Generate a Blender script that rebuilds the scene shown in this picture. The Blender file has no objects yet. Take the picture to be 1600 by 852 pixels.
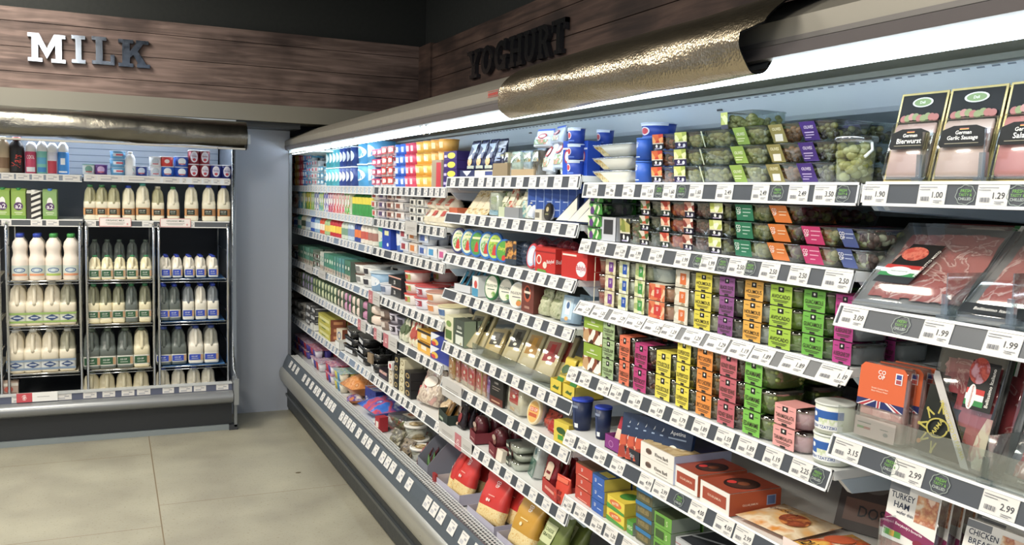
import bpy, math, random
from math import sin, cos, pi, radians as R_, sqrt
from mathutils import Matrix, Vector
random.seed(7)
S = bpy.context.scene
COL = S.collection
H = 1.6                      # camera height, metres
# ------------------------------------------------------------------ camera
F, YAW, PIT, ROL = 1375.14, 0.42738728, 0.08850792, 0.02790658
def _cam():
    cy, sy, cp, sp = cos(YAW), sin(YAW), cos(PIT), sin(PIT)
    fwd = Vector((sy*cp, cy*cp, -sp)); right = Vector((cy, -sy, 0)); up = right.cross(fwd)
    r2 = right*cos(ROL) + up*sin(ROL); u2 = -right*sin(ROL) + up*cos(ROL)
    return r2, u2, fwd
CR, CU, CF = _cam()
cd = bpy.data.cameras.new('camera'); cam = bpy.data.objects.new('camera', cd); COL.objects.link(cam)
cd.sensor_width = 36; cd.lens = F/1600*36; cd.clip_start = .05; cd.clip_end = 60
m = Matrix((CR, CU, -CF)).transposed().to_4x4(); m.translation = (0, 0, H)
cam.matrix_world = m
S.camera = cam
# ------------------------------------------------------------------ world and light
S.view_settings.view_transform = 'Standard'; S.view_settings.look = 'None'
S.view_settings.gamma = 1; S.view_settings.use_curve_mapping = False
S.view_settings.exposure = 0.0
S.cycles.max_bounces = 8; S.cycles.transparent_max_bounces = 16
W = bpy.data.worlds.new('world'); S.world = W; W.use_nodes = True
W.node_tree.nodes['Background'].inputs[0].default_value = (.80, .88, 1, 1)
W.node_tree.nodes['Background'].inputs[1].default_value = .66
TUBE_E = 14.0
CEIL_W = 66
def area(name, loc, rot, sx, sy, e, col):
    l = bpy.data.lights.new(name, 'AREA'); l.shape = 'RECTANGLE'; l.size = sx; l.size_y = sy; l.energy = e; l.color = col
    o = bpy.data.objects.new(name, l); COL.objects.link(o); o.location = loc; o.rotation_euler = rot
    return o
# shop ceiling lamps over the aisle (fixtures are built with the ceiling)
LAMPS = [(-.75, 5.0), (-.75, 2.4), (-.75, -.4), (-3.0, 3.6), (-3.0, .6)]
for i, (x, y) in enumerate(LAMPS):
    area('ceiling_lamp_light', (x, y, 3.17), (0, 0, 0), .55, 1.15, CEIL_W, (1, .94, .82))
# ------------------------------------------------------------------ projecting pixels on planes of the place
def _solve(px, P, dvec):
    a = Vector(P); b = Vector(dvec); k = (px-800)/F
    return (k*CF.dot(a) - CR.dot(a)) / (CR.dot(b) - k*CF.dot(b))
def yat(px, x, z):           # where along the long cabinet (plane x, height z over the eye) a photo column falls
    return _solve(px, (x, 0, z), (0, 1, 0))
def xat(px, y, z):
    return _solve(px, (0, y, z), (1, 0, 0))
# ------------------------------------------------------------------ materials
def lin(c):
    c = c/255
    return c/12.92 if c <= .04045 else ((c+.055)/1.055)**2.4
def rgb(h):
    h = h.lstrip('#'); c = [lin(int(h[i:i+2], 16)) for i in (0, 2, 4)]
    g = .3*c[0]+.6*c[1]+.1*c[2]; return tuple(max(.012, x*.90+g*.10) for x in c) + (1,)
MC = {}
def newmat(key):
    m = bpy.data.materials.new(key); m.use_nodes = True; return m, m.node_tree, m.node_tree.nodes['Principled BSDF']
def M(h, rough=.45, metal=0, emit=0, sub=0, spec=.5, coat=0):
    k = ('p', h, rough, metal, emit, sub, spec, coat)
    if k in MC: return MC[k]
    m, nt, b = newmat('paint_' + h.strip('#'))
    b.inputs['Base Color'].default_value = rgb(h); b.inputs['Roughness'].default_value = rough; b.inputs['Metallic'].default_value = metal
    b.inputs['Specular IOR Level'].default_value = spec
    if coat: b.inputs['Coat Weight'].default_value = coat; b.inputs['Coat Roughness'].default_value = .1
    if sub: b.inputs['Subsurface Weight'].default_value = sub; b.inputs['Subsurface Radius'].default_value = (.01, .01, .008)
    if emit: b.inputs['Emission Color'].default_value = rgb(h); b.inputs['Emission Strength'].default_value = emit
    # slight procedural wear so that no face is perfectly flat
    if not emit:
        tc = nt.nodes.new('ShaderNodeTexCoord'); n = nt.nodes.new('ShaderNodeTexNoise'); n.inputs['Scale'].default_value = 40
        nt.links.new(tc.outputs['Object'], n.inputs['Vector'])
        mr = nt.nodes.new('ShaderNodeMapRange'); mr.inputs[3].default_value = max(0, rough-.06); mr.inputs[4].default_value = min(1, rough+.08)
        nt.links.new(n.outputs['Fac'], mr.inputs[0]); nt.links.new(mr.outputs[0], b.inputs['Roughness'])
    MC[k] = m; return m
def ART(cs, scale=60, rough=.35, kind='noise', seed=0):   # printed artwork: patches of a few inks
    k = ('a', tuple(cs), scale, rough, kind, seed)
    if k in MC: return MC[k]
    m, nt, b = newmat('printed_art')
    tc = nt.nodes.new('ShaderNodeTexCoord'); mp = nt.nodes.new('ShaderNodeMapping'); mp.inputs['Location'].default_value = (seed*3.1, seed*1.7, seed)
    nt.links.new(tc.outputs['Object'], mp.inputs[0])
    if kind == 'noise':
        n = nt.nodes.new('ShaderNodeTexNoise'); n.inputs['Scale'].default_value = scale; n.inputs['Detail'].default_value = 3; out = n.outputs['Fac']; lo, hi = .36, .64
    else:
        n = nt.nodes.new('ShaderNodeTexVoronoi'); n.inputs['Scale'].default_value = scale; out = n.outputs['Color']; lo, hi = .1, .9
        sp = nt.nodes.new('ShaderNodeSeparateColor'); nt.links.new(out, sp.inputs[0]); out = sp.outputs[0]
    nt.links.new(mp.outputs[0], n.inputs['Vector'])
    r = nt.nodes.new('ShaderNodeValToRGB'); cr = r.color_ramp; cr.interpolation = 'LINEAR' if kind == 'noise' else 'CONSTANT'
    while len(cr.elements) < len(cs): cr.elements.new(.5)
    for i, c in enumerate(cs):
        cr.elements[i].position = lo + (hi-lo)*i/max(1, len(cs)-1 if kind == 'noise' else len(cs)); cr.elements[i].color = rgb(c)
    nt.links.new(out, r.inputs[0]); nt.links.new(r.outputs[0], b.inputs['Base Color'])
    b.inputs['Roughness'].default_value = rough
    MC[k] = m; return m
def CLEAR(tint='#e8f0f0', gl=.16, rough=.08):   # thin clear plastic: mostly see-through, some gloss
    k = ('c', tint, gl, rough)
    if k in MC: return MC[k]
    m = bpy.data.materials.new('clear_plastic'); m.use_nodes = True; nt = m.node_tree; nt.nodes.clear()
    o = nt.nodes.new('ShaderNodeOutputMaterial'); t = nt.nodes.new('ShaderNodeBsdfTransparent'); g = nt.nodes.new('ShaderNodeBsdfGlossy')
    t.inputs[0].default_value = rgb(tint); g.inputs['Roughness'].default_value = rough; g.inputs['Color'].default_value = (1, 1, 1, 1)
    lw = nt.nodes.new('ShaderNodeLayerWeight'); lw.inputs[0].default_value = .25
    mr = nt.nodes.new('ShaderNodeMapRange'); mr.inputs[3].default_value = gl*.45; mr.inputs[4].default_value = min(.8, gl*3)
    mx = nt.nodes.new('ShaderNodeMixShader')
    nt.links.new(lw.outputs['Facing'], mr.inputs[0]); nt.links.new(mr.outputs[0], mx.inputs[0])
    nt.links.new(t.outputs[0], mx.inputs[1]); nt.links.new(g.outputs[0], mx.inputs[2]); nt.links.new(mx.outputs[0], o.inputs[0])
    MC[k] = m; return m
def FOOD(c1, c2, scale=90, rough=.3, bump=.0):
    return ART([c1, c2], scale, rough)
def MILKY(h='#efe8d4', alpha=.85):
    k = ('mk', h, alpha)
    if k in MC: return MC[k]
    m, nt, b = newmat('cloudy_plastic'); b.inputs['Base Color'].default_value = rgb(h); b.inputs['Roughness'].default_value = .32
    b.inputs['Alpha'].default_value = alpha
    MC[k] = m; return m
# ------------------------------------------------------------------ mesh building
GL = {}
def glyphs(s):
    if s in GL: return GL[s]
    cu = bpy.data.curves.new('t', 'FONT'); cu.body = s; cu.size = 1; cu.resolution_u = 2; cu.offset = .012; cu.align_x = 'CENTER'
    o = bpy.data.objects.new('t', cu); COL.objects.link(o)
    me = o.to_mesh(); V = [(v.co.x, v.co.y) for v in me.vertices]; Fs = [tuple(p.vertices) for p in me.polygons]
    o.to_mesh_clear(); bpy.data.objects.remove(o); bpy.data.curves.remove(cu)
    ys = [v[1] for v in V] or [0]; xs = [v[0] for v in V] or [0]
    y0 = min(ys); hh = (max(ys)-y0) or 1; xc = (min(xs)+max(xs))/2; wd = (max(xs)-min(xs))/hh
    V = [((x-xc)/hh, (y-y0)/hh-.5) for x, y in V]
    GL[s] = (V, Fs, wd); return GL[s]
class MB:
    def __init__(s): s.v = []; s.f = []; s.m = []; s.sm = []; s.mats = []; s.n = 0
    def mi(s, mat):
        if mat not in s.mats: s.mats.append(mat)
        return s.mats.index(mat)
    def add(s, vs, fs, mat, smooth=False):
        b = len(s.v); s.v += [tuple(v) for v in vs]; k = s.mi(mat)
        for f in fs: s.f.append([b+i for i in f]); s.m.append(k); s.sm.append(smooth)
        return s
    def box(s, x0, y0, z0, x1, y1, z1, mat):
        return s.add([(x0,y0,z0),(x1,y0,z0),(x1,y1,z0),(x0,y1,z0),(x0,y0,z1),(x1,y0,z1),(x1,y1,z1),(x0,y1,z1)],
            [(0,3,2,1),(4,5,6,7),(0,1,5,4),(1,2,6,5),(2,3,7,6),(3,0,4,7)], mat)
    def hexa(s, p, mat):     # 8 corners, bottom ring then top ring
        return s.add(p, [(0,3,2,1),(4,5,6,7),(0,1,5,4),(1,2,6,5),(2,3,7,6),(3,0,4,7)], mat)
    def loft(s, secs, mat, k=3, smooth=True, cap=(1, 1), mats=None):
        """secs: (w, d, r, z[, ox, oy]) rounded rectangles; y from oy (front) centre"""
        rings = []
        for c in secs:
            w, d, r, z = c[:4]; ox = c[4] if len(c) > 4 else 0; oy = c[5] if len(c) > 5 else 0
            r = min(r, w/2-1e-5, d/2-1e-5); ring = []
            for q, (sx, sy) in enumerate(((1, -1), (1, 1), (-1, 1), (-1, -1))):
                cx, cy = sx*(w/2-r), sy*(d/2-r); a0 = -pi/2 + q*pi/2
                for i in range(k+1):
                    a = a0 + pi/2*i/k; ring.append((ox+cx+r*cos(a), oy+cy+r*sin(a), z))
            rings.append(ring)
        n = len(rings[0]); b = len(s.v)
        for r_ in rings: s.v += r_
        for j in range(len(rings)-1):
            km = s.mi(mats[j] if mats else mat)
            for i in range(n):
                i2 = (i+1) % n; s.f.append([b+j*n+i, b+j*n+i2, b+(j+1)*n+i2, b+(j+1)*n+i]); s.m.append(km); s.sm.append(smooth)
        if cap[0]: s.f.append([b+i for i in range(n)][::-1]); s.m.append(s.mi(mats[0] if mats else mat)); s.sm.append(False)
        if cap[1]: s.f.append([b+(len(rings)-1)*n+i for i in range(n)]); s.m.append(s.mi(mats[-1] if mats else mat)); s.sm.append(False)
        return s
    def tube(s, pts, r, mat, k=8, cap=True):
        P = [Vector(p) for p in pts]; b = len(s.v); up = None
        for i, p in enumerate(P):
            t = (P[min(i+1, len(P)-1)]-P[max(i-1, 0)]).normalized()
            if up is None: up = Vector((0, 0, 1)) if abs(t.z) < .9 else Vector((0, 1, 0))
            a = t.cross(up).normalized(); c = a.cross(t).normalized(); up = c
            rr = r[i] if isinstance(r, (list, tuple)) else r
            for j in range(k):
                an = 2*pi*j/k; s.v.append(tuple(p + a*rr*cos(an) + c*rr*sin(an)))
        km = s.mi(mat)
        for i in range(len(P)-1):
            for j in range(k):
                j2 = (j+1) % k; s.f.append([b+i*k+j, b+i*k+j2, b+(i+1)*k+j2, b+(i+1)*k+j]); s.m.append(km); s.sm.append(True)
        if cap:
            s.f.append([b+j for j in range(k)][::-1]); s.m.append(km); s.sm.append(False)
            s.f.append([b+(len(P)-1)*k+j for j in range(k)]); s.m.append(km); s.sm.append(False)
        return s
    def ball(s, c, r, mat, sq=(1, 1, 1), seg=8, rin=5, ang=0):
        b = len(s.v); km = s.mi(mat)
        ca, sa = cos(ang), sin(ang)
        def pt(x, y, z):
            x, y, z = x*r*sq[0], y*r*sq[1], z*r*sq[2]
            return (c[0]+x*ca-y*sa, c[1]+x*sa+y*ca, c[2]+z)
        s.v.append(pt(0, 0, 1))
        for i in range(1, rin):
            t = pi*i/rin
            for j in range(seg):
                a = 2*pi*j/seg; s.v.append(pt(sin(t)*cos(a), sin(t)*sin(a), cos(t)))
        s.v.append(pt(0, 0, -1)); e = len(s.v)-1
        for j in range(seg):
            j2 = (j+1) % seg
            s.f.append([b, b+1+j, b+1+j2]); s.m.append(km); s.sm.append(True)
            for i in range(rin-2):
                q = b+1+i*seg; s.f.append([q+j, q+seg+j, q+seg+j2, q+j2]); s.m.append(km); s.sm.append(True)
            q = b+1+(rin-2)*seg; s.f.append([q+j, e, q+j2]); s.m.append(km); s.sm.append(True)
        return s
    def extr(s, poly, y0, y1, mat, ax='y'):   # polygon in (x,z) extruded along y, or in (x,y) along z
        n = len(poly)
        P = lambda a, b, t: {'y': (a, t, b), 'z': (a, b, t), 'x': (t, a, b)}[ax]
        vs = [P(a, b, y0) for a, b in poly] + [P(a, b, y1) for a, b in poly]
        return s.add(vs, [tuple(range(n))[::-1] if ax == 'z' else tuple(range(n)), tuple(range(n, 2*n)) if ax == 'z' else tuple(range(n, 2*n))[::-1]] + [(i, (i+1) % n, n+(i+1) % n, n+i) for i in range(n)], mat)
    # ---- prints: mapped through fn(u, v, h) -> point; u, v metres on the face, h height over it
    def rect(s, fn, u0, v0, u1, v1, mat, cols=1):
        s.n += 1; e = .0004+.00012*s.n
        vs = []
        for i in range(cols+1):
            u = u0+(u1-u0)*i/cols; vs += [fn(u, v0, e), fn(u, v1, e)]
        return s.add(vs, [(2*i, 2*i+2, 2*i+3, 2*i+1) for i in range(cols)], mat)
    def disc(s, fn, u, v, ru, rv, mat, seg=20):
        s.n += 1; e = .0004+.00012*s.n; vs = [fn(u, v, e)]; fs = []
        for q in (1, 2):
            for i in range(seg):
                a = 2*pi*i/seg; vs.append(fn(u+ru*q/2*cos(a), v+rv*q/2*sin(a), e))
        for i in range(seg):
            j = (i+1) % seg; fs += [(0, 1+i, 1+j), (1+i, 1+seg+i, 1+seg+j, 1+j)]
        return s.add(vs, fs, mat)
    def text(s, fn, t, u, v, h, mat, wmax=None, rot=0):
        V, Fs, wd = glyphs(t); s.n += 1; e = .0004+.00012*s.n
        kx = h
        if wmax and wd*h > wmax: kx = wmax/wd
        c, q = cos(rot), sin(rot)
        return s.add([fn(u+x*kx*c-y*h*q, v+x*kx*q+y*h*c, e) for x, y in V], Fs, mat)
    def poly(s, fn, pts, mat):
        s.n += 1; e = .0004+.00012*s.n
        return s.add([fn(u, v, e) for u, v in pts], [tuple(range(len(pts)))], mat)
    def shift(s, dx, dy, dz): s.v = [(a+dx, b+dy, c+dz) for a, b, c in s.v]; return s
    def xf(s, mt): s.v = [tuple(mt @ Vector(v)) for v in s.v]; return s
    def build(s, name, parent=None, off=None):
        me = bpy.data.meshes.new(name)
        V = s.v if off is None else [(a-off[0], b-off[1], c-off[2]) for a, b, c in s.v]
        me.from_pydata(V, [], s.f)
        for mt in s.mats: me.materials.append(mt)
        me.polygons.foreach_set('material_index', s.m); me.polygons.foreach_set('use_smooth', s.sm); me.update()
        o = bpy.data.objects.new(name, me); COL.objects.link(o)
        if parent: o.parent = parent
        return o
def front(y=0.): return lambda u, v, e: (u, y-e, v)                 # face turned to -y
def frontL(y0, z0, y1, z1):                                         # sloping front face from (y0,z0) to (y1,z1); v is height
    L = sqrt((y1-y0)**2+(z1-z0)**2); ny, nz = -(z1-z0)/L, (y1-y0)/L
    return lambda u, v, e: (u, y0+(y1-y0)*(v-z0)/(z1-z0)+ny*e, v+nz*e)
def curved(R, yc, e0=0): return lambda u, v, e: ((R+e+e0)*sin(u/R), yc-(R+e+e0)*cos(u/R), v)
def cone(R0, z0, R1, z1, yc):
    def fn(u, v, e):
        r = R0+(R1-R0)*(v-z0)/(z1-z0)+e; a = u/max(R0, R1); return (r*sin(a), yc-r*cos(a), v)
    return fn
def top(z): return lambda u, v, e: (u, v, z+e)
def side(x): return lambda u, v, e: (x+e, u, v)                     # face turned to +x
def tag(o, label, cat, group=None):
    o['label'] = label; o['category'] = cat
    if group: o['group'] = group
    return o
def empty(name, loc=(0, 0, 0), rz=0):
    o = bpy.data.objects.new(name, None); COL.objects.link(o); o.location = loc; o.rotation_euler = (0, 0, rz); o.empty_display_size = .05
    return o
def struct(name, mb):
    o = mb.build(name); o['kind'] = 'structure'; return o
def dup(root):
    c = root.copy(); COL.objects.link(c)
    for ch in root.children:
        d = ch.copy(); COL.objects.link(d); d.parent = c
        for g in ch.children:
            e = g.copy(); COL.objects.link(e); e.parent = d
    return c
WHITE = M('#f2f2ef', .4); INK = M('#15151a', .5); CHROME = M('#c9ccd0', .18, 1); STEEL = M('#a9a69c', .33, .85)
# ================================================================== the room
def wood(base, dark, light, ax):
    m, nt, b = newmat('weathered_boards')
    tc = nt.nodes.new('ShaderNodeTexCoord'); mp = nt.nodes.new('ShaderNodeMapping')
    mp.inputs['Scale'].default_value = (1.2, 1, 16) if ax == 'x' else (1, 1.2, 16)
    n = nt.nodes.new('ShaderNodeTexNoise'); n.inputs['Scale'].default_value = 2.2; n.inputs['Detail'].default_value = 8; n.inputs['Distortion'].default_value = .6
    n2 = nt.nodes.new('ShaderNodeTexNoise'); n2.inputs['Scale'].default_value = 2.6; n2.inputs['Detail'].default_value = 3
    r = nt.nodes.new('ShaderNodeValToRGB'); r.color_ramp.elements[0].position = .3; r.color_ramp.elements[1].position = .72
    r.color_ramp.elements[0].color = rgb(dark); r.color_ramp.elements[1].color = rgb(light)
    e = r.color_ramp.elements.new(.5); e.color = rgb(base)
    mx = nt.nodes.new('ShaderNodeMix'); mx.data_type = 'RGBA'; mx.blend_type = 'MULTIPLY'; mx.inputs[0].default_value = .85
    r2 = nt.nodes.new('ShaderNodeValToRGB'); r2.color_ramp.elements[0].position = .36; r2.color_ramp.elements[1].position = .56
    r2.color_ramp.elements[0].color = (.34, .30, .30, 1); r2.color_ramp.elements[1].color = (1, 1, 1, 1)
    nt.links.new(tc.outputs['Object'], mp.inputs[0]); nt.links.new(mp.outputs[0], n.inputs['Vector']); nt.links.new(tc.outputs['Object'], n2.inputs['Vector'])
    nt.links.new(n.outputs['Fac'], r.inputs[0]); nt.links.new(n2.outputs['Fac'], r2.inputs[0])
    nt.links.new(r.outputs[0], mx.inputs[6]); nt.links.new(r2.outputs[0], mx.inputs[7]); nt.links.new(mx.outputs[2], b.inputs['Base Color'])
    b.inputs['Roughness'].default_value = .7
    return m
def floor_mat():
    m, nt, b = newmat('vinyl_tiles'); L = nt.links.new
    tc = nt.nodes.new('ShaderNodeTexCoord'); sx = nt.nodes.new('ShaderNodeSeparateXYZ'); L(tc.outputs['Object'], sx.inputs[0])
    def mth(op, a, b_=None, c=None):
        n = nt.nodes.new('ShaderNodeMath'); n.operation = op
        for i, q in enumerate((a, b_, c)):
            if q is None: continue
            if isinstance(q, (int, float)): n.inputs[i].default_value = q
            else: L(q, n.inputs[i])
        return n.outputs[0]
    X, Y = sx.outputs[0], sx.outputs[1]
    def near(v, c, w): return mth('LESS_THAN', mth('ABSOLUTE', mth('SUBTRACT', v, c)), w)
    right = mth('GREATER_THAN', X, .196)
    seam = near(X, .196, .0028)
    seam = mth('MAXIMUM', seam, near(X, -1.02, .0028)); seam = mth('MAXIMUM', seam, near(X, 1.40, .0028))
    for c in (4.615, 3.39, 2.17): seam = mth('MAXIMUM', seam, mth('MULTIPLY', near(Y, c, .0022), right))
    for c in (5.54, 4.32, 3.10, 1.88): seam = mth('MAXIMUM', seam, mth('MULTIPLY', near(Y, c, .0022), mth('SUBTRACT', 1, right)))
    n = nt.nodes.new('ShaderNodeTexNoise'); n.inputs['Scale'].default_value = 3; n.inputs['Detail'].default_value = 6; L(tc.outputs['Object'], n.inputs['Vector'])
    r = nt.nodes.new('ShaderNodeValToRGB'); r.color_ramp.elements[0].position = .3; r.color_ramp.elements[1].position = .7
    r.color_ramp.elements[0].color = rgb('#948f7f'); r.color_ramp.elements[1].color = rgb('#aaa692'); L(n.outputs['Fac'], r.inputs[0])
    n3 = nt.nodes.new('ShaderNodeTexNoise'); n3.inputs['Scale'].default_value = 85; n3.inputs['Detail'].default_value = 2; L(tc.outputs['Object'], n3.inputs['Vector'])
    r3 = nt.nodes.new('ShaderNodeValToRGB'); r3.color_ramp.elements[0].position = .27; r3.color_ramp.elements[1].position = .4; r3.color_ramp.elements[0].color = (.66, .6, .52, 1); L(n3.outputs['Fac'], r3.inputs[0])
    mx = nt.nodes.new('ShaderNodeMix'); mx.data_type = 'RGBA'; mx.blend_type = 'MULTIPLY'; mx.inputs[0].default_value = .8; L(r.outputs[0], mx.inputs[6]); L(r3.outputs[0], mx.inputs[7])
    m2 = nt.nodes.new('ShaderNodeMix'); m2.data_type = 'RGBA'; L(seam, m2.inputs[0]); L(mx.outputs[2], m2.inputs[6]); m2.inputs[7].default_value = rgb('#7d6b50')
    L(m2.outputs[2], b.inputs['Base Color']); b.inputs['Roughness'].default_value = .38
    r4 = nt.nodes.new('ShaderNodeMapRange'); r4.inputs[3].default_value = .3; r4.inputs[4].default_value = .55; L(n.outputs['Fac'], r4.inputs[0]); L(r4.outputs[0], b.inputs['Roughness'])
    return m
struct('floor', MB().box(-5, -3, -.05, 2.3, 7.2, 0, floor_mat()))
DARKW = M('#17201f', .8); GREYW = M('#b4bbca', .55)
struct('ceiling', MB().box(-5, -3, 3.3, 2.3, 7.2, 3.4, M('#101413', .9)))
struct('wall_back', MB().box(-5, 7.0, 0, 2.3, 7.1, 3.3, GREYW))
struct('wall_right', MB().box(2.1, -3, 0, 2.2, 7.0, 3.3, DARKW))
struct('trim_1', MB().box(.742, 6.36, 0, 1.146, 6.5, H+.435, GREYW))          # grey partition between the two cabinets
struct('trim_2', MB().box(1.140, 6.345, .32, 1.160, 6.372, H+.30, M('#8f959c', .35, .6)))  # its metal edge
wm = wood('#69564f', '#4a3935', '#877069', 'x'); wr = wood('#4c372f', '#35241f', '#644c40', 'y')
def boards(z0, z1, seams, fn, mat, name):
    mb = MB(); zs = [z0]+seams+[z1]
    for a, b in zip(zs, zs[1:]): fn(mb, a+(.004 if a != z0 else 0), b, mat)
    fn(mb, z0, z1, M('#120b09', .9), True)
    return struct(name, mb)
boards(H+.547, H+1.02, [H+.644, H+.79, H+.937], lambda mb, a, b, mt, back=False: mb.box(-5, 6.05+(.012 if back else 0), a, 1.985, 6.07+(.03 if back else 0), b, mt), wm, 'trim_3')
boards(H+.30, H+1.0, [H+.47, H+.62, H+.763, H+.905], lambda mb, a, b, mt, back=False: mb.box(2.0+(.012 if back else 0), -2.9, a, 2.02+(.03 if back else 0), 5.80, b, mt), wr, 'trim_4')
struct('trim_5', MB().box(1.985, 5.80, H+.43, 2.06, 6.09, H+1.015, wr))
struct('trim_6', MB().box(-5, 6.04, H+.437, 2.0, 6.36, H+.547, M('#79766b', .5)))      # painted band under the boards
struct('trim_7', MB().box(-5, 6.10, H+1.02, 2.1, 6.9, 3.3, DARKW))
struct('trim_8', MB().box(2.05, -2.9, H+1.0, 2.1, 6.10, 3.3, DARKW))
struct('trim_9', MB().box(.75, 6.10, H+.40, 1.17, 6.36, H+.436, M('#3a3e42', .5)))
for i, (x, y) in enumerate(LAMPS):
    t = empty('ceiling_lamp', (x, y, 3.19)); tag(t, ['long ceiling lamp over the aisle nearest the milk cabinet', 'long ceiling lamp over the middle of the aisle', 'long ceiling lamp behind the viewer over the aisle', 'far left ceiling lamp towards the milk wall', 'far left ceiling lamp behind the viewer'][i], 'ceiling lamp', 'ceiling lamps')
    a = MB(); a.box(-.31, -.61, .01, .31, .61, .10, M('#d8d8d4', .5)); a.build('housing', t)
    d = MB(); d.box(-.275, -.575, -.005, .275, .575, .009, M('#fff3dc', .5, emit=3)); d.build('diffuser', t)
# ---- big letters on the boards
def letter_shapes(ch):     # convex pieces in a box 0..1 by 0..1
    def bar(x0, y0, x1, y1): return [(x0, y0), (x1, y0), (x1, y1), (x0, y1)]
    def arc(cx, cy, rx, ry, t, a0, a1, n=14):
        o = []
        for i in range(n):
            p, q = a0+(a1-a0)*i/n, a0+(a1-a0)*(i+1)/n
            o.append([(cx+(rx-t)*cos(p), cy+(ry-t*.75)*sin(p)), (cx+rx*cos(p), cy+ry*sin(p)), (cx+rx*cos(q), cy+ry*sin(q)), (cx+(rx-t)*cos(q), cy+(ry-t*.75)*sin(q))])
        return o
    s = .13
    if ch == 'I': return [bar(.33, 0, .67, 1), bar(.1, 0, .9, s), bar(.1, 1-s, .9, 1)]
    if ch == 'L': return [bar(.18, 0, .46, 1), bar(.02, 0, .95, s), bar(.02, 1-s, .62, 1), bar(.78, 0, .95, .38)]
    if ch == 'M': return [bar(.10, 0, .27, 1), bar(.73, 0, .90, 1), bar(0, 0, .38, s), bar(.62, 0, 1, s), bar(0, 1-s, .3, 1), bar(.7, 1-s, 1, 1), [(.5, .12), (.5, .48), (.3, 1), (.12, 1)], [(.5, .12), (.88, 1), (.7, 1), (.5, .48)]]
    if ch == 'K': return [bar(.12, 0, .36, 1), bar(0, 0, .47, s), bar(0, 1-s, .47, 1), bar(.56, 1-s, .96, 1), bar(.58, 0, 1, s), [(.36, .34), (.62, .6), (.86, 1), (.64, 1), (.36, .58)], [(.46, .48), (.68, 0), (.95, 0), (.6, .62)]]
    if ch == 'Y': return [bar(.37, 0, .63, .5), bar(.22, 0, .78, s), bar(0, 1-s, .42, 1), bar(.58, 1-s, 1, 1), [(.37, .5), (.5, .42), (.33, 1), (.08, 1)], [(.63, .5), (.92, 1), (.67, 1), (.5, .42)]]
    if ch == 'O': return arc(.5, .5, .46, .5, .24, 0, 2*pi, 24)
    if ch == 'G': return arc(.5, .5, .46, .5, .24, pi*.22, pi*1.85, 22) + [bar(.5, .36, .98, .36+s), bar(.7, 0, .92, .42), bar(.76, .62, .92, 1)]
    if ch == 'H': return [bar(.1, 0, .34, 1), bar(.66, 0, .9, 1), bar(0, 0, .44, s), bar(.56, 0, 1, s), bar(0, 1-s, .44, 1), bar(.56, 1-s, 1, 1), bar(.3, .43, .7, .57)]
    if ch == 'U': return [bar(.1, .35, .34, 1), bar(.66, .35, .9, 1), bar(0, 1-s, .44, 1), bar(.56, 1-s, 1, 1)] + arc(.5, .36, .40, .36, .24, pi, 2*pi, 12)
    if ch == 'R': return [bar(.1, 0, .34, 1), bar(0, 0, .46, s), bar(0, 1-s, .5, 1), bar(.3, .42, .5, .42+s), [(.42, .44), (.7, 0), (1, 0), (.66, .5)]] + arc(.5, .715, .38, .285, .24, -pi/2, pi/2, 10)
    if ch == 'T': return [bar(.37, 0, .63, 1), bar(.22, 0, .78, s), bar(0, 1-s*1.1, 1, 1), bar(0, .66, .12, 1), bar(.88, .66, 1, 1)]
def letter(ch, loc, w, h, rz, mat, edge, lab, grp):
    mb = MB()
    for i, p in enumerate(letter_shapes(ch)):
        o = .0003*i; n = len(p); q = [((x-.5)*w, y*h) for x, y in p]
        ar = sum(q[k][0]*q[(k+1) % n][1]-q[(k+1) % n][0]*q[k][1] for k in range(n))
        if ar < 0: q = q[::-1]
        vs = [(a, -.024-o, b) for a, b in q]+[(a, 0, b) for a, b in q]
        mb.add(vs, [tuple(range(n))], mat); mb.add(vs, [(i2, n+i2, n+(i2+1) % n, (i2+1) % n) for i2 in range(n)], edge)
    o = mb.build('wall_letter'); o.location = loc; o.rotation_euler = (0, 0, rz); tag(o, lab, 'letter', grp); return o
chr_ = M('#8f99a8', .13, 1); blk = M('#191a1f', .22, .2, coat=.6)
for ch, a, b, zz in (('M', -.445, -.245, .71), ('I', -.222, -.128, .718), ('L', -.105, .03, .722), ('K', .045, .225, .72)):
    letter(ch, ((a+b)/2, 6.048, H+zz), b-a, .165, 0, chr_, M('#5a5e66', .3, .8), 'mirror-finish metal letter %s of the word MILK on the wooden boards' % ch, 'letters of MILK')
ys = [yat(p, 2.0, .77) for p in (735, 757, 778, 801, 824, 846, 868, 891)]
for i, ch in enumerate('YOGHURT'):
    w = ys[i]-ys[i+1]
    letter(ch, (1.998, (ys[i]+ys[i+1])/2, H+.685), w*.93, .165, -pi/2, blk, M('#3c3d44', .3, .6), 'glossy black letter %s of the word YOGHURT above the long cabinet' % ch, 'letters of YOGHURT')
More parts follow.
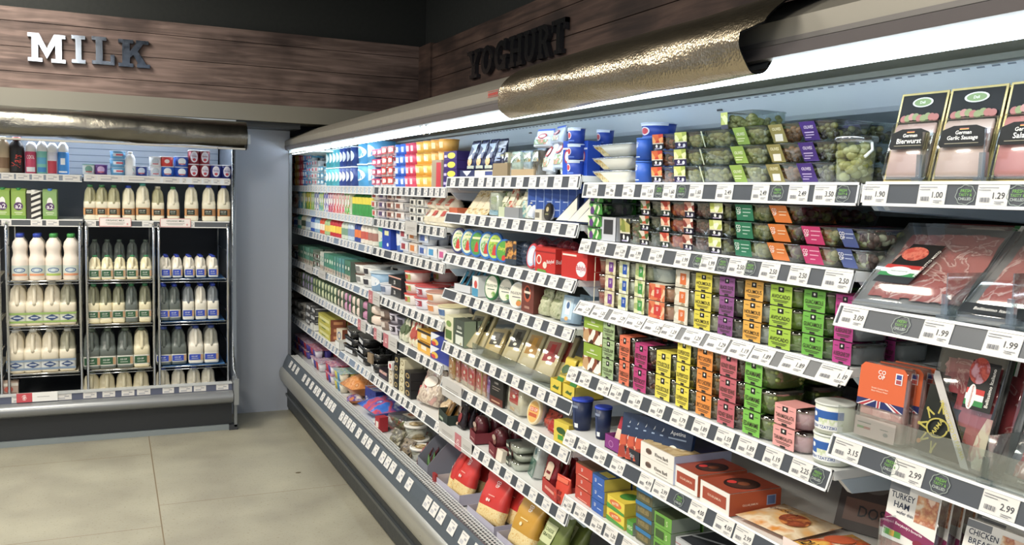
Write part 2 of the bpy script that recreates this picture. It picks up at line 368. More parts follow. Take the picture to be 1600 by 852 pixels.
# ================================================================== long open cabinet on the right
Y0, Y1, YB = -.6, 6.345, 6.90
fr = empty('refrigerated_cabinet', (1.5, 3.3, 0)); tag(fr, 'long open chilled cabinet with six tiers of shelves filling the right side', 'fridge')
OF = (1.5, 3.3, 0)
def strip(mb, prof, y0, y1, mat, close=False, smooth=True):     # sheet through (x,z) points; z over the eye
    n = len(prof); vs = [(x, y0, H+z) for x, z in prof]+[(x, y1, H+z) for x, z in prof]
    return mb.add(vs, [(i, n+i, n+i+1, i+1) for i in range(n-1)] + ([(n-1, 2*n-1, n, 0)] if close else []), mat, smooth)
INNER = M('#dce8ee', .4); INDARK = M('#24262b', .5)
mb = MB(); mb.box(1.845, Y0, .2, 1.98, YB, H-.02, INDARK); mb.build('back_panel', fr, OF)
mb = MB(); strip(mb, [(1.835, -.03), (1.83, .185), (1.47, .193), (1.456, .202), (1.396, .262), (1.388, .264)], Y0, YB, INNER, smooth=False)
mb.box(1.86, Y0, H-.03, 1.98, YB, H+.25, INNER)
for y in [Y0+.2+1.13*i for i in range(6)]:
    mb.box(1.424, y, H+.2290, 1.431, y+.02, H+.2330, INDARK)
    for dx in (0, .03): mb.box(1.825-.001, y+dx, H+.02, 1.831, y+dx+.006, H+.19, M('#8795a5', .5))
for i in range(110):
    y = .2+i*.03; mb.add([(1.4095, y, H+.2470), (1.4095, y+.016, H+.2470), (1.4070, y+.016, H+.2495), (1.4070, y, H+.2495)], [(0, 1, 2, 3)], M('#7f8b98', .5))
mb.build('air_duct', fr, OF)
mb = MB(); mb.box(1.13, Y0, .36, 1.98, Y1, H-1.225, M('#d9dde0', .4)); mb.box(1.25, Y1, .36, 1.98, YB, H-1.225, M('#d9dde0', .4)); mb.build('well_base', fr, OF)
mb = MB()
gw = M('#e6e8e6', .35, .2); zg = H-1.196
for x in (1.150, 1.165, 1.180, 1.195, 1.209): mb.box(x-.0014, Y0, zg-.004, x+.0014, Y1, zg, gw)
y = Y0; k = 0
while y < Y1:
    for q in range(4):
        xx = 1.150+q*.015; yy = y + (.0105 if q % 2 else 0); mb.box(xx, yy, zg-.004, xx+.015, yy+.0025, zg-.0002, gw)
    y += .021
mb.build('air_grille', fr, OF)
mb = MB(); mb.box(1.146, Y0, zg-.03, 1.212, Y1, zg-.022, M('#2e3237', .6)); mb.build('grille_well', fr, OF)
GR = M('#5c6670', .4, .3)
mb = MB(); strip(mb, [(1.149, -1.225), (1.147, -1.19), (1.138, -1.188), (1.130, -1.2), (1.112, -1.240), (1.100, -1.278)], Y0, Y1, GR, smooth=False); mb.build('ticket_channel', fr, OF)
mb = MB(); strip(mb, [(1.102, -1.276), (1.086, -1.286), (1.078, -1.31), (1.079, -1.345), (1.090, -1.376), (1.112, -1.392), (1.14, -1.394)], Y0, Y1, M('#b4b2a8', .3, .55)); 
mb.add([(1.14, Y1, H-1.394), (1.090, Y1, H-1.376), (1.078, Y1, H-1.31), (1.102, Y1, H-1.276), (1.14, Y1, H-1.26)], [(0, 1, 2, 3, 4)], M('#9a9890', .4))
mb.build('bumper', fr, OF)
mb = MB(); mb.box(1.135, Y0, .03, 1.19, Y1, .21, M('#2c3032', .45)); mb.box(1.158, Y0, 0, 1.2, Y1, .03, M('#1b1d1f', .6)); mb.box(1.122, Y0, .115, 1.136, Y1, .130, M('#3f4447', .3)); mb.build('kick_plate', fr, OF)
mb = MB(); strip(mb, [(1.132, .262), (1.118, .266), (1.112, .286), (1.112, .330), (1.150, .352), (1.28, .414), (1.42, .418), (1.98, .418)], Y0, 6.36, M('#928d82', .42, .35), smooth=False)
mb.build('canopy', fr, OF)
mb = MB(); strip(mb, [(1.110, .287), (1.110, .296)], Y0, 6.36, M('#6e6a68', .4, .4)); strip(mb, [(1.116, .266), (1.1105, .286)], Y0, 6.36, M('#736c6d', .4, .4), smooth=False); mb.build('canopy_edge', fr, OF)
mb = MB(); mb.box(1.132, Y0, H+.262, 1.39, YB, H+.268, M('#787b6d', .55)); mb.box(1.375, Y0, H+.251, 1.39, YB, H+.262, M('#6a6d60', .5)); mb.build('canopy_underside', fr, OF)
mb = MB(); mb.hexa([(1.13, 5.75, H+.240), (1.38, 5.3, H+.225), (1.38, 6.34, H+.225), (1.13, 6.34, H+.240), (1.13, 5.75, H+.245), (1.38, 5.3, H+.237), (1.38, 6.34, H+.237), (1.13, 6.34, H+.245)], M('#d5e4e0', .4)); mb.build('lit_underside_sheet', fr, OF)  # pale slab added: the lit far end of the canopy underside, put into colour
mb = MB(); mb.box(1.25, YB, .2, 1.98, YB+.03, H+.26, M('#9aa4ad', .4)); mb.box(1.15, 6.36, H+.26, 1.3, YB, H+.27, INNER); mb.build('end_panel', fr, OF)
for a, b in ((.9-1.4, .36), (.38, 2.30), (2.32, yat(782, 1.15, .25)-.02), (yat(782, 1.15, .25)+.0, yat(518, 1.15, .25)), (yat(511, 1.15, .25), 6.30)):
    if b-a < .2: continue
    mb = MB(); mb.tube([(1.158, a, H+.2485), (1.158, b, H+.2485)], .0125, M('#dceeff', .4, emit=TUBE_E), k=12); o = mb.build('light_tube', fr, OF)
mb = MB(); yc = yat(672, 1.14, .26)
for d in (0, .07): mb.tube([(1.12, yc+d, H+.262), (1.135, yc+d, H+.232), (1.15, yc+d+.03, H+.231), (1.13, yc+d+.04, H+.27)], .003, CLEAR('#dfe6e8', .4), k=5)
mb.build('tube_clip', fr, OF)
# red sticker on the fascia
fnf = lambda u, v, e: (1.112-e, u, H+v)
def flipf(x0): return lambda u, v, e: (x0-e, -u, H+v)
mb = MB(); ysg = yat(770, 1.11, .31); f2 = lambda u, v, e: (1.1115-e, ysg-u, H+.318+v)
[mb.rect(f2, -.042+.014*i, -.005, -.032+.014*i, .005, M('#b33a30', .5)) for i in range(6)]; mb.rect(f2, -.045, -.0095, .045, -.0078, M('#b33a30', .5)); mb.rect(f2, -.045, .0085, .045, .010, M('#b33a30', .5)); mb.build('red_sticker', fr, OF)
# silver night blind curled over the front of the canopy
def foil(c, crk=60, rough=.27):
    m, nt, b = newmat('silver_foil_sheet'); b.inputs['Base Color'].default_value = rgb(c); b.inputs['Metallic'].default_value = 1; b.inputs['Roughness'].default_value = rough
    tc = nt.nodes.new('ShaderNodeTexCoord'); n = nt.nodes.new('ShaderNodeTexNoise'); n.inputs['Scale'].default_value = crk*.22; n.inputs['Detail'].default_value = 5
    mp = nt.nodes.new('ShaderNodeMapping'); mp.inputs['Scale'].default_value = (1, .6, 1)
    w = nt.nodes.new('ShaderNodeTexVoronoi'); w.inputs['Scale'].default_value = 190
    nt.links.new(tc.outputs['Object'], mp.inputs[0]); nt.links.new(mp.outputs[0], n.inputs['Vector']); nt.links.new(tc.outputs['Object'], w.inputs['Vector'])
    ad = nt.nodes.new('ShaderNodeMath'); ad.operation = 'MULTIPLY_ADD'; ad.inputs[1].default_value = .10; nt.links.new(w.outputs['Distance'], ad.inputs[0]); nt.links.new(n.outputs['Fac'], ad.inputs[2])
    bp = nt.nodes.new('ShaderNodeBump'); bp.inputs['Strength'].default_value = .35; bp.inputs['Distance'].default_value = .02
    nt.links.new(ad.outputs[0], bp.inputs['Height']); nt.links.new(bp.outputs[0], b.inputs['Normal'])
    return m
def spline(P, n):
    out = []
    for i in range(len(P)-1):
        p0, p1, p2, p3 = P[max(i-1, 0)], P[i], P[i+1], P[min(i+2, len(P)-1)]
        for j in range(n):
            t = j/n; out.append(tuple(.5*((2*b)+(-a+c)*t+(2*a-5*b+4*c-d)*t*t+(-a+3*b-3*c+d)*t**3) for a, b, c, d in zip(p0, p1, p2, p3)))
    return out+[P[-1]]
FO = foil('#b9ab92')
pr = spline([(1.30, .424), (1.20, .405), (1.12, .375), (1.07, .338), (1.052, .300), (1.060, .262), (1.088, .238), (1.118, .243), (1.134, .270), (1.128, .300)], 4)
pr = [(x-.0, z) for x, z in pr]
ya, yb_ = yat(1160, 1.06, .30), yat(781, 1.06, .24)
mb = MB(); n = len(pr); NS = 40; vs = []
for j in range(NS+1):
    t = j/NS; y = ya+(yb_-ya)*t
    for i, (x, z) in enumerate(pr):
        w = sin(9*t+i*.4)*.0018+sin(23*t+i)*.0010; vs.append((x+w, y+(.10*(1-i/(n-1))*(-1 if j == 0 else 0) if i < n*.4 else 0), H+z-.013*t*(i/n)+w))
mb.add(vs, [(j*n+i, (j+1)*n+i, (j+1)*n+i+1, j*n+i+1) for j in range(NS) for i in range(n-1)], FO, True)
vs2 = [(x+.003*(1 if i % n < n*.8 else -1), y+.002, z+(-.002 if i % n < n*.45 else .003)) for i, (x, y, z) in enumerate(vs)]
bl = empty('night_blind', (1.1, 2, H+.3)); tag(bl, 'crumpled silver foil blind curled over the front of the long cabinet canopy', 'blind')
o = mb.build('foil_sheet', bl, (1.1, 2, H+.3))
mb = MB(); mb.add(vs2, [(j*n+i, j*n+i+1, (j+1)*n+i+1, (j+1)*n+i) for j in range(NS) for i in range(n-1)], M('#23272b', .6), True); mb.build('dark_lining', bl, (1.1, 2, H+.3))
# ================================================================== shelves with ticket rails
TK = {}
def ticket_mesh(w, h, price, blank=False):
    k = (round(w, 3), round(h, 3), price)
    if k not in TK:
        mb = MB(); fn = front(0); mb.box(-w/2, 0, -h/2, w/2, .0012, h/2, M('#e2dfda', .35)); g = M('#7a7a80', .6)
        if price:
            mb.text(fn, price, w*.5-h*.47, -h*.02, h*.31, M('#47474d', .6), w*.38)
            for i in range(9): mb.rect(fn, -w*.38+i*w*.036, -h*.34, -w*.38+i*w*.036+w*.016*(1+(i*7 % 3)*.4), -h*.12, g)
            for q, (a, b) in enumerate(((-.44, .2), (-.44, -.05))): mb.rect(fn, w*a, h*(.34-q*.12), w*b, h*(.37-q*.12), g)
            mb.rect(fn, w*.12, -h*.34, w*.42, -h*.31, g); mb.rect(fn, w*.12, -h*.42, w*.34, -h*.39, g)
        else:
            mb.rect(fn, -w*.36, -h*.36, w*.1, -h*.08, M('#bcbcc0', .6)); mb.rect(fn, w*.06, .0, w*.34, h*.16, M('#a2a2a8', .6)); mb.rect(fn, -w*.36, h*.3, w*.2, h*.36, M('#a5a5a8', .6))
        o = mb.build('price_ticket'); TK[k] = o.data; bpy.data.objects.remove(o)
    return TK[k]
BADGE = None
def badge_mesh():
    global BADGE
    if BADGE is None:
        mb = MB(); fn = front(0); c = M('#8f9a93', .5); gg = M('#6fae3c', .5)
        n = 28; vs = []
        for i in range(n):
            a = 2*pi*i/n
            for r in (.0150, .0162): rr = r*(1+.06*sin(8*a)); vs.append((rr*cos(a)*1.12, -.0006, rr*sin(a)))
        mb.add(vs, [(2*i, 2*((i+1) % n), 2*((i+1) % n)+1, 2*i+1) for i in range(n)], c)
        mb.text(fn, 'FRESH', 0, .0065, .0052, gg); mb.text(fn, 'TASTY &', 0, 0, .0045, gg); mb.text(fn, 'CHILLED', 0, -.0065, .0045, M('#b9c3bc', .5))
        o = mb.build('badge'); BADGE = o.data; bpy.data.objects.remove(o)
    return BADGE
SH = {}
RH = .041
def shelf(key, x, ratio, y0, y1, lab, tilt=12, tickets=None, auto=None, badges=(), depth=None, back=1.835, rail='#474c54', rh=RH):
    """x: front plane, ratio: rail top (z/x over the eye); tickets: [(px0, px1, price)] at the rail"""
    z = x*ratio; sd = empty('shelf', (x, y0, H+z)); tag(sd, lab, 'shelf', 'shelves of the long cabinet'); OFs = (x, y0, H+z)
    SH[key] = dict(x=x, z=z, y0=y0, y1=y1)
    wh = M('#eef0f0', .35)
    g = .004
    mb = MB(); mb.box(x+.004, y0+g, H+z-.020, back, y1-g, H+z-.002, wh); mb.build('shelf_panel', sd, OFs)
    for yy in (y0+g, y1-g-.012):
        mb = MB(); mb.hexa([(x+.05, yy, H+z-.050), (back, yy, H+z-.075), (back, yy+.012, H+z-.075), (x+.05, yy+.012, H+z-.050), (x+.02, yy, H+z-.0205), (back, yy, H+z-.0205), (back, yy+.012, H+z-.0205), (x+.02, yy+.012, H+z-.0205)], M('#cfe0f0', .3, .1)); mb.build('bracket', sd, OFs)
    a = R_(tilt); dx, dz = -rh*sin(a), -rh*cos(a)
    mb = MB()
    P = lambda s, off, y: (x+dx*s-off*cos(a), y, H+z+dz*s+off*sin(a))
    def bar(s0, s1, o0, o1, mat, ya, yb):
        mb.hexa([P(s1, o0, ya), P(s1, o0, yb), P(s1, o1, yb), P(s1, o1, ya), P(s0, o0, ya), P(s0, o0, yb), P(s0, o1, yb), P(s0, o1, ya)], mat)
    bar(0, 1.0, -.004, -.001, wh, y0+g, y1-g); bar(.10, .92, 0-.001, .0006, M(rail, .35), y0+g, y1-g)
    bar(-.02, .10, -.001, .003, wh, y0+g, y1-g); bar(.92, 1.04, -.001, .003, wh, y0+g, y1-g)
    bar(-.02, 1.04, -.001, .003, wh, y0+g, y0+g+.003); bar(-.02, 1.04, -.001, .003, wh, y1-g-.003, y1-g)
    mb.build('ticket_rail', sd, OFs)
    rot = Matrix.Rotation(-pi/2, 4, 'Z') @ Matrix.Rotation(-a, 4, 'X')
    def put(me, nm, yc, off):
        o = bpy.data.objects.new(nm, me); COL.objects.link(o); o.parent = sd
        p = P(.51, off, yc); mt = rot.copy(); mt.translation = (p[0]-x, yc-y0, p[2]-(H+z)); o.matrix_local = mt
    zt = z+dz*.5; xt = x+dx*.5
    if tickets:
        for p0, p1, pr_ in tickets:
            ya_, yb2 = yat(p1, xt, zt), yat(p0, xt, zt); w = yb2-ya_
            put(ticket_mesh(w, rh*.80, pr_), 'price_ticket', (ya_+yb2)/2, .0022)
    if auto:
        pitch, w = auto[:2]; y = y0+.02; k = 0; rnd = random.Random(int(1000*x*ratio)+int(y0*77))
        while y+w < y1-.01:
            if rnd.random() < .93: put(ticket_mesh(w, rh*.78, auto[2] if len(auto) > 2 else ''), 'price_ticket', y+w/2, .0022)
            y += pitch*(1 if rnd.random() < .75 else .82)
    for p in badges:
        put(badge_mesh(), 'badge', yat(p, xt, zt), .002)
    return sd
# ================================================================== goods: builders (front faces -y, base at z = 0, front at y = 0)
def K(c, rough=.42): return M(c, rough) if isinstance(c, str) else c
def deco(mb, fn, w, h, items, z0=0, cols=1, u0=0):
    for it in items:
        k = it[0]
        if k == 'r': mb.rect(fn, u0+it[1]*w, z0+it[2]*h, u0+it[3]*w, z0+it[4]*h, K(it[5]), 1 if cols == 1 else max(2, int(abs(it[3]-it[1])/.06)))
        elif k == 'd': mb.disc(fn, u0+it[1]*w, z0+it[2]*h, it[3]*w, it[4]*h, K(it[5]))
        elif k == 't': mb.text(fn, it[1], u0+it[2]*w, z0+it[3]*h, it[4]*h, K(it[5]), (it[7] if len(it) > 7 else .92)*w, R_(it[6]) if len(it) > 6 else 0)
        elif k == 'p': mb.poly(fn, [(u0+a*w, z0+b*h) for a, b in it[1]], K(it[2]))
def root(name): return empty(name)
COOP = lambda u, v, s, c='#ffffff': [('t', 'CO', u, v+s*.58, s, c), ('t', 'OP', u, v-s*.58, s, c)]
CLR = CLEAR()
def pots(w, h, body, items=(), lid='#eef0ef', tap=.84, band=None, name='yogurt_pot', lidt=None, ring=True, k=4, foil_=False):
    """round tapering pot"""
    r = root(name); R1, R0 = w/2, w/2*tap; yc = R1
    mb = MB(); b = K(body)
    if band: z1, z2 = h*band[1], h*band[2]; q = lambda z: 2*(R0+(R1-R0)*z/h)*.985
    if band: mb.loft([(2*R0, 2*R0, R0, 0, 0, yc), (q(z1), q(z1), 1, z1, 0, yc), (q(z2), q(z2), 1, z2, 0, yc), (2*R1*.97, 2*R1*.97, R1, h*.95, 0, yc)], b, k=k, mats=[b, K(band[0]), b])
    else: mb.loft([(2*R0, 2*R0, R0, 0, 0, yc), (2*R1*.97, 2*R1*.97, R1, h*.95, 0, yc)], b, k=k)
    deco(mb, cone(R0, 0, R1*.97, h*.95, yc), w, h, items, cols=9)
    mb.build('cup', r)
    l = MB(); l.loft([(2*R1*1.01, 2*R1*1.01, R1*1.01, h*.93, 0, yc), (2*R1*1.02, 2*R1*1.02, R1*1.02, h*.985, 0, yc), (2*R1*.96, 2*R1*.96, R1, h, 0, yc)], K(lid), k=k)
    if lidt: deco(l, lambda u, v, e: (u, yc+v, h+e), 2*R1, 2*R1, lidt)
    l.build('lid', r); return r
def carton(w, d, h, body, items=(), side_=(), top_=(), name='carton', r=.0012, topc=None, back=None):
    rt = MB(); b = K(body)
    rt.loft([(w, d, r, 0, 0, d/2), (w, d, r, h, 0, d/2)], b, k=1, smooth=False, mats=None)
    if topc: rt.rect(top(h), -w/2+.0008, .0008, w/2-.0008, d-.0008, K(topc))
    deco(rt, front(0), w, h, items)
    if side_: deco(rt, side(w/2), d, h, side_, u0=d/2)
    if top_: deco(rt, lambda u, v, e: (u, v, h+e), w, d, top_)
    return rt.build(name)
FILL = {}
def pieces(w, d, z0, z1, cols, rad, n, seed=1, sq=(1, 1, .85), tap=0, name='pieces', tube=False):
    rnd = random.Random(seed); mb = MB()
    for i in range(n):
        r = rad*rnd.uniform(.85, 1.15); x = rnd.uniform(-w/2+r, w/2-r); y = rnd.uniform(r, d-r); z = rnd.uniform(z0+r*.8, max(z0+r*.81, z1-r*.8))
        if i % 3 != 2: y = r*1.02+rnd.uniform(0, .006)
        elif i % 2: x = w/2-r*1.05
        kk = 1-tap*(1-(z-z0)/max(1e-4, z1-z0)); mb.ball((x*kk, d/2+(y-d/2)*kk, z), r, K(rnd.choice(cols), .22), sq=(rnd.uniform(1, 1.25), 1, sq[2]), seg=7, rin=5, ang=rnd.uniform(0, 3))
    return mb
def sleeve_mb(w, x0, x1, h, y, d, col, items, edge='#d8d2c4', slope=0, topcut=.55):
    """card sleeve: front panel and top panel"""
    mb = MB(); c = K(col, .5)
    f = slope
    vs = [(x0, y+f, .001), (x1, y+f, .001), (x1, y, h), (x0, y, h), (x1, y+d*topcut, h+.0008), (x0, y+d*topcut, h+.0008)]
    mb.add(vs, [(0, 1, 2, 3), (3, 2, 4, 5)], c)
    vi = [(a, b+.0006, z-.0006) for a, b, z in vs]; mb.add(vi, [(3, 2, 1, 0), (5, 4, 2, 3)], K('#cfc9ba', .6))
    sw = x1-x0; deco(mb, frontL(y+f, .001, y, h), sw, h, items, u0=(x0+x1)/2)
    return mb
def deli_tub(w, d, h, scol, items, fill, lid='#1b1c1e', name='deli_tub', sx=.72, bits=None, lidc=None):
    r = root(name)
    a = MB(); a.loft([(w*.86, d*.88, .022, .0005, 0, d/2), (w*.97, d*.97, .026, h*.84, 0, d/2)], CLR, k=3, cap=(1, 0)); a.build('tub', r)
    c = MB(); c.loft([(w*.83, d*.85, .02, .002, 0, d/2), (w*.93, d*.93, .024, h*.76, 0, d/2)], K(fill, .3), k=3); 
    if bits:
        b2 = pieces(w*.95, d*.94, h*.1, h*.8, bits, .0055, 46, seed=len(scol)+len(items)); b2.shift(0, d*.03, 0)
        off = len(c.v); c.v += b2.v; c.f += [[off+i for i in f] for f in b2.f]; c.m += [c.mi(b2.mats[q]) for q in b2.m]; c.sm += b2.sm
    o = c.build('filling', r)
    l = MB(); l.loft([(w*1.0, d*1.0, .028, h*.80, 0, d/2), (w*1.01, d*1.01, .028, h*.86, 0, d/2)], CLEAR('#dfe4e4', .5), k=3, cap=(0, 0))
    l.loft([(w*.99, d*.99, .028, h*.86, 0, d/2), (w*.95, d*.95, .026, h*.97, 0, d/2)], lidc or CLEAR('#c8cccc', .35), k=3, cap=(0, 1)); l.build('lid', r)
    s = sleeve_mb(w, -w/2-.001, -w/2+w*sx, h*.97, -.0015, d, scol, items); s.build('sleeve', r)
    return r
def olive_tub(w, d, h, scol, items, cols, name='olive_tub', sx=(.02, .40), rad=.0075, n=46, slant=.12, tap=.14, lid=True, seed=1):
    r = root(name); o_ = d/2
    a = MB(); a.loft([(w*(1-tap), d*(1-tap), .014, .0005, 0, o_), (w*.985, d*.985, .016, h*.9, 0, o_), (w*1.02, d*1.02, .018, h*.93, 0, o_), (w*1.02, d*1.02, .018, h*.97, 0, o_)], CLR, k=3, cap=(1, 0)); a.build('tub', r)
    f = pieces(w*.95, d*.92, .002, h*.88, cols, rad, n, seed=seed, tap=tap); f.shift(0, d*.03, 0); o = f.build('olives', r); o['kind'] = 'stuff'
    l = MB(); l.loft([(w*1.02, d*1.02, .018, h*.96, 0, o_), (w*1.0, d*1.0, .017, h, 0, o_)], CLEAR('#e4eaea', .30), k=3, cap=(0, 1)); l.build('lid', r)
    x0, x1 = -w/2+w*sx[0], -w/2+w*sx[1]; y0 = d*tap/2-.002; mb = MB(); c = K(scol, .4)
    vs = [(x0+slant*w, y0, .002), (x1+slant*w*.9, y0, .002), (x1, -.003, h*.97), (x0, -.003, h*.97), (x1, d*.7, h*1.01), (x0, d*.7, h*1.01)]
    mb.add(vs, [(0, 1, 2, 3), (3, 2, 4, 5)], c)
    deco(mb, frontL(y0, .002, -.003, h*.97), x1-x0, h, items, u0=(x0+x1)/2+slant*w*.4); mb.build('wrap_label', r)
    return r
def pouch(w, h, d, col, items=(), clearband=None, name='pouch', lean=8, crinkle=.003, seed=3, band=None, topfrac=.96):
    rnd = random.Random(seed); r = root(name)
    secs = []; n = 12; mt = []; mb = MB(); mb.body = None
    prof = lambda t: d*(.55+.45*sin(pi*min(1, t*1.25+.12)))*(1-max(0, (t-.3)/.7)**1.6) + .003
    for i in range(n+1):
        t = i/n; ww = w*(1-.05*sin(pi*t))+rnd.uniform(-1, 1)*crinkle
        secs.append((ww, prof(t), prof(t)*.499, h*t, rnd.uniform(-1, 1)*crinkle*.5, d/2+rnd.uniform(-1, 1)*crinkle*.6))
        if i < n: mt.append(K(band[0]) if band and band[1] <= t < band[2] else K(col, .22))
    mb.loft(secs, K(col), k=4, mats=mt)
    def fn(u, v, e):
        t = min(1, max(0, v/h)); dd = prof(t); q = max(-1, min(1, u/(w/2)))
        return (u, d/2-dd/2*sqrt(max(.0, 1-q**4))-e-.0025, v)
    deco(mb, fn, w, h, items, cols=8)
    la = R_(lean); mb.xf(Matrix.Rotation(-la, 4, 'X')); o = mb.build(name); bpy.data.objects.remove(r); return o
def lean_mb(mb, deg, dz=0): return mb.xf(Matrix.Rotation(-R_(deg), 4, 'X'))
def slab(w, d, h, body, items=(), side_=(), name='cheese_block', wrap=True, lean=0, r=.006):
    rt = root(name)
    c = MB(); c.loft([(w*.94, d*.92, r, .003, 0, d/2), (w*.94, d*.92, r, h-.003, 0, d/2)], K(body, .35), k=2); deco(c, front(d*.04), w, h, items); 
    if side_: deco(c, side(w*.47), d*.92, h, side_, u0=d/2)
    lean_mb(c, lean); c.build('block', rt)
    if wrap:
        q = MB(); q.loft([(w, .002, .001, 0, 0, d/2), (w*.99, d, .004, .004, 0, d/2), (w*.98, d*.98, .004, h-.004, 0, d/2), (w*.9, .002, .001, h+.006, 0, d/2)], CLEAR('#f2f4f2', .22, .12), k=2, cap=(0, 0)); lean_mb(q, lean); q.build('wrapper', rt)
    return rt
def wedge(w, d, h, c1, c2, name='cheese_wedge', items=(), lean=0):
    """triangular wedge: slanting top running up to the back"""
    mb = MB(); a = [(0, 0), (d, 0), (d*.97, h), (d*.80, h)]
    vs = [(-w/2, y, z) for y, z in a]+[(w/2, y, z) for y, z in a]
    mb.add(vs, [(0, 1, 2, 3), (7, 6, 5, 4), (1, 5, 6, 2), (0, 4, 5, 1)], K(c1)); mb.add(vs, [(3, 2, 6, 7), (0, 3, 7, 4)], K(c2))
    deco(mb, frontL(0, 0, d*.80, h), w, h, items); return mb.build(name)
def tray(w, d, h, col, inner=None, cut=.45, name='card_tray', items=(), th=.0015, back=1.0):
    """open card display tray, low front, higher back"""
    mb = MB(); c = K(col, .6); i_ = K(inner or col, .6); hf = h*cut
    mb.box(-w/2, 0, 0, w/2, d, th, i_)
    mb.box(-w/2, 0, 0, w/2, th, hf, c); mb.box(-w/2, d-th, 0, w/2, d, h*back, c)
    for s in (-1, 1):
        x = s*(w/2-th/2); vs = [(x-th/2, 0, 0), (x+th/2, 0, 0), (x+th/2, d, 0), (x-th/2, d, 0), (x-th/2, 0, hf), (x+th/2, 0, hf), (x+th/2, d*.45, hf), (x-th/2, d*.45, hf), (x+th/2, d, h*back), (x-th/2, d, h*back)]
        mb.add(vs, [(0, 4, 7, 9, 3), (1, 2, 8, 6, 5), (4, 5, 6, 7), (7, 6, 8, 9), (0, 1, 5, 4)], c)
    deco(mb, front(0), w, hf, items); return mb.build(name)
def oval_pack(w, h, d, rim, face, items=(), name='cheese_tub', lean=12):
    """oval or round tub standing on its edge"""
    rt = root(name); mb = MB(); n = 28
    def ring(y, k): return [(w/2*k*cos(2*pi*i/n), y, h/2+h/2*k*sin(2*pi*i/n)) for i in range(n)]
    R = [ring(0, .96), ring(.004, 1), ring(.010, 1), ring(.011, .95), ring(d, .86)]
    vs = sum(R, []); fs = [(j*n+i, (j+1)*n+i, (j+1)*n+(i+1) % n, j*n+(i+1) % n) for j in range(4) for i in range(n)]
    a = MB(); a.add(vs[3*n:], [f for f in [(i, n+i, n+(i+1) % n, (i+1) % n) for i in range(n)]] + [tuple(n+i for i in range(n))[::-1]], K('#eceff0'), True); lean_mb(a, lean); a.build('tub', rt)
    b = MB(); b.add(vs[:4*n], fs[:3*n]+[tuple(range(n))], K(rim)); b.disc(front(0), 0, h/2, w*.41, h*.41, K(face)); deco(b, front(0), w, h, items); lean_mb(b, lean); b.build('lid', rt)
    return rt
def jug(w, h, d, cap, milk, label, lz=(.18, .36), empty_=False, fill=.52, name='milk_bottle', milkc='#efe6c4', band=None, rot=0, plas='#e6dfc8'):
    """plastic milk bottle with a moulded handle at the front"""
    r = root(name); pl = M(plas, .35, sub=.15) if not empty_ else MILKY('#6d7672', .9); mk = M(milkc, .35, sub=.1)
    lowm = mk if not empty_ else pl; upm = pl if fill < .9 else mk
    yc = d/2; mb = MB()
    zf = h*(fill if fill < .9 else .52)
    secs = [(w*.90, d*.90, .012, 0), (w, d, .018, h*.03), (w, d, .018, h*lz[0]), (w*.985, d*.985, .018, h*lz[0]+.001), (w*.985, d*.985, .018, h*lz[1]), (w, d, .018, h*lz[1]+.001), (w, d, .02, h*.46), (w*.97, d*.97, .024, h*.52)]
    mats = [lowm, lowm, K(label) if False else lowm, lowm, lowm, lowm, lowm]
    secs += [(w*.93, d*.62, .024, h*.58, 0, .16*d), (w*.88, d*.60, .024, h*.74, 0, .17*d), (w*.76, d*.54, .024, h*.83, 0, .13*d), (w*.50, d*.42, .018, h*.90, 0, .03*d), (w*.36, w*.36, .018, h*.935, 0, 0)]
    mats += [upm]*5
    mb.loft([tuple(s[:4])+(0, yc+(s[5] if len(s) > 5 else 0)) for s in secs], mk, k=3, mats=mats)
    mb.tube([(0, yc-.01*d, h*.90), (0, yc-d*.27, h*.85), (0, yc-d*.40, h*.76), (0, yc-d*.44, h*.64), (0, yc-d*.42, h*.53), (0, yc-d*.36, h*.48)], [w*.16, w*.14, w*.115, w*.11, w*.13, w*.17], upm, k=8)
    mb.build('bottle', r)
    if label:
        lb = MB(); q = [(w*1.004, d*1.004, .0185, h*lz[0], 0, yc), (w*1.004, d*1.004, .0185, h*lz[1], 0, yc)]; lb.loft(q, K(label[0]), k=3, cap=(0, 0)); deco(lb, front(-.0022), w, h*(lz[1]-lz[0]), label[1], z0=h*lz[0]); lb.build('label', r)
    c = MB(); c.loft([(w*.42, w*.42, .03, h*.93, 0, yc), (w*.42, w*.42, .03, h*.985, 0, yc), (w*.38, w*.38, .03, h, 0, yc)], K(cap, .35), k=4); c.build('cap', r)
    return r
def slimbottle(w, h, cap, body, label, items=(), name='milk_bottle', waist=True, lz=(.12, .42), neck=.4):
    r = root(name); yc = w/2; mb = MB(); b = K(body)
    z = [(.92, 0), (1, .03), (1, .42), (.97, .46), (.84 if waist else 1, .52), (.80 if waist else 1, .58), (.86 if waist else 1, .66), (.92 if waist else .96, .72), (.80, .82), (.5, .89), (neck, .93)]
    mb.loft([(w*a, w*a, w, h*q, 0, yc) for a, q in z], b, k=5); mb.build('bottle', r)
    if label:
        lb = MB(); lb.loft([(w*1.01, w*1.01, w, h*lz[0], 0, yc), (w*1.01, w*1.01, w, h*lz[1], 0, yc)], K(label), k=5, cap=(0, 0)); deco(lb, curved(w*.505, yc), w, h*(lz[1]-lz[0]), items, z0=h*lz[0], cols=6); lb.build('label', r)
    c = MB(); c.loft([(w*(neck+.06), w*(neck+.06), w, h*.915, 0, yc), (w*(neck+.06), w*(neck+.06), w, h*.985, 0, yc), (w*neck, w*neck, w, h, 0, yc)], K(cap), k=5); c.build('cap', r)
    return r
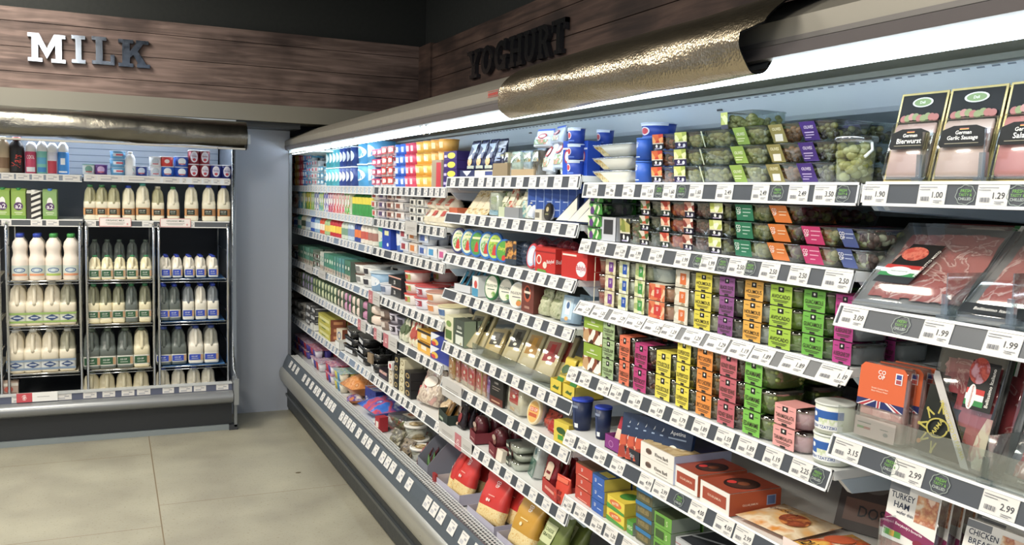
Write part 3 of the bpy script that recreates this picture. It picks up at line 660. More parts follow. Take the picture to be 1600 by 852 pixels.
# ------------------------------------------------------------------ placing
ORD = 'first second third fourth fifth sixth seventh eighth ninth tenth eleventh twelfth thirteenth fourteenth fifteenth sixteenth seventeenth eighteenth nineteenth twentieth'.split()
def lvname(i, n):
    if n == 1: return ''
    if n == 2: return ('lower one', 'upper one')[i]
    return 'bottom one' if i == 0 else 'top one' if i == n-1 else 'middle one' if n == 3 else ORD[i]+' one up'
def posname(i, n, far='farther', near='nearer'):
    if n == 1: return ''
    if n == 2: return (far+' of two', near+' of two')[i]
    if n == 3: return (far+'most of three', 'middle of three', near+'most of three')[i] if far != 'farther' else ('farthest of three', 'middle of three', 'nearest of three')[i]
    return ORD[i]+' from the '+('far end' if far == 'farther' else 'left')
def put(key, pl, pr, make, desc, cat, n=1, lv=1, hp=0, rows=1, dp=0, sb=.012, gap=.005, jit=.003, group=None, rz=0, z=0, turn=1.2, lv2=None, round_=False):
    sh = SH[key]; xf = sh['x']+sb; yl, yr = yat(pl, xf, sh['z']), yat(pr, xf, sh['z'])
    w = (yl-yr)/n-gap
    if round_:      # a round thing shows its full diameter whatever the angle
        q = (Vector((xf, (yl+yr)/2, sh['z'])).dot(CF))/F*(pr-pl)/n; w = q*.96
        ym = yat((pl+pr)/2, xf+w/2, sh['z']); pw = w*1.04*n; yl, yr = ym+pw/2, ym-pw/2
    base = make(w); z += lift(base); first = True; tot = n*lv*rows; rnd = random.Random(int(pl*7+sh['z']*1000))
    for rw in range(rows):
        for i in range(n):
            jx, jy = rnd.uniform(-1, 1)*jit, rnd.uniform(-1, 1)*jit
            for l in range(lv if not (rw == 0 and lv2) else lv2[i]):
                o = base if first else dup(base); first = False
                o.location = (xf+dp*rw+jx+rnd.uniform(0, .002), yl-(yl-yr)*(i+.5)/n+jy*.3, H+sh['z']+z+hp*l+.0005)
                o.rotation_euler = (0, 0, -pi/2+R_(rz+rnd.uniform(-turn, turn)))
                q = [x for x in (lvname(l, lv), posname(i, n), ('' if rw == 0 else 'behind' if rw == 1 else 'third row')) if x]
                lab = ', '.join([desc]+q)
                tag(o, lab, cat, (group or desc.split(' on ')[0]) if tot > 1 else group)
                if len(lab.split()) > 16: print('LONG', lab)
    return base
def lift(o):      # how far a leaning thing's lowest corner would sink under what it stands on
    if o.name.startswith(('promotion', 'shelf_sign')): return 0
    ms = [o] if o.type == 'MESH' else [c for c in o.children if c.type == 'MESH']
    return max(0, -min((min(v.co.z for v in c.data.vertices) for c in ms if len(c.data.vertices)), default=0))
def put1(x, y, z, o, desc, cat, rz=0, group=None, facex=True, rx=0):
    o.location = (x, y, H+z+(lift(o) if not rx else 0)); o.rotation_euler = (rx, 0, (-pi/2 if facex else 0)+R_(rz)); return tag(o, desc, cat, group)
# ================================================================== shelves of the long cabinet
NA = (-.55, 1.197); AA = (1.203, 2.244); BA = (2.25, 3.38)
T = lambda s: [(a, b, p) for a, b, p in s]
shelf('N1', 1.243, .032, *NA, 'white top shelf at the near right, German sausage packs standing on it', 8, T([(1348, 1388, '1.90'), (1436, 1479, '1.00'), (1528, 1577, '1.29')]), badges=(1510, 1592))
shelf('N2', 1.20, -.150, *NA, 'white second shelf at the near right with marbled meat packs', 22, T([(1315, 1354, '3.09'), (1442, 1488, '1.99'), (1540, 1597, '1.99')]), badges=(1409,))
shelf('N3', 1.20, -.350, *NA, 'white third shelf at the near right with the ham packs', 18, T([(1304, 1345, '3.15'), (1397, 1444, '2.99'), (1535, 1591, '2.99')]), badges=(1470, 1392))
shelf('N4', 1.20, -.548, *NA, 'white lowest shelf in view at the near right under the turkey packs', 18, auto=(.16, .07, '2.00'))
shelf('A1', 1.243, .031, *AA, 'white top shelf of olive tubs in the second bay', 8, T([(918, 935, '1.25'), (947, 962, '85p'), (974, 992, '75p'), (1003, 1023, '1.69'), (1037, 1057, '1.60'), (1078, 1099, '1.60'), (1120, 1146, '2.49'), (1176, 1202, '2.49'), (1233, 1264, '2.49'), (1273, 1307, '3.50')]), badges=(1031, 1066, 1216, 1318))
shelf('A2', 1.243, -.099, *AA, 'white second shelf of antipasti tubs in the second bay', 16, T([(907, 923, '1.35'), (932, 948, '1.75'), (962, 979, '1.29'), (985, 1004, '1.99'), (1016, 1037, '1.99'), (1056, 1078, '1.99'), (1096, 1120, '1.99'), (1139, 1166, '2.50'), (1189, 1218, '2.50'), (1234, 1265, '2.50'), (1288, 1330, '2.50')]), badges=(1092, 1130, 1173))
shelf('A3', 1.243, -.244, *AA, 'white third shelf of houmous tubs in the second bay', 34, T([(904, 924, '1.29'), (927, 948, '1.25'), (955, 979, '1.29'), (980, 1006, '1.29'), (1008, 1036, '1.29'), (1034, 1060, '1.29'), (1069, 1098, '1.29'), (1105, 1137, '1.29'), (1141, 1173, '1.19'), (1175, 1208, '1.89'), (1222, 1261, '1.89'), (1280, 1328, '1.89')], ), rail='#6d6e70')
shelf('A4', 1.22, -.407, *AA, 'white fourth shelf of salad tubs in the second bay', 20, T([(888, 902, '1.89'), (907, 923, '1.89'), (935, 953, '1.89'), (955, 973, '1.89'), (983, 1003, '1.89'), (1017, 1038, '1.89'), (1050, 1074, '1.79'), (1084, 1108, '1.89'), (1120, 1146, '1.59'), (1154, 1182, '1.89'), (1195, 1223, '1.19'), (1237, 1268, '2.25')]), badges=(1278,))
shelf('A5', 1.215, -.565, *AA, 'white fifth shelf of Indian sweets and cheese in the second bay', 20, T([(884, 899, '2.35'), (904, 919, '2.30'), (930, 947, '3.00'), (956, 976, '1.79'), (1000, 1020, '4.99'), (1022, 1045, '2.99'), (1079, 1103, '4.00'), (1118, 1146, '4.00'), (1149, 1177, '2.99')]), badges=(1062,))
shelf('A6', 1.215, -.725, *AA, 'white lowest shelf of butter packets in the second bay', 18, T([(882, 895, '1.50'), (899, 916, '1.79'), (925, 942, '2.20'), (946, 964, '1.20'), (973, 993, '2.40'), (1010, 1035, '1.65')]), badges=())
for k, r_, d_, tl in (('B1', .050, 'top', 8), ('B2', -.065, 'second', 14), ('B3', -.197, 'third', 22), ('B4', -.314, 'fourth', 20), ('B5', -.491, 'fifth', 16), ('B6', -.611, 'sixth', 18), ('B7', -.765, 'lowest', 18)):
    shelf(k, 1.240, r_, *BA, 'white %s shelf of cheeses in the third bay' % d_, tl, auto=(.098, .053))
for k, r_, d_, tl in (('C1', .017, 'top', 4), ('C2', -.115, 'second', 6), ('C3', -.235, 'third', 10), ('C4', -.428, 'fourth', 14), ('C5', -.575, 'fifth', 14), ('C6', -.775, 'lowest', 18)):
    for j, (ya, yb2, nm) in enumerate(((3.39, 4.49, 'fourth'), (4.495, 5.58, 'fifth'), (5.585, 6.88, 'farthest'))):
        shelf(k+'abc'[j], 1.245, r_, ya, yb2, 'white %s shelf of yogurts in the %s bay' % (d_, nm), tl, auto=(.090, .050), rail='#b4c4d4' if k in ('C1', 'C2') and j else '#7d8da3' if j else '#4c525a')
    SH[k] = SH[k+'a']
# ticket cards lying in the sloping channel in front of the well
zc = -1.222; y = .55; k = 0; rnd = random.Random(4)
chm = {}
while y < 6.2:
    wd = .064
    if rnd.random() < .93:
        me = ticket_mesh(wd, .047, ''); o = bpy.data.objects.new('price_ticket', me); COL.objects.link(o); o.parent = fr
        tt = R_(66); o.matrix_local = Matrix.Translation((1.1180-1.5, y-3.3, H-1.2200)) @ Matrix.Rotation(-pi/2, 4, 'Z') @ Matrix.Rotation(-R_(27), 4, 'X')
    y += .118 if rnd.random() < .5 else .080
# ================================================================== second bay, top shelf: dips and olives
OL = ['#8f8a4c', '#a39a55', '#7b7a41', '#99934f']; OLD = ['#6a6236', '#4b3a35', '#8c8448', '#37272b']; OLB = ['#8a6a3c', '#a5733c', '#6d4a2c']
def tri_dip(w):
    r = root('dip_tub'); h, d = .036, .10; c = M('#e3ddc4', .4)
    a = MB(); a.loft([(w*.58, d*.66, .008, .001, 0, d/2), (w*.96, d*.95, .012, h*.86, 0, d/2)], M('#dcd9cc', .3), k=2); a.poly(frontL(d*.17, .001, d*.02, h*.86), [(-w*.44, h*.8), (-w*.26, .004), (-w*.10, .004), (-w*.26, h*.8)], K(ART(['#c9a24d', '#e3d6a0', '#9a7c3a'], 70))); a.build('tub', r)
    b = MB(); b.loft([(w, d, .014, h*.86, 0, d/2), (w, d, .014, h*.95, 0, d/2)], CLEAR('#eef4f4', .5), k=2); b.build('film_lid', r); return r
put('A1', 921, 984, tri_dip, 'white tapering dip tub with amber print on the top olive shelf', 'tub', lv=3, hp=.0365, rows=2, dp=.11, group='white tapering dip tubs')
put('A1', 990, 1020, lambda w: pots(w, .058, '#2d63c8', COOP(-.1, .68, .13)+[('r', -.3, .12, .2, .16, '#cfe0ff')], '#3f79d8', tap=.95, name='dip_pot'), 'blue pot with white lettering on the top olive shelf', 'pot', lv=2, hp=.060, rows=2, dp=.085, group='blue dip pots', round_=True)
BLKI = lambda pic: [('r', -.5, .45, .5, 1, ART(pic, 60, kind='v')), ('r', -.5, .40, .5, .46, '#d9d2c0'), ('d', -.12, .26, .10, .10, '#f2f0ea'), ('r', -.3, .08, .3, .14, '#b8b0d0'), ('d', .28, .2, .11, .11, '#d8dce0')]
put('A1', 1016, 1050, lambda w: olive_tub(w, .10, .040, '#201d2b', BLKI(['#d9632b', '#c93a24', '#e8a35a', '#3a2a1a']), ['#a5542c', '#7c3a24', '#3d2a20'], sx=(0, .52), slant=.0, tap=.06, n=34), 'tub of sun-dried tomatoes, black label with orange picture, on the top shelf', 'tub', lv=3, hp=.041, rows=2, dp=.11, group='sun-dried tomato tubs')
put('A1', 1051, 1090, lambda w: olive_tub(w, .10, .040, '#2b2450', BLKI(['#c9cf62', '#9fae45', '#e6e7a8', '#5c6a2a']), OL, sx=(0, .50), slant=.0, tap=.06, n=40, seed=2), 'olive tub, navy label with green picture, on the top shelf', 'tub', lv=3, hp=.041, rows=2, dp=.11, group='navy label olive tubs')
put('A1', 1092, 1134, lambda w: olive_tub(w, .11, .040, '#c9d0b0', [], OL, sx=(.0, .05), tap=.10, n=56, seed=3), 'plain clear tub of green olives without picture label on the top shelf', 'tub', lv=3, hp=.041, rows=2, dp=.12, sb=.02, group='plain clear olive tubs')
put('A1', 1120, 1172, lambda w: olive_tub(w, .10, .040, '#4a4a58', [('r', -.5, .3, .5, 1, ART(['#c9cf62', '#9fae45', '#e6e7a8'], 60, kind='v'))], ['#948f4e', '#a8a05a'], sx=(.0, .22), tap=.05, n=60, seed=4, slant=0), 'round olive tub sitting alone highest on the stack of olive tubs', 'tub', z=.1235, sb=.05)
GRL = [('t', 'OLIVES', .0, .62, .16, '#f3f6d8'), ('r', -.3, .35, .3, .40, '#e3ebb8'), ('r', -.3, .22, .2, .27, '#e3ebb8')]
put('A1', 1140, 1192, lambda w: olive_tub(w, .11, .040, '#8fae45', GRL, OL+['#c8c49a'], sx=(.0, .40), tap=.16, n=60, seed=5), 'olive tub wrapped in a lime green label on the top shelf', 'tub', lv=3, hp=.041, rows=2, dp=.12, group='lime label olive tubs')
put('A1', 1193, 1243, lambda w: olive_tub(w, .11, .040, '#8f8447', [('t', 'OLIVES', -.02, .74, .15, '#f6f0c8'), ('r', -.2, .12, .35, .48, '#e8e4d8')], ['#8f5a2c', '#a86a35', '#6d4526'], sx=(.0, .46), tap=.18, n=50, seed=6), 'tub of brown olives under an olive brown label on the top shelf', 'tub', lv=3, hp=.041, rows=2, dp=.12, group='brown olive tubs')
PUL = [('t', 'OLIVES', 0, .70, .15, '#e8ddf5'), ('r', -.3, .42, .3, .47, '#c9b6e0'), ('r', -.25, .3, .3, .34, '#c9b6e0'), ('r', -.3, .18, .1, .22, '#c9b6e0')]
put('A1', 1243, 1299, lambda w: olive_tub(w, .11, .040, '#43287a', PUL, ['#7f7a45', '#5c5434', '#6f6b3c', '#3b3028'], sx=(.0, .46), tap=.18, n=56, seed=7), 'tub of dark olives under a purple label on the top shelf', 'tub', lv=3, hp=.041, rows=2, dp=.12, group='purple label olive tubs')
put('A1', 1290, 1352, lambda w: olive_tub(w, .11, .040, '#43287a', PUL, OL, sx=(.06, .46), tap=.18, n=56, seed=8), 'olive tub with purple label standing behind the clear olive bucket', 'tub', lv=3, hp=.041, sb=.16, group='purple tubs behind the bucket')
def bucket(w):
    r = root('olive_bucket'); h = .088; R1, R0 = w/2, w/2*.86; yc = R1
    a = MB(); a.loft([(2*R0, 2*R0, R0, 0, 0, yc), (2*R1*.96, 2*R1*.96, R1, h*.88, 0, yc)], CLEAR('#eef2ee', .14), k=6, cap=(1, 0)); a.build('bucket', r)
    f = pieces(w*.86, w*.86, .003, h*.84, ['#a8a55c', '#8f9147', '#bdb873', '#9a9a50', '#d6d2a6'], .0115, 110, seed=11); f.shift(0, R1*.14, 0)
    f2 = MB()
    rn = random.Random(5)
    for i in range(90):
        a_ = rn.uniform(0, 2*pi); z = rn.uniform(.01, h*.80); rr = (R0+(R1-R0)*z/h)-.0125; f2.ball((rr*cos(a_), yc+rr*sin(a_), z), rn.uniform(.0095, .0125), K(rn.choice(['#93924a', '#7f823c', '#a5a35c', '#878a40', '#b5b680']), .22), sq=(1.1, 1, .85), seg=9, rin=6)
    o = f2.build('olives', r); o['kind'] = 'stuff'
    l = MB(); l.loft([(2*R1*1.03, 2*R1*1.03, R1*1.03, h*.87, 0, yc), (2*R1*1.05, 2*R1*1.05, R1*1.05, h*.96, 0, yc), (2*R1*1.0, 2*R1*1.0, R1, h, 0, yc)], CLEAR('#eef4f4', .55), k=6); l.build('lid', r)
    g = MB(); g.tube([(R1, yc, h*.86), (R1+.006, yc-.004, h*.7), (R1+.004, yc-.02, h*.55)], .003, K('#e9efef'), k=6); g.build('handle', r)
    return r
put('A1', 1299, 1367, bucket, 'clear round bucket full of green olives on the top shelf', 'bucket', sb=.004, round_=True)
# ---- second shelf
put('A2', 919, 943, lambda w: olive_tub(w, .10, .034, '#3f8a30', [('r', -.5, .1, .5, .9, ART(['#3f9a35', '#6a3f8a', '#d8e6c0', '#2c5a22'], 60, kind='v'))], ['#3d7a2c', '#6aa044'], sx=(.0, .9), tap=.06, n=20, seed=9, slant=0), 'bright green tub at far end of antipasti shelf', 'tub', lv=4, hp=.035, rows=2, dp=.11, group='tall stack of bright green tubs')
o = tray(.085, .12, .075, '#c2c4cc', cut=.9, back=1.0, items=[('r', -.26, .3, .32, .9, '#35353a')]); YA = lambda px, k='A2', sb=.02: yat(px, SH[k]['x']+sb, SH[k]['z'])
put1(1.243+.012, YA(953), SH['A2']['z'], o, 'grey card display tray with a cut-out front beside the bright green tubs', 'tray')
put('A2', 968, 999, lambda w: olive_tub(w, .10, .066, '#1f1d24', BLKI(['#7f8a3a', '#b0aa5a', '#d8d4b0', '#3a3a20']), ['#7d6a3a', '#8a4a24', '#5a6a2c'], sx=(0, .55), tap=.05, n=50, seed=10, slant=0), 'tall single tub of mixed antipasti with black label on the second shelf', 'tub')
an = dict(lv=3, hp=.039, rows=2, dp=.115)
put('A2', 998, 1029, lambda w: olive_tub(w, .10, .038, '#1d1b26', BLKI(['#d8cfc0', '#c05a35', '#4d6a35', '#5a2a20']), ['#2c3a22', '#3f4a2a', '#5a5a30'], sx=(0, .50), tap=.06, n=36, seed=12, slant=0), 'tub of dark leaf-wrapped antipasti with black label on the second shelf', 'tub', group='dark antipasti tubs', **an)
put('A2', 1030, 1066, lambda w: olive_tub(w, .10, .038, '#24352c', BLKI(['#c0402c', '#e07a5a', '#f0d0b0', '#8a2a1c']), ['#c8481c', '#d96a1c', '#b5361a'], sx=(0, .42), tap=.06, n=30, rad=.011, seed=13, slant=0), 'tub of red and orange peppers on the second shelf', 'tub', group='pepper tubs', **an)
put('A2', 1067, 1106, lambda w: olive_tub(w, .10, .038, '#211d38', BLKI(['#d8a08a', '#f2e6da', '#8a3a30', '#5a1f22']), ['#5a2a22', '#6d3526', '#3f1c1c'], sx=(0, .42), tap=.06, n=44, seed=14, slant=0), 'tub of dark red sun-dried tomatoes on the second shelf', 'tub', group='dark red tomato tubs', **an)
put('A2', 1108, 1138, lambda w: olive_tub(w, .10, .038, '#1d1e26', BLKI(['#b9c24d', '#dfe6a0', '#f2f2d8', '#6a7a2c']), OL, sx=(0, .70), tap=.06, n=44, seed=15, slant=0), 'narrow olive tub with black and pale green label on the second shelf', 'tub', group='black and pale green olive tubs', **an)
CO2 = lambda c: COOP(-.32, .60, .20)+[('r', -.08, .7, .42, .75, c), ('r', -.08, .5, .38, .55, c), ('r', -.08, .3, .2, .35, c)]
ot = dict(lv=3, hp=.039, rows=2, dp=.12)
put('A2', 1137, 1197, lambda w: olive_tub(w, .115, .038, '#1f7a58', CO2('#bfe0d0'), OL+['#b5ae70'], sx=(.16, .62), tap=.12, n=64, rad=.0095, seed=16, slant=.0), 'wide olive tub with a dark green strip label on the second shelf', 'tub', group='green strip olive tubs', **ot)
put('A2', 1197, 1247, lambda w: olive_tub(w, .115, .038, '#e07a22', COOP(-.32, .62, .18)+[('r', -.05, .62, .42, .67, '#f8d8b0'), ('r', -.05, .45, .35, .5, '#f8d8b0')], ['#6a4038', '#5f3a35', '#8f8a4c', '#7d7a40'], sx=(.0, .56), tap=.18, n=54, rad=.009, seed=17), 'dark and green olive tub, orange label, second shelf', 'tub', group='orange label olive tubs', **ot)
put('A2', 1247, 1302, lambda w: olive_tub(w, .115, .038, '#c4256a', COOP(-.32, .62, .18)+[('r', -.08, .72, .44, .77, '#f2b0cc'), ('r', -.08, .5, .38, .55, '#f2b0cc'), ('r', -.08, .28, .2, .33, '#f2b0cc')], ['#a09a50', '#b0a255', '#8c8a45', '#a5703c'], sx=(.0, .56), tap=.12, n=58, rad=.0085, seed=18), 'olive tub with a magenta label on the second shelf', 'tub', lv=2, hp=.039, rows=2, dp=.12, group='magenta label olive tubs')
put('A2', 1303, 1358, lambda w: olive_tub(w, .115, .038, '#4a5a96', COOP(-.34, .62, .18)+[('r', -.1, .7, .44, .75, '#b8c6e8'), ('r', -.1, .5, .38, .55, '#b8c6e8')], ['#8a6a60', '#9a9a60', '#5f4540', '#c8c4a8'], sx=(.0, .46), tap=.2, n=60, rad=.0095, seed=19), 'mixed olive tub, slate blue label, next to cured meat', 'tub', lv=2, hp=.039, rows=2, dp=.12, group='slate blue label olive tubs')
# ---- third shelf: houmous
SLV = lambda a, b='': [('r', -.13, .68, .13, .93, '#1b1a1c'), ('d', 0, .82, .05, .06, '#f0eee6'), ('r', -.40, .80, -.20, .82, '#3a3a32'), ('r', .20, .80, .40, .82, '#3a3a32'), ('t', a, 0, .46, .20, '#3b3527', 0, .86), ('r', -.36, .26, .36, .29, '#4a4536'), ('r', -.30, .19, .30, .22, '#4a4536'), ('r', -.12, .03, .12, .12, '#2a2824')]
def hou(col, ttl, fill, bits=None, h=.0435, d=.10, sx=.74): return lambda w: deli_tub(w, d, h, col, SLV(ttl), fill, bits=bits, sx=sx)
PIC = lambda sq, pic: [('r', -.5, 0, .5, 1, ART(pic, 55, kind='v')), ('r', -.16, .18, .28, .82, sq)] + COOP(.06, .56, .11)
def phou(sq, pic, fill, h=.0435): return lambda w: deli_tub(w, .10, h, '#e6e0d0', PIC(sq, pic), fill, sx=.72)
hs = dict(lv=3, hp=.0445, rows=2, dp=.11)
put('A3', 927, 942, lambda w: deli_tub(w, .10, .0435, '#dfd9c0', [], '#b5482c', sx=.05), 'small plain red dip tub at far end of houmous shelf', 'tub', group='plain red dip tubs', **hs)
put('A3', 943, 965, phou('#7a3f9a', ['#d8cba8', '#e8e0c0', '#b09a6a'], '#d2b98a'), 'dip tub with purple square on a picture sleeve, third shelf', 'tub', group='purple square dip tubs', **hs)
put('A3', 966, 988, phou('#1f55b5', ['#dfe2c0', '#c2c890', '#f2f0e0'], '#e3dfca'), 'dip tub with blue square on a picture sleeve, third shelf', 'tub', group='blue square dip tubs', **hs)
put('A3', 989, 1012, phou('#3f9a45', ['#dfe2b0', '#a8b870', '#f0ecd8'], '#cfc9a0'), 'dip tub with green square on a picture sleeve, third shelf', 'tub', group='green square dip tubs', **hs)
put('A3', 1013, 1048, phou('#d2342c', ['#e07a4a', '#f0c8a0', '#c84a30'], '#cf8a62'), 'dip tub with red square on a picture sleeve, third shelf', 'tub', lv=2, hp=.0445, rows=2, dp=.11, group='red square dip tubs')
put('A3', 1004, 1040, lambda w: deli_tub(w, .11, .046, '#dfe0d8', [], '#d9dcd8', sx=.03), 'larger clear tub of white dip resting on the red square tubs', 'tub', z=.0895, sb=.02)
put('A3', 1051, 1082, phou('#e0702a', ['#d8d2c0', '#e8e2d2', '#a89878'], '#b5ae96'), 'houmous tub with orange square on a pale picture sleeve', 'tub', group='orange square houmous tubs', **hs)
put('A3', 1084, 1120, hou('#e3d52c', 'HOUMOUS', '#b9b191'), 'houmous tub in a lemon yellow card sleeve on the third shelf', 'tub', group='lemon yellow houmous tubs', **hs)
put('A3', 1122, 1155, hou('#8f4f8f', 'BLACK OLIVE', '#6a665a'), 'houmous tub in a purple card sleeve on the third shelf', 'tub', group='purple houmous tubs', **hs)
put('A3', 1158, 1198, hou('#f0b03a', 'HOUMOUS', '#b5b3a8'), 'houmous tub in an amber card sleeve on the third shelf', 'tub', group='amber houmous tubs', **hs)
put('A3', 1200, 1248, hou('#a5cc2c', 'AVOCADO', '#7f9a35'), 'avocado dip tub in a lime card sleeve on the third shelf', 'tub', group='lime avocado tubs', **hs)
put('A3', 1251, 1298, hou('#6cb83a', 'GUACAMOLE', '#5a7a30'), 'guacamole tub in a leaf green card sleeve on the third shelf', 'tub', group='guacamole tubs', **hs)
put('A3', 1300, 1336, hou('#c2388f', 'AUBERGINE DIP', '#a8a8ac', sx=.86), 'aubergine dip tub in a magenta card sleeve at the near shelf end', 'tub', lv=3, hp=.0445, rows=2, dp=.11, group='magenta aubergine tubs')
# ---- fourth shelf: salads
sl = dict(rows=2, dp=.115)
put('A4', 908, 938, lambda w: carton(w, .05, .078, '#8fae2c', [('r', -.5, 0, .5, .52, ART(['#f0ece2', '#c9a070', '#8a4a2c', '#4a2a20'], 40, kind='v')), ('t', 'falafel', 0, .80, .09, '#f0f4d8'), ('r', -.3, .66, .3, .69, '#e8f0c8')], [('r', -.5, .05, .5, .95, '#7a9a28')], name='falafel_packet'), 'green and white falafel packet at the far end of the salad shelf', 'packet', lv=2, hp=.081, rows=2, dp=.06, group='green falafel packets')
put('A4', 940, 965, hou('#a3bd88', 'COLESLAW', '#2c2c26', h=.053), 'salad tub in a sage green sleeve on the fourth shelf', 'tub', lv=3, hp=.0545, group='sage green salad tubs', **sl)
put('A4', 966, 989, hou('#e8734e', 'TABBOULEH', '#5a3a2a', h=.066), 'salad tub in a coral sleeve on the fourth shelf', 'tub', lv=2, hp=.067, group='coral salad tubs', **sl)
put('A4', 990, 1018, hou('#c0357a', 'BEETROOT', '#4a2a2c', h=.062, bits=['#5a2c30', '#6a4a3a']), 'salad tub in a magenta sleeve on the fourth shelf', 'tub', lv=2, hp=.063, group='magenta salad tubs', **sl)
put('A4', 1021, 1053, hou('#e6d838', 'COUSCOUS', '#6f6a44', h=.060, bits=['#5a6a35', '#8a8555']), 'salad tub in a pale yellow sleeve on the fourth shelf', 'tub', lv=2, hp=.061, group='pale yellow salad tubs', **sl)
put('A4', 1055, 1084, hou('#eedb2c', 'SUPERFOOD', '#5a5a3c', h=.053, bits=['#6a6a45', '#4a4230']), 'salad tub in a strong yellow sleeve, three high, fourth shelf', 'tub', lv=3, hp=.0545, group='strong yellow salad tubs', **sl)
put('A4', 1086, 1119, hou('#f0912c', 'SPICY CHICKPEAS', '#8a6a3a', h=.053, bits=['#a8824a', '#8f6a35', '#5a4a2c']), 'chickpea salad tub in an orange sleeve on the fourth shelf', 'tub', lv=3, hp=.0545, group='orange chickpea tubs', **sl)
put('A4', 1121, 1158, hou('#c8626e', 'KIDNEY BEANS', '#5a3f30', h=.053, bits=['#6a4a38', '#4a3528', '#7d5a40']), 'bean salad tub in a dusty rose sleeve on the fourth shelf', 'tub', lv=3, hp=.0545, group='dusty rose bean salad tubs', **sl)
put('A4', 1160, 1206, hou('#78c440', 'EDAMAME', '#6a7a35', h=.053, bits=['#8fa04a', '#a3ae5c', '#7f8f40'], sx=.60), 'edamame salad tub in a fresh green sleeve on the fourth shelf', 'tub', lv=3, hp=.0545, group='fresh green edamame tubs', **sl)
put('A4', 1208, 1258, hou('#f0a3a0', 'TARAMASALATA', '#dda8b0', h=.044, sx=.70), 'pink dip tub in a salmon sleeve near the shelf end', 'tub', lv=2, hp=.0455, rows=2, dp=.11, group='salmon pink dip tubs')
def tzat(w):
    r = pots(w, .058, '#e6ead8', [('r', -.55, .12, .60, .80, '#f4f6f6'), ('r', -.42, .34, .62, .76, '#2a63b5'), ('r', -.05, .30, .62, .5, ART(['#f2f4f0', '#c8d8a8', '#e8ecdc'], 80)), ('d', -.18, .60, .07, .08, '#eef2f6'), ('t', 'FRESH TZATZIKI', .06, .22, .10, '#2a4f9a', 0, .8)], CLEAR('#e6ebe8', .6), tap=.95, name='tzatziki_pot', k=6, lid_=None) if False else pots(w, .058, '#e6ead8', [('r', -.55, .12, .60, .80, '#f4f6f6'), ('r', -.42, .34, .62, .76, '#2a63b5'), ('r', -.05, .30, .62, .5, ART(['#f2f4f0', '#c8d8a8', '#e8ecdc'], 80)), ('d', -.18, .60, .07, .08, '#eef2f6'), ('t', 'FRESH TZATZIKI', .06, .22, .10, '#2a4f9a', 0, .8)], '#dfe4e0', tap=.95, name='tzatziki_pot', k=6)
    return r
put('A4', 1268, 1332, tzat, 'white round pot of tzatziki with a blue label at the shelf end', 'pot', lv=2, hp=.060, sb=.004, group='tzatziki pots', round_=True)
# ---- fifth shelf
def bluepot(w): return pots(w, .092, '#1c2b52', [('r', -.35, .1, .1, .7, '#2e3f6a'), ('r', .05, .08, .3, .22, '#e8eef2'), ('r', -.3, .72, .3, .80, '#8a97b5')], '#2448d0', tap=.78, name='yogurt_bucket', k=6)
for i, (a, b) in enumerate(((889, 925), (927, 956))):
    put('A5', a, b, bluepot, 'navy pot with bright blue lid, %s of two by the purple tray' % ('farther', 'nearer')[i], 'pot', sb=(.01, .03)[i], round_=True)
o = tray(.075, .14, .055, '#8a2f86', '#5a4a40', cut=.7, back=1.5, items=[('d', -.05, .45, .16, .24, '#c98ac4'), ('d', -.05, .45, .13, .19, '#8a2f86')]); put1(1.23, YA(958, 'A5'), SH['A5']['z'], o, 'open purple display tray holding thin pink packets', 'tray')
for i in range(3): put1(1.25+.035*i, YA(958, 'A5'), SH['A5']['z']+.003, slab(.062, .008, .085, '#c2305a', [('r', -.5, 0, .1, .6, '#f0d8c0'), ('r', -.5, .6, .5, 1, '#b0283c')], name='cheese_packet', lean=18, wrap=False), 'thin pink and red packet in the purple tray, '+('front', 'middle', 'back')[i]+' of three', 'packet', group='pink packets in purple tray')
o = tray(.085, .15, .045, '#2c2f38', cut=.75, back=1.0, items=[('t', 'Apetina', -.1, .5, .5, '#c9ccd2')]); put1(1.225, YA(990, 'A5'), SH['A5']['z'], o, 'low dark display tray holding the navy cheese bags', 'tray')
for i in range(6):
    p = carton(.085, .011, .118, '#1c3357', [('r', -.5, 0, .5, .5, ART(['#d8562c', '#b03a20', '#f0c8a0', '#26385a'], 45, kind='v')), ('d', -.1, .45, .16, .10, '#f0eee6'), ('t', 'Apetina', 0, .80, .11, '#e6ecf4'), ('r', -.3, .68, .3, .71, '#9ab0d0')], [('r', -.4, .1, .4, .9, '#27508a')], name='cheese_bag')
    put1(1.235+.004*i, YA(988, 'A5')-.030*i, SH['A5']['z']+.004+.0015*i, p, 'navy bag of paneer cheese leaning on its side, %s from the purple tray' % ORD[i], 'bag', group='navy cheese bags', rz=34-2*i, rx=R_(-14))
KB = [('d', -.24, .5, .09, .22, '#8a6a5a'), ('r', -.32, .35, -.16, .62, '#5a4a45'), ('t', 'Khova Barfi', .14, .5, .26, '#3a2f2c', 0, .6), ('r', 0, .2, .34, .24, '#8a8078')]
def barfi(w): return carton(w, .17, .034, '#efeae2', KB, [('r', -.5, .0, .5, 1, '#b8c6e6')], [('r', -.5, .02, .5, .45, ART(['#d8bf8a', '#b8965a', '#e8d8b0'], 25)), ('r', -.5, .45, .5, 1, '#272a55'), ('d', .1, .42, .2, .05, '#3a3a8a')], name='sweets_box')
put('A5', 998, 1052, barfi, 'white and navy box of khova barfi on the fifth shelf', 'box', lv=2, hp=.0348, group='khova barfi boxes', sb=.006)
GJ = [('r', -.40, .22, .40, .78, '#a8432a'), ('t', 'GULAB JAMUN', 0, .5, .14, '#e8c8b0', 0, .6)]
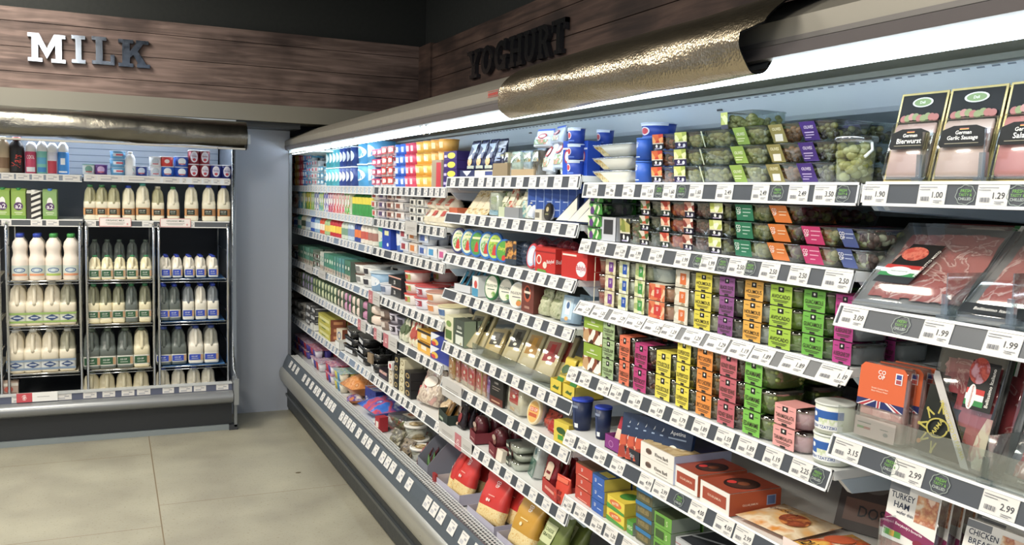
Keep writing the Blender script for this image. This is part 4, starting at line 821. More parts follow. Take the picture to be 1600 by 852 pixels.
def gulab(w): return carton(w, .14, .050, '#efe9e2', GJ, [('r', -.5, 0, .5, 1, '#b5502c'), ('t', 'GULAB JAMUN', -.1, .4, .12, '#f0d8c8', 0, .5), ('r', .22, .3, .40, .75, '#9ab0d8'), ('r', .24, .34, .38, .71, '#5a78b0')], [('r', -.5, 0, .5, 1, '#a5452a'), ('d', .05, .5, .36, .30, '#2c1c1a'), ('d', .05, .5, .30, .25, '#4a2c24'), ('d', -.12, .4, .1, .08, '#d8302c'), ('d', .08, .52, .12, .1, '#8a4a2c')], name='sweets_box')
put('A5', 1050, 1088, gulab, 'brown and white gulab jamun box, farther of the two', 'box', sb=.006, group=None)
put('A5', 1092, 1141, gulab, 'brown and white gulab jamun box, nearer of the two, with blue patch', 'box', sb=.002, group=None)
def flatbag(w, d, h, c1, c2, c3, nm='snack_bag', items=(), seed=1):
    rnd = random.Random(seed); mb = MB(); n = 9; m_ = 7; vs = []
    for s in (1, -1):
        for j in range(m_+1):
            for i in range(n+1):
                u, v = i/n, j/m_; b = sqrt(max(0, sin(pi*u)))*sqrt(max(0, sin(pi*v)))
                vs.append(((u-.5)*w, v*d, h/2+s*h/2*b+rnd.uniform(-.0012, .0012)*b))
    q = (n+1)*(m_+1); A_ = [(j*(n+1)+i, j*(n+1)+i+1, (j+1)*(n+1)+i+1, (j+1)*(n+1)+i) for j in range(m_) for i in range(n)]
    mb.add(vs[:q], A_, K(c1, .2), True); mb.add(vs[q:], [f[::-1] for f in A_], K(c3, .3), True)
    def fn(u, v, e):
        a = min(1, max(0, u/w+.5)); b = min(1, max(0, v/d)); return (u, v, h/2+h/2*sqrt(max(0, sin(pi*a)))*sqrt(max(0, sin(pi*b)))+e+.0012)
    for it in items:
        if it[0] == 'd': mb.disc(fn, it[1]*w, it[2]*d, it[3]*w, it[4]*d, K(it[5]))
        if it[0] == 't': mb.text(fn, it[1], it[2]*w, it[3]*d, it[4]*d, K(it[5]), .9*w, R_(it[6]) if len(it) > 6 else 0)
    return mb.build(nm)
o = flatbag(.16, .15, .022, ART(['#e0902c', '#f0dfc0', '#d8b888', '#e8a84a'], 14, rough=.2), '', '#c9803a', items=[('d', .15, .45, .2, .22, ART(['#b8582c', '#7a3520', '#d8843a'], 40)), ('t', 'DHOKLA', -.15, .6, .09, '#5a2c1a')]); put1(1.225, yat(1212, 1.26, SH['A5']['z']), SH['A5']['z'], o, 'orange and cream bag of Indian snacks lying flat at the shelf end', 'bag', rz=6)
o = flatbag(.15, .15, .030, ART(['#e8882c', '#f0c04a', '#d85a24', '#f2e2c0'], 12, rough=.2), '', '#c9803a', items=[('d', -.2, .55, .2, .2, '#c8582c'), ('t', 'IDLI & DOSA', .05, .12, .14, '#1c1814'), ('t', '1 KG', .1, .4, .08, '#5a3a1a', 20)], seed=4); put1(1.205, 1.228, SH['A5']['z']+.002, o, 'orange bag of idli and dosa batter over the shelf end', 'bag', rz=-6)
mb = MB(); mb.box(-.07, 0, -.06, .07, .002, .055, K('#f0dcd6')); deco(mb, front(0), .14, .115, [('t', 'SUNDRIES', 0, .80, .14, '#c04a3c', 0, .85), ('r', -.4, .55, .4, .58, '#d88a80'), ('r', -.4, .40, .3, .43, '#d88a80'), ('r', -.4, .25, .35, .28, '#d88a80')], z0=-.06); o = mb.build('promotion_card'); put1(1.188, yat(1262, 1.188, SH['A5']['z']), SH['A5']['z']-.02, o, 'pale pink promotion card with red lettering clipped at the shelf end', 'sign')
# ---- sixth shelf: butter
def bx(c, its=(), d=.085, h=.034, tp=None, sd=None, nm='butter_packet'): return lambda w: carton(w, d, h, c, its, sd or [('r', -.5, 0, .5, 1, '#8f9a8c')], tp or (), name=nm)
put('A6', 896, 922, bx('#c8402c', COOP(-.1, .62, .14)+[('r', -.3, .1, .3, .16, '#f0c0a8')], tp=[('r', -.5, 0, .5, 1, '#6a4a35')]), 'red butter packet at the far end of the lowest shelf', 'packet', lv=3, hp=.0352, rows=2, dp=.09, group='red butter packets')
put('A6', 924, 944, bx('#2f62b8', COOP(-.2, .6, .14)+[('r', 0, .4, .35, .46, '#cfe0ff')], tp=[('r', -.5, 0, .5, 1, '#35588a'), ('r', -.4, .2, .4, .5, '#d8c84a')], sd=[('r', -.5, 0, .5, 1, '#c8b84a')]), 'blue butter packet on the lowest shelf', 'packet', lv=3, hp=.0352, rows=2, dp=.09, group='blue butter packets')
put('A6', 946, 975, bx('#e8cf2c', [('d', 0, .6, .34, .26, '#e0702c'), ('t', 'BUTTER', 0, .6, .2, '#f6f2c8', 8), ('p', [(-.5, 0), (.5, 0), (.5, .22), (-.5, .4)], '#4a9a3a')], tp=[('r', -.5, 0, .5, 1, '#e8cf2c'), ('d', .0, .5, .3, .3, '#3f8a35')], sd=[('r', -.5, 0, .5, 1, '#d8bf2c')]), 'yellow and green butter packet on the lowest shelf', 'packet', lv=2, hp=.0352, rows=2, dp=.09, group='yellow butter packets')
put('A6', 977, 988, bx('#4f9a3a', [('t', 'VEG', 0, .5, .3, '#e8f0c8')]), 'narrow green packet wedged beside the yellow butter', 'packet', rows=2, dp=.09, group='narrow green packets')
put('A6', 991, 1017, bx('#5a5a40', [('r', -.5, .7, .5, 1, '#2c7ab0'), ('r', -.35, .2, .35, .6, ART(['#6a6a45', '#8a7a4a', '#3f4a35'], 60))], tp=[('r', -.5, 0, .5, 1, '#6a7a4a')]), 'olive brown packet with blue band on the lowest shelf', 'packet', lv=4, hp=.0352, rows=2, dp=.09, group='olive brown packets')
put('A6', 1020, 1048, bx('#6aa83a', [('r', -.4, .2, .1, .8, '#3f5a2c'), ('t', 'S', .25, .5, .4, '#c8e0a0')], tp=[('r', -.5, 0, .5, 1, '#3f4a30')]), 'bright green packet on the lowest shelf', 'packet', lv=3, hp=.0352, rows=2, dp=.09, group='bright green packets')
put('A6', 1052, 1094, bx('#b8bcc0', [('r', -.5, .62, .5, .66, '#b03a3a'), ('r', -.3, .2, .35, .5, '#8a8f96')], tp=[('r', -.42, .05, .42, .95, '#2c2f36'), ('p', [(-.4, .3), (.4, .6), (.4, .66), (-.4, .38)], '#b8bcc4')], sd=[('r', -.5, 0, .5, 1, '#9aa0a6')], d=.13), 'silver and black boxed tray pack, farther pair', 'box', lv=2, hp=.0352, group='farther silver box packs')
put('A6', 1098, 1150, bx('#b8bcc0', [('r', -.5, .62, .5, .66, '#b03a3a')], tp=[('r', -.42, .05, .42, .95, '#24262c'), ('p', [(-.4, .3), (.4, .6), (.4, .66), (-.4, .38)], '#b8bcc4')], d=.13), 'silver and black boxed tray pack, nearer pair', 'box', lv=2, hp=.0352, group='nearer silver box packs')
# ================================================================== near right: sliced meats
GOLD = M('#b9a566', .3, .5)
def lam(h): return lambda w: (w, h)
def saus(w, h, ttl, meat, lean, badge_=True):
    r = root('sliced_meat_pack'); d = .010
    a = MB(); a.box(-w/2, .003, 0, w/2, .005, h, GOLD); a.rect(front(.003), -w/2+.004, .003, w/2-.004, h-.004, M('#1a1916', .5, spec=.25)); fn = front(.002)
    a.disc(fn, 0, h*.885, w*.22, h*.055, M('#d9ddd0', .3)); a.disc(fn, 0, h*.885, w*.18, h*.042, K('#7d9a5a')); a.text(fn, 'Deli', 0, h*.885, h*.03, K('#eef0e0'))
    rnd = random.Random(3)
    for i in range(9): a.disc(fn, w*(-.34+.085*i), h*(.715+rnd.uniform(-.02, .03)), w*.075, h*.040, K(rnd.choice(['#c98a7c', '#b8685c', '#dba595', '#8f9a5a'])), 12)
    lean_mb(a, lean); a.build('backing_card', r)
    b = MB(); b.loft([(w*.84, .006, .003, h*.05, 0, 0), (w*.86, .008, .003, h*.10, 0, -.001), (w*.86, .008, .003, h*.60, 0, -.001), (w*.82, .004, .002, h*.64, 0, 0)], K(meat, .25), k=2); lean_mb(b, lean); b.build('sausage_slices', r)
    c = MB(); c.loft([(w*.94, .004, .002, h*.02, 0, -.001), (w*.93, .016, .004, h*.06, 0, -.003), (w*.93, .016, .004, h*.62, 0, -.003), (w*.94, .004, .002, h*.67, 0, -.001)], CLEAR('#f2f4f4', .22, .12), k=2)
    lean_mb(c, lean); c.build('plastic_cover', r)
    l = MB(); fn = front(-.0112); rr = [(-w*.38, h*.34), (w*.38, h*.34), (w*.42, h*.38), (w*.40, h*.52), (w*.2, h*.565), (-w*.2, h*.565), (-w*.40, h*.52), (-w*.42, h*.38)]; l.poly(fn, rr, M('#1a1917', .55, spec=.2)); l.rect(fn, -w*.08, h*.535, w*.08, h*.542, K('#1a1a1a')); l.rect(fn, -w*.08, h*.528, w*.08, h*.535, K('#c8302c')); l.rect(fn, -w*.08, h*.521, w*.08, h*.528, K('#e0b030'))
    l.text(fn, 'German', 0, h*.492, h*.040, K('#f0ece0')); l.text(fn, ttl, 0, h*.43, h*.056, K('#f4f0e6'), w*.74); l.rect(fn, -w*.3, h*.375, w*.3, h*.380, K('#a59a7a')); lean_mb(l, lean); l.build('label', r)
    return r
zN1 = SH['N1']['z']
for (a, b, ttl, meat, nm) in ((1377, 1452, 'Bierwurst', '#d8b5ac', 'leftmost, next to the olive bucket'), (1452, 1543, 'Garlic Sausage', '#ddc0b4', 'with garlic sausage lettering'), (1543, 1640, 'Salami', '#d88a86', 'rightmost, cut by the photo edge')):
    x = 1.262; ya_, yb2 = yat(b, x, zN1), yat(a, x, zN1)
    for q in range(3):
        put1(x+.022*q, (ya_+yb2)/2-.008*q, zN1+.0005, saus(yb2-ya_-.008, .162, ttl, meat, 13), 'gold-edged black pack of sliced German sausage '+nm+(', front one', ', second one', ', back one')[q], 'meat pack', group='German sausage packs '+nm.split(',')[0], rz=3)
def fence(key, x, ya_, yb2, h, lab):
    sh = SH[key]; mb = MB(); z = H+sh['z']; c = CLEAR('#eef4f4', .30); mb.box(x, ya_, z+.001, x+.0022, yb2, z+h, c); o = mb.build('front_guard'); tag(o, lab, 'shelf guard'); return o
def divider(key, x, y, h, d, lab):
    z = H+SH[key]['z']; r = root('shelf_divider'); c = CLEAR('#dfe8ea', .35); mb = MB(); mb.add([(x, y-.0012, z+.001), (x+d, y-.0012, z+.001), (x+d, y-.0012, z+h), (x, y-.0012, z+h), (x, y+.0012, z+.001), (x+d, y+.0012, z+.001), (x+d, y+.0012, z+h), (x, y+.0012, z+h)], [(0, 1, 2, 3), (7, 6, 5, 4), (0, 3, 7, 4), (3, 2, 6, 7), (1, 5, 6, 2)], c); mb.build('panel', r)
    f = MB(); f.box(x-.006, y-.012, z+.0005, x+.020, y+.012, z+.008, c); f.box(x-.003, y-.006, z+.008, x+.004, y+.006, z+h*.55, c); f.build('clip', r); tag(r, lab, 'divider'); return r
for px, nm in ((1436, 'left of the garlic sausage pack'), (1534, 'right of the garlic sausage pack')): divider('N1', 1.25, yat(px, 1.25, zN1), .085, .3, 'clear plastic shelf divider '+nm)
# marbled meat, second shelf
MARB = None
def marble(c1, c2, c3, sc, rough=.3):
    k = ('mb', c1, c2, sc)
    if k in MC: return MC[k]
    m, nt, b = newmat('marbled_meat'); tc = nt.nodes.new('ShaderNodeTexCoord'); n = nt.nodes.new('ShaderNodeTexNoise'); n.inputs['Scale'].default_value = sc; n.inputs['Detail'].default_value = 4; n.inputs['Distortion'].default_value = 2.2
    nt.links.new(tc.outputs['Object'], n.inputs['Vector']); r = nt.nodes.new('ShaderNodeValToRGB'); cr = r.color_ramp
    for p, c in ((.44, c1), (.49, c2), (.51, c3), (.56, c1)):
        e = cr.elements.new(p); e.color = rgb(c)
    cr.elements[0].color = rgb(c1); cr.elements[-1].color = rgb(c2)
    nt.links.new(n.outputs['Fac'], r.inputs[0]); nt.links.new(r.outputs[0], b.inputs['Base Color']); b.inputs['Roughness'].default_value = rough; b.inputs['Coat Weight'].default_value = .6
    MC[k] = m; return m
def meatpack(w, h, lean, parma=False, label=True, meatc=('#c4706c', '#b25f5d', '#f2d6d0')):
    r = root('cured_meat_pack'); th = .010
    a = MB(); a.loft([(w, .003, .001, .0, 0, th), (w, .003, .001, h, 0, th)], K('#22211f' if parma else '#8e9296', .3), k=2); lean_mb(a, lean); a.build('tray', r)
    m_ = MB(); rnd = random.Random(5 if parma else 6)
    n = 6
    for i in range(n):
        x0 = w*(-.40+.8*i/n) if not parma else w*(-.25+.65*i/n); x1 = x0+w*.8/n*1.4; yy = th-.004-.0006*i; pts = []
        zt, zb = h*(.90-rnd.uniform(0, .03)), h*(.08+rnd.uniform(0, .03))
        if parma: x0 = w*(-.40+.78*i/n); x1 = x0+w*.78/n*1.3; zb = h*max(.06, .72-(x0/w+.40)*.97)
        q = 7; L_ = [(x0+rnd.uniform(-.003, .003), zb+(zt-zb)*j/q) for j in range(q+1)]; R = [(min(x1, w*.44)+rnd.uniform(-.003, .003), zb+(zt-zb)*j/q) for j in range(q+1)]
        vs = []
        for (lx, lz), (rx, rz) in zip(L_, R): vs += [(lx, yy, lz), ((lx+rx)/2, yy-.002, (lz+rz)/2), (rx, yy-.0005, rz)]
        m_.add(vs, [f for j in range(q) for f in ((3*j, 3*j+1, 3*j+4, 3*j+3), (3*j+1, 3*j+2, 3*j+5, 3*j+4))], marble(*meatc, 14), True)
    lean_mb(m_, lean); m_.build('meat_slices', r)
    if parma:
        fband = MB(); fn = front(th-.0085); fband.poly(fn, [(w*.46, h*.04), (w*.46, h*.46), (w*.38, h*.46), (w*.30, h*.30), (w*.28, h*.15), (w*.34, h*.04)], marble('#e8ddc0', '#d89a90', '#f0e6cf', 9)); lean_mb(fband, lean); fband.build('fat_edge', r)
    c = MB(); c.loft([(w*1.0, .003, .001, 0, 0, th-.001), (w*.96, th*1.5, .004, .004, 0, th*.3), (w*.96, th*1.5, .004, h-.005, 0, th*.3), (w, .003, .001, h+.002, 0, th-.001)], CLEAR('#f4f6f6', .26, .09), k=2, cap=(0, 0)); lean_mb(c, lean); c.build('plastic_cover', r)
    l = MB(); fn = front(-.0055)
    if not parma and label:
        sl_ = lambda u, v: (u*w+(v-.6)*h*.0, v*h)
        P = lambda pts, c: l.poly(fn, [(a_*w, b_*h) for a_, b_ in pts], K(c, .3))
        P([(-.40, .22), (-.06, .22), (.03, .70), (-.27, .70)], '#1b1b1c')
        l.disc(fn, -.19*w, .58*h, .12*w, .085*h, ART(['#c84a3a', '#e07a62', '#a8322a'], 60))
        P([(-.40, .30), (-.055, .30), (-.045, .345), (-.39, .345)], '#2c8a45'); P([(-.39, .345), (-.045, .345), (-.035, .39), (-.38, .39)], '#f2f2ee'); P([(-.38, .39), (-.035, .39), (-.025, .435), (-.365, .435)], '#c8302c')
        l.disc(fn, -.22*w, .36*h, .115*w, .055*h, K('#f4f2ee')); l.text(fn, 'deliziosamente', -.22*w, .36*h, .018*h, K('#2a5a3a'), .19*w)
        l.text(fn, 'PROSCIUTTO MISTO', -.02*w, .47*h, .026*h, K('#f0eee8'), None, R_(78)); l.text(fn, 'Bellissimo Italiano', .03*w, .42*h, .016*h, K('#d8d4c8'), None, R_(78))
    elif not parma:
        l.poly(fn, [(-.46*w, .02*h), (.2*w, .02*h), (.2*w, .12*h), (-.46*w, .12*h)], K('#161616', .3)); l.text(fn, 'Bellissimo Italiano', -.12*w, .07*h, .03*h, K('#e8e4da'), .6*w)
        lean_mb(l, lean); l.build('name_label', r); l = MB()
        l.rect(fn, -.30*w, .80*h, .42*w, .98*h, K('#5a1c20')); l.disc(fn, .05*w, .89*h, .20*w, .06*h, K('#e6dcd2')); l.text(fn, 'deliziosamente', .05*w, .89*h, .022*h, K('#8a3030'), .3*w)
        l.rect(fn, .28*w, .80*h, .33*w, .98*h, K('#2c7a40')); l.rect(fn, .33*w, .80*h, .37*w, .98*h, K('#eeeeea'))
    else:
        P = lambda pts, c: l.poly(fn, [(a_*w, b_*h) for a_, b_ in pts], K(c, .3))
        P([(-.48, .04), (.30, .04), (-.40, .62), (-.48, .62)], '#20241f')
        P([(.24, .02), (.36, .02), (-.39, .74), (-.46, .74), (-.46, .68)], '#c9c6c4')
        gold = '#b9ad45'; n = 12
        for k_, (ca, cb) in enumerate(((-.19, .27),)):
            R1 = []; 
            for i in range(5):
                a0 = pi*.50+pi*.95*i/4+.1; p = (ca+.17*cos(a0)*1.0, cb+.17*w/h*1.0*sin(a0)); q = (ca+.30*cos(a0), cb+.30*w/h*sin(a0)); l.disc(fn, q[0]*w, q[1]*h, .022*w, .022*w, K(gold), 12)
                for s_ in (-.22, .22):
                    b0 = a0+s_; b1 = (ca+.18*cos(b0), cb+.18*w/h*sin(b0)); dx_, dz_ = (q[0]-b1[0])*w, (q[1]-b1[1])*h; L0 = sqrt(dx_*dx_+dz_*dz_); nx_, nz_ = -dz_/L0*.0016, dx_/L0*.0016
                    l.poly(fn, [(b1[0]*w-nx_, b1[1]*h-nz_), (q[0]*w-nx_, q[1]*h-nz_), (q[0]*w+nx_, q[1]*h+nz_), (b1[0]*w+nx_, b1[1]*h+nz_)], K(gold))
            for i in range(26):
                a0 = 2*pi*i/26; a1 = 2*pi*(i+1)/26; rr = [(ca+r_*cos(t), cb+r_*.72*w/h*sin(t)) for r_, t in ((.145, a0), (.17, a0), (.17, a1), (.145, a1))]; l.poly(fn, [(x*w, y*h) for x, y in rr], K(gold))
        l.text(fn, 'PARMA', -.19*w, .27*h, .042*h, K('#c9bc4c'), .25*w, R_(64)); l.text(fn, 'PROSCIUTTO DI PARMA', .03*w, .295*h, .036*h, K('#c9bc4c'), None, R_(116) - pi if False else R_(-50))
        l.disc(fn, -.40*w, .12*h, .03*w, .03*w, K('#d8842c'))
        l.rect(fn, .08*w, .50*h, .47*w, .90*h, K('#1b1b1c')); l.disc(fn, .20*w, .82*h, .14*w, .11*h, ART(['#c8402c', '#d85a48', '#b03026', '#d8a0b0'], 50)); l.rect(fn, .09*w, .53*h, .35*w, .575*h, K('#2c8a45')); l.rect(fn, .09*w, .575*h, .34*w, .625*h, K('#f2f2ee')); l.rect(fn, .09*w, .625*h, .34*w, .67*h, K('#c8302c'))
        l.disc(fn,   .17*w, .60*h, .060*w, .105*h, K('#f4f2ee')); l.text(fn, 'deliziosamente', .17*w, .60*h, .022*h, K('#b03030'), .19*h, R_(90)); l.text(fn, 'Bellissimo Italiano', .40*w, .70*h, .032*h, K('#f0eee8'), .42*h, R_(90))
    lean_mb(l, lean); l.build('label', r); return r
zN2, zN3, zN4 = SH['N2']['z'], SH['N3']['z'], SH['N4']['z']
def span(px0, px1, x, z): a, b = yat(px1, x, z), yat(px0, x, z); return (a+b)/2, b-a
yc_, w_ = span(1338, 1490, 1.215, zN2)
put1(1.215, yc_, zN2+.001, meatpack(w_, .215, 50), 'large clear pack of marbled ham with an Italian flag label', 'meat pack', rz=10)
put1(1.262, yc_-.012, zN2+.001, meatpack(w_, .215, 50, label=False), 'clear pack of marbled ham lying behind the flag label pack', 'meat pack', rz=10)
yc_, w_ = span(1494, 1650, 1.215, zN2)
put1(1.215, yc_, zN2+.001, meatpack(w_, .225, 52, label=False), 'large clear pack of cured meat cut off by the right photo edge', 'meat pack', rz=6)
divider('N2', 1.205, yat(1476, 1.205, zN2), .075, .3, 'clear plastic divider between the two large meat packs'); divider('N2', 1.205, yat(1578, 1.205, zN2), .085, .3, 'clear plastic divider near the right photo edge, second shelf')
def hampack(w, h, lean=6):
    r = root('ham_pack'); d = .03; a = MB(); a.loft([(w*.94, d*.7, .008, .001, 0, d/2), (w, d, .010, .008, 0, d/2), (w, d, .010, h-.012, 0, d/2), (w*.92, d*.7, .01, h, 0, d/2)], CLEAR('#f2f2f0', .28, .1), k=3); lean_mb(a, lean); a.build('tray', r)
    m_ = MB(); m_.loft([(w*.88, d*.7, .006, .006, 0, d/2), (w*.90, d*.75, .006, h*.42, 0, d/2), (w*.86, d*.7, .006, h*.44, 0, d/2+.001), (w*.86, d*.55, .006, h*.85, 0, d/2)], marble('#e0b0ac', '#d8a09c', '#edc8c2', 8), k=2); lean_mb(m_, lean); m_.build('ham_slices', r)
    l = MB(); fn = front(-.0006); P = lambda pts, c: l.poly(fn, [(a_*w, b_*h) for a_, b_ in pts], K(c, .35))
    P([(-.48, .50), (.48, .50), (.48, .93), (.40, .985), (-.40, .985), (-.48, .93)], '#e2642a')
    P([(-.48, .43), (.48, .43), (.48, .52), (-.48, .52)], '#26306a')
    P([(-.48, .43), (-.30, .43), (-.08, .52), (-.22, .52)], '#e8e6ea'); P([(-.44, .43), (-.34, .43), (-.12, .52), (-.18, .52)], '#b8303a'); P([(.48, .43), (.30, .43), (.1, .52), (.22, .52)], '#e8e6ea'); P([(.44, .43), (.36, .43), (.16, .52), (.19, .52)], '#b8303a'); P([(-.06, .43), (.02, .43), (.02, .52), (-.06, .52)], '#e8e6ea'); P([(-.04, .43), (.0, .43), (.0, .52), (-.04, .52)], '#b8303a')
    for t in COOP(-.02, .86, .055): deco(l, fn, w, h, [t])
    l.rect(fn, .26*w, .78*h, .40*w, .92*h, K('#eceaf0')); l.rect(fn, .28*w, .85*h, .38*w, .905*h, K('#3a4a9a')); l.rect(fn, .28*w, .79*h, .38*w, .84*h, K('#b84a4a'))
    l.text(fn, 'British Cooked Ham', -.02*w, .68*h, .022*h, K('#f6d8c0')); l.text(fn, 'Made Without Water', -.02*w, .645*h, .020*h, K('#f6d8c0'))
    l.rect(fn, -.44*w, .03*h, .40*w, .28*h, M('#eac8c4', .3)); l.rect(fn, -.38*w, .20*h, -.1*w, .215*h, K('#6a6a66')); l.rect(fn, -.38*w, .13*h, -.24*w, .16*h, K('#5a9a3a')); l.rect(fn, -.24*w, .13*h, -.1*w, .16*h, K('#b8504a')); l.rect(fn, .1*w, .17*h, .26*w, .18*h, K('#6a6a66')); l.disc(fn, .22*w, .12*h, .05*w, .025*h, K('#8a8488'))
    lean_mb(l, lean); l.build('label', r); return r
yc_, w_ = span(1333, 1406, 1.225, zN3)
for q in range(3): put1(1.222+.032*q, yc_-.005*q, zN3+.001, hampack(w_-.004, .138), 'orange and pink pack of cooked ham, '+('front one', 'second behind', 'back one')[q]+' by the tzatziki pots', 'ham pack', group='cooked ham packs', rz=4)
yc_, w_ = span(1424, 1536, 1.225, zN3)
put1(1.225, yc_, zN3+.001, meatpack(w_, .195, 14, parma=True, meatc=('#b04a50', '#a03c42', '#e0b0aa')), 'tall black pack of prosciutto with gold crown emblem', 'meat pack', rz=-4)
put1(1.262, yc_-.012, zN3+.001, meatpack(w_, .195, 14, label=False, meatc=('#b04a50', '#a03c42', '#e0b0aa')), 'black-backed meat pack hidden behind the crown emblem prosciutto', 'meat pack', rz=-4)
yc_, w_ = span(1562, 1680, 1.225, zN3); put1(1.225, yc_, zN3+.001, meatpack(w_, .10, 30, label=False), 'low dark meat pack at the right photo edge, third shelf', 'meat pack')
fence('N3', 1.207, .30, 1.192, .052, 'low clear plastic guard along the front of the ham shelf')
divider('N3', 1.21, yat(1540, 1.21, zN3), .075, .28, 'clear plastic divider right of the crown emblem prosciutto')
def turkey(w, h, t1, t2, ac, lean=10):
    r = root('sliced_meat_pack'); d = .022; a = MB(); a.loft([(w, d, .008, .001, 0, d/2), (w, d, .008, h, 0, d/2)], CLEAR('#f2f2f0', .25, .1), k=3); lean_mb(a, lean); a.build('tray', r)
    m_ = MB(); m_.loft([(w*.8, d*.8, .008, .004, 0, d/2), (w*.9, d*.8, .008, h*.2, 0, d/2), (w*.88, d*.8, .008, h*.42, 0, d/2), (w*.6, d*.6, .008, h*.5, 0, d/2)], marble('#e0a8a4', '#d89a96', '#ebc0ba', 7), k=2); lean_mb(m_, lean); m_.build('meat_slices', r)
    l = MB(); fn = front(-.0006); q = lambda its: deco(l, fn, w, h, its)
    q([('r', -.47, .40, .47, .985, '#ece9e4'), ('r', -.47, .90, -.1, .975, '#7d8086'), ('t', t1, -.20, .86, .062, '#26304a', 0, .44), ('t', t2, -.20, .77, .062, '#26304a', 0, .44), ('t', 'wafer thin', -.12, .70, .035, '#26304a'), ('p', [(-.47, .52), (.47, .44), (.47, .54), (-.47, .66)], ac), ('t', "Everybody's favourite", 0, .565, .036, '#f4e8ec', -6), ('r', .06, .66, .44, .93, ART(['#e8d8c0', '#d8a070', '#b86a4a', '#e8c8b0'], 45)), ('r', -.44, .44, -.12, .50, '#5aa045'), ('r', -.33, .44, -.24, .50, '#d8a83a'), ('d', .2, .46, .09, .035, '#8a2440')])
    lean_mb(l, lean); l.build('label', r); return r
yc_, w_ = span(1368, 1448, 1.225, zN4+.10)
for q in range(4): put1(1.230+.026*q, yc_-.004*q, zN4+.001, turkey(w_, .172, 'TURKEY', 'HAM', '#8a2a5a'), 'wafer thin turkey ham pack with magenta ribbon, %s in the row' % ORD[q], 'meat pack', group='turkey ham packs', rz=3)
yc_, w_ = span(1478, 1580, 1.225, zN4+.07)
for q in range(3): put1(1.230+.026*q, yc_-.004*q, zN4+.001, turkey(w_, .155, 'CHICKEN', 'BREAST', '#3a7a5a', 16), 'wafer thin chicken breast pack at the bottom right corner, %s in the row' % ORD[q], 'meat pack', group='chicken breast packs', rz=3)
l = MB(); l.disc(front(-.0012), 0, 0, .012, .012, K('#d8342c')); 
divider('N4', 1.21, yat(1372, 1.21, zN4+.06), .115, .28, 'tall clear divider left of the turkey ham packs')
o = carton(.15, .02, .17, '#332622', [('p', [(-.5, .55), (.5, .85), (.5, 1), (-.5, 1)], '#4a2420'), ('d', -.05, .62, .22, .12, '#55504c'), ('r', -.4, .12, .4, .40, '#6a4a3c'), ('t', 'DOSA', .05, .26, .14, '#14100e', 0, .5)], name='dosa_mix_packet'); put1(1.42, 1.30, SH['A5']['z']+.002, o, 'dark brown packet of dosa mix leaning behind the batter bag', 'packet', rz=22, rx=R_(-25))
# ================================================================== third bay: cheeses
def rect_items(*a): return list(a)
navy = '#1e2850'
put('B1', 717, 740, lambda w: carton(w, .09, .026, '#26305c', [('p', [(-.3, .9), (.3, .9), (0, .1)], '#e6eaf0')], name='cheese_box'), 'navy box with white triangle at the far end of the top cheese shelf', 'box', rows=2, dp=.1)
put('B1', 741, 769, lambda w: carton(w, .09, .024, '#e6dfc8', [('r', .1, .2, .5, .8, '#3a4a8a')], name='cheese_box'), 'cream box with navy patch on the top cheese shelf', 'box', rows=2, dp=.1)
for i, (px, c) in enumerate(((733, '#2a3a6a'), (745, '#26305c'), (757, '#222c52'))):
    p = pouch(.075, .115, .03, navy, [('r', -.4, .35, .4, .85, ART(['#dfe6ee', '#26305c', '#a8b8d0'], 30, kind='v')), ('d', 0, .25, .3, .14, ART(['#d89a5a', '#e8c890', '#b8703a'], 60)), ('r', -.45, .02, .45, .12, '#b8c0b0')], name='cheese_pouch', seed=i)
    put1(1.27+.005*i, yat(px, 1.27, SH['B1']['z']), SH['B1']['z']+.027, p, 'navy cheese pouch with a pale print standing on the boxes, %s from the far end' % ORD[i], 'pouch', group='navy cheese pouches')
put1(1.28, yat(776, 1.28, SH['B1']['z']), SH['B1']['z']+.027, pouch(.085, .112, .02, '#1b2442', [('r', -.15, .55, .15, .7, '#7a86a8'), ('r', -.3, .35, .3, .40, '#7a86a8'), ('r', -.3, .25, .3, .30, '#7a86a8')], name='cheese_pouch'), 'plain dark navy cheese pouch turned away beside the printed pouches', 'pouch')
put('B1', 769, 793, lambda w: tray(w, .10, .055, '#8f7b5a', '#7a6848', cut=.85), 'brown cardboard tray on the top cheese shelf', 'tray')
for i, (px, c) in enumerate(((772, '#e6dcae'), (780, '#dcd29a'), (787, '#e8e0b8'))): put1(1.285, yat(px, 1.28, SH['B1']['z']), SH['B1']['z']+.006, slab(.03, .05, .072+.006*i, c, [('r', -.5, .5, .5, .62, '#c83a5a')] if i == 1 else [('r', -.5, .55, .5, .8, navy)]), 'pale cheese block in the brown cardboard tray, %s from the left' % ORD[i], 'cheese', group='blocks in the brown tray')
for i, (a, b, c) in enumerate(((796, 812, '#c8dcd2'), (813, 826, '#b8cfe0'), (828, 838, '#5a5244'))): put('B1', a, b, lambda w: slab(w, .08, .085, c, [('r', -.5, .55, .5, .9, ART(['#6a9a7a', '#d8e0d8', '#c8a050'], 50))], name='cheese_packet'), ('pale green wrapped cheese packet on the top shelf', 'pale blue wrapped cheese packet on the top shelf', 'dark wrapped cheese packet on the top shelf')[i], 'packet', rows=2, dp=.09)
put('B1', 797, 832, lambda w: carton(w, .08, .022, '#b59b74', name='card_sheet'), 'strip of brown card lying in front of the wrapped cheeses', 'card', sb=-.0+.006)
SN = [('p', [(-.5, .55), (.5, .8), (.5, 1), (-.5, 1)], '#2f5ec2'), ('d', 0, .55, .24, .17, '#d23a44'), ('d', 0, .55, .18, .12, '#f0dfe0'), ('r', -.4, .08, .4, .34, ART(['#e8efe8', '#6aa870', '#e08a7a', '#f4f6f4'], 50))]
